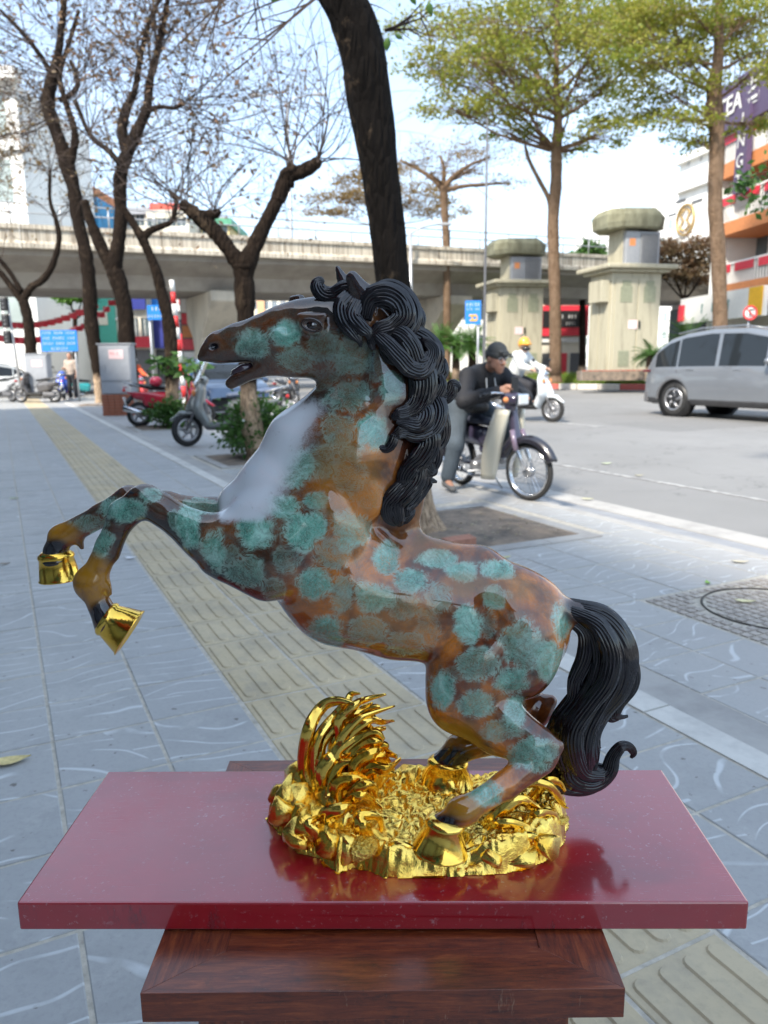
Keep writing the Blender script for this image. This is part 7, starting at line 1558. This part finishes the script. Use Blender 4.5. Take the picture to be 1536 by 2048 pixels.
lock(mane, [(848, 905, -10, 16), (862, 925, -8, 12), (872, 914, -8, 4)], 24, 5)
lock(mane, [(836, 925, -40, 16), (830, 958, -44, 18), (808, 985, -50, 18), (790, 1010, -52, 16), (796, 1040, -48, 11), (802, 1052, -42, 4)], 50, 7)
lock(mane, [(846, 930, -20, 16), (842, 965, -22, 18), (824, 992, -28, 18), (806, 1014, -34, 16), (806, 1036, -34, 12), (822, 1028, -32, 7), (829, 1018, -30, 2)], 54, 7)
lock(mane, [(818, 965, -46, 14), (790, 990, -54, 15), (774, 1010, -56, 13), (778, 1036, -52, 10), (792, 1050, -46, 4)], 44, 6)
lock(mane, [(826, 640, 10, 11), (846, 690, 12, 13), (858, 760, 14, 15), (860, 840, 10, 15), (848, 910, 6, 14), (828, 970, 2, 13), (808, 1020, 0, 10), (800, 1050, 0, 4)], 70, 9)
lock(mane, [(780, 600, 6, 14), (820, 640, 8, 16), (842, 700, 8, 18), (848, 780, 4, 19), (842, 860, 0, 18), (822, 930, -4, 17), (800, 990, -8, 15), (790, 1040, -10, 7)], 70, 9)
for q in range(0):     # thin strands over the mass
    y0_ = 640 + q * 60; x0_ = 815 + 45 * math.sin((q + 1) / 17 * math.pi) - q * 1.0; ph = rng.uniform(0, 6); L = rng.uniform(80, 140)
    pth = [(x0_ + 14 * math.sin(ph + j * 1.5) + rng.uniform(-3, 3) - j * (0 if q < 9 else 6), y0_ + L * j / 5, -46 - rng.uniform(0, 14), (5 + 3 * rng.random()) * (1 - .8 * abs(j - 2) / 3)) for j in range(6)]
    lock(mane, pth, 34, 3, .4, .8, 14)
mane.build('mane', M_hair, statue, org)
# tail
tl = MB(); WID = 1.0
spine = [(1108, 1214, 0, 20), (1150, 1226, 0, 28), (1196, 1252, -2, 42), (1222, 1306, -6, 50), (1214, 1360, -10, 50), (1180, 1408, -14, 46), (1150, 1456, -16, 50), (1150, 1505, -14, 48), (1168, 1545, -10, 34), (1206, 1552, -6, 22)]
lock(tl, spine, 80, 13, 1.2, .62, 64, .12)
for (dx, dw, r, sh) in ((-26, -18, 17, .0), (24, -16, 17, .3), (0, -30, 18, .6), (-10, -26, 14, .9), (14, 20, 18, .2), (30, 2, 16, .5), (-30, 4, 17, .7)):
    lock(tl, [(x + dx * (rr / 48) * math.cos(i * .55 + sh * 3), y + dx * .3 * math.sin(i * .5), w + dw * (rr / 44), r * (rr / 46) ** .7) for i, (x, y, w, rr) in enumerate(spine)], 80, 6, 2.0, .8, 34, .2)
lock(tl, [(1130, 1230, -10, 14), (1170, 1262, -16, 16), (1172, 1310, -22, 18), (1152, 1360, -24, 16), (1146, 1396, -24, 13), (1122, 1430, -22, 13), (1104, 1470, -18, 15), (1106, 1520, -14, 12), (1124, 1560, -10, 6)], 70, 6)
lock(tl, [(1232, 1280, -10, 18), (1260, 1330, -12, 17), (1262, 1372, -14, 15), (1238, 1408, -12, 12), (1232, 1430, -10, 9), (1244, 1434, -9, 5), (1256, 1432, -8, 3)], 56, 6)
lock(tl, [(1204, 1400, -10, 16), (1226, 1410, -8, 14), (1222, 1436, -8, 9), (1238, 1436, -8, 5)], 36, 5)
lock(tl, [(1150, 1505, -24, 30), (1152, 1548, -24, 30), (1186, 1562, -20, 24), (1216, 1544, -16, 18), (1226, 1514, -14, 14), (1242, 1494, -12, 12), (1258, 1494, -11, 9), (1267, 1506, -10, 7), (1262, 1516, -10, 3)], 70, 8, .8)
lock(tl, [(1186, 1480, -20, 22), (1160, 1512, -30, 20), (1152, 1540, -32, 16), (1172, 1548, -30, 12), (1188, 1530, -28, 8), (1182, 1516, -27, 3)], 50, 6)
lock(tl, [(1110, 1500, -4, 22), (1108, 1550, -2, 26), (1140, 1574, 0, 18), (1180, 1578, 2, 12), (1215, 1562, 4, 5)], 50, 8)
tl.build('tail', M_hair, statue, org)

# gilded base
def inpoly(x, y, poly):
    c = np.zeros(x.shape, bool); n = len(poly)
    for i in range(n):
        x0, y0_ = poly[i]; x1, y1_ = poly[(i + 1) % n]
        c ^= ((y0_ > y) != (y1_ > y)) & (x < (x1 - x0) * (y - y0_) / (y1_ - y0_ + 1e-12) + x0)
    return c
def distpoly(x, y, poly):
    D = np.full(x.shape, 1e9)
    for i in range(len(poly)):
        a = np.array(poly[i]); b = np.array(poly[(i + 1) % len(poly)]); ba = b - a; t_ = np.clip(((x - a[0]) * ba[0] + (y - a[1]) * ba[1]) / (ba @ ba + 1e-12), 0, 1)
        D = np.minimum(D, np.hypot(x - a[0] - t_ * ba[0], y - a[1] - t_ * ba[1]))
    return D
opx = [(536, 1642), (556, 1662), (584, 1690), (596, 1706), (640, 1716), (676, 1744), (706, 1736), (745, 1742), (768, 1756), (840, 1752), (920, 1752), (1010, 1746), (1080, 1726), (1108, 1710), (1128, 1680), (1130, 1640), (1128, 1608), (1100, 1596), (980, 1580), (860, 1582), (780, 1584), (700, 1590), (620, 1596), (560, 1604)]
outl = [(onz(x, y, BZ).x, onz(x, y, BZ).y) for x, y in opx]
xs = [p[0] for p in outl]; ys = [p[1] for p in outl]; rs = .0021
gx = np.arange(min(xs) - .004, max(xs) + .004, rs); gy = np.arange(min(ys) - .004, max(ys) + .004, rs); GX, GY = np.meshgrid(gx, gy, indexing='ij')
from mathutils import noise as mn
ND = np.array([[mn.noise(Vector((x * 28, y * 28, 1.3))) for y in gy] for x in gx]); N2 = np.array([[mn.noise(Vector((x * 90, y * 90, 4.3))) for y in gy] for x in gx]); N3 = np.array([[mn.noise(Vector((x * 260, y * 260, 7.3))) for y in gy] for x in gx])
pv = proj(np.stack([GX.ravel(), GY.ravel(), np.full(GX.size, BZ + .03)], 1)); PX = pv[:, 0].reshape(GX.shape); PY = pv[:, 1].reshape(GX.shape)
ins = inpoly(GX, GY, outl); dist = distpoly(GX + N2 * .006, GY + ND * .006, outl) * np.where(ins, 1, -1)
top = .030 + .010 * ND + .006 * (1 - abs(N2) * 2.4) + .0008 * N3
top += .012 * np.exp(-((PX - 1050) / 70) ** 2 - ((PY - 1620) / 40) ** 2) + .010 * np.exp(-((PX - 820) / 60) ** 2 - ((PY - 1560) / 30) ** 2) + .016 * np.exp(-((PX - 620) / 70) ** 2 - ((PY - 1620) / 50) ** 2) - .010 * np.exp(-((PX - 880) / 60) ** 2 - ((PY - 1700) / 26) ** 2)
edge_ = np.clip(dist / .010, 0, 1) ** .5
Hh = np.where(dist > 0, top * edge_, -.004); V = np.stack([GX.ravel(), GY.ravel(), (BZ + .0006 + np.maximum(Hh, -.0)).ravel()], 1)
nx_, ny_ = GX.shape; I0 = np.arange(nx_ * ny_).reshape(nx_, ny_); Fq = np.stack([I0[:-1, :-1].ravel(), I0[1:, :-1].ravel(), I0[1:, 1:].ravel(), I0[:-1, 1:].ravel()], 1)
keep = (dist.ravel()[Fq] > -.0005).any(1); arr_mesh('base', V, Fq[keep], M_gold, statue, True, org)
def rock(c, r, sd, mat=M_gold, sq=(1, 1, 1)):
    q = random.Random(sd); bm = bmesh.new()
    for _ in range(15):
        v = Vector((q.gauss(0, 1), q.gauss(0, 1), q.gauss(0, 1))).normalized() * r * q.uniform(.85, 1.05); bm.verts.new((v.x * sq[0], v.y * sq[1], v.z * sq[2]))
    bmesh.ops.convex_hull(bm, input=bm.verts); bmesh.ops.delete(bm, geom=[v for v in bm.verts if not v.link_faces], context='VERTS')
    bmesh.ops.bevel(bm, geom=list(bm.edges), offset=r * .10, segments=2, affect='EDGES', clamp_overlap=True)
    me = bpy.data.meshes.new('rock'); bm.to_mesh(me); bm.free(); me.polygons.foreach_set('use_smooth', [True] * len(me.polygons)); me.materials.append(mat)
    o = link(bpy.data.objects.new('rock', me), statue); o.location = Vector(c) - Vector(org); o.rotation_euler = (q.uniform(0, 6), q.uniform(0, 6), q.uniform(0, 6)); return o
for i, (x, y, w, r) in enumerate([(606, 1560, 6, 50), (636, 1546, 16, 44), (578, 1584, -10, 50), (566, 1616, -40, 44), (600, 1600, -20, 56), (640, 1580, 0, 60), (612, 1560, 14, 40), (668, 1600, -40, 58), (640, 1640, -70, 56), (560, 1590, 10, 28), (620, 1652, -90, 46), (660, 1680, -130, 42), (598, 1668, -110, 34), (690, 1690, -140, 40), (650, 1560, 20, 36), (680, 1640, -80, 50), (730, 1700, -160, 34), (730, 1640, -90, 36), (1110, 1640, -60, 34), (1094, 1688, -130, 34), (1040, 1708, -150, 36), (980, 1716, -160, 30), (820, 1560, 60, 40), (760, 1560, 40, 44), (860, 1576, 70, 44)]):
    rock(P3(x, y, w), r * .00062, i + 3, M_goldf if i in (17, 16, 18) else M_gold)
WID = 1.12; gr_ = MB(); GR = dict(grooves=3, twist=.6, flat=.45, seg=20, depth=.35)
blades = [
 [(640, 1610, -30, 13), (612, 1540, -26, 13), (616, 1470, -24, 12), (640, 1420, -22, 11), (676, 1404, -20, 9), (706, 1408, -20, 4)],
 [(648, 1600, -20, 12), (632, 1530, -16, 11), (642, 1470, -14, 10), (664, 1432, -12, 9), (690, 1406, -10, 7), (712, 1388, -8, 6), (725, 1381, -8, 2)],
 [(690, 1600, -26, 13), (664, 1520, -24, 12), (672, 1460, -20, 11), (700, 1420, -18, 9), (735, 1398, -16, 6), (774, 1388, -14, 2)],
 [(700, 1580, -30, 12), (680, 1500, -28, 12), (690, 1450, -24, 11), (724, 1422, -20, 10), (752, 1412, -18, 7), (762, 1418, -18, 3)],
 [(700, 1570, -34, 12), (684, 1500, -30, 13), (704, 1460, -28, 12), (738, 1436, -24, 9), (757, 1436, -22, 4)],
 [(700, 1560, -40, 14), (680, 1510, -38, 14), (706, 1474, -36, 13), (738, 1466, -34, 11), (756, 1476, -32, 6), (758, 1490, -32, 2)],
 [(710, 1590, -46, 14), (690, 1520, -46, 15), (720, 1484, -44, 14), (756, 1476, -42, 10), (772, 1484, -40, 5)],
 [(720, 1600, -50, 16), (700, 1540, -52, 18), (728, 1500, -50, 17), (764, 1496, -46, 11), (778, 1498, -44, 4)],
 [(724, 1620, -60, 15), (718, 1560, -62, 17), (748, 1520, -60, 14), (776, 1526, -56, 7), (778, 1536, -54, 3)],
 [(668, 1620, -50, 14), (648, 1560, -52, 15), (664, 1516, -50, 14), (690, 1500, -46, 8), (700, 1508, -44, 3)],
 [(690, 1640, -80, 14), (676, 1580, -84, 16), (702, 1550, -84, 14), (730, 1556, -80, 9), (742, 1574, -78, 3)],
 [(712, 1660, -100, 13), (700, 1610, -104, 15), (722, 1586, -104, 13), (748, 1596, -100, 8), (758, 1616, -98, 3)],
 [(680, 1680, -120, 13), (662, 1640, -124, 14), (676, 1614, -122, 12), (700, 1612, -118, 8), (712, 1626, -116, 3)],
 [(730, 1690, -130, 12), (716, 1656, -132, 14), (736, 1632, -130, 12), (760, 1644, -126, 7), (766, 1664, -124, 2)],
 [(650, 1690, -130, 12), (632, 1664, -130, 12), (628, 1646, -128, 9), (644, 1634, -126, 5)],
 [(1000, 1640, -70, 8), (1020, 1590, -72, 10), (1060, 1572, -70, 10), (1100, 1580, -66, 9), (1128, 1604, -62, 5), (1134, 1622, -60, 2)],
 [(960, 1670, -100, 9), (990, 1632, -104, 12), (1030, 1610, -102, 12), (1070, 1616, -98, 9), (1092, 1636, -96, 4)],
 [(950, 1700, -120, 8), (980, 1660, -124, 11), (1020, 1646, -122, 11), (1050, 1658, -118, 8), (1056, 1676, -116, 5), (1040, 1684, -116, 3)],
 [(1060, 1600, -30, 9), (1090, 1566, -30, 10), (1120, 1572, -28, 7), (1132, 1588, -26, 3)],
 [(1010, 1690, -130, 8), (1050, 1676, -134, 10), (1090, 1684, -130, 7), (1104, 1698, -128, 3)],
 [(1050, 1640, -90, 9), (1084, 1622, -92, 10), (1112, 1640, -88, 6), (1116, 1660, -86, 3)],
 [(770, 1700, -150, 5), (800, 1690, -152, 7), (850, 1714, -156, 8), (920, 1712, -158, 7), (960, 1690, -150, 4)],
]
blades += [[(x + 14, y + 26, w - 14, r * .9) for x, y, w, r in b_] for b_ in blades[1:11]]
for b_ in blades:
    b_ = [(x + rng.gauss(0, 5), y + rng.gauss(0, 5), w + rng.gauss(0, 8), r) for x, y, w, r in b_]
    mb = MB(); lock(mb, b_, 44, **GR); mb.build('grass_blade', M_golds, statue, org)
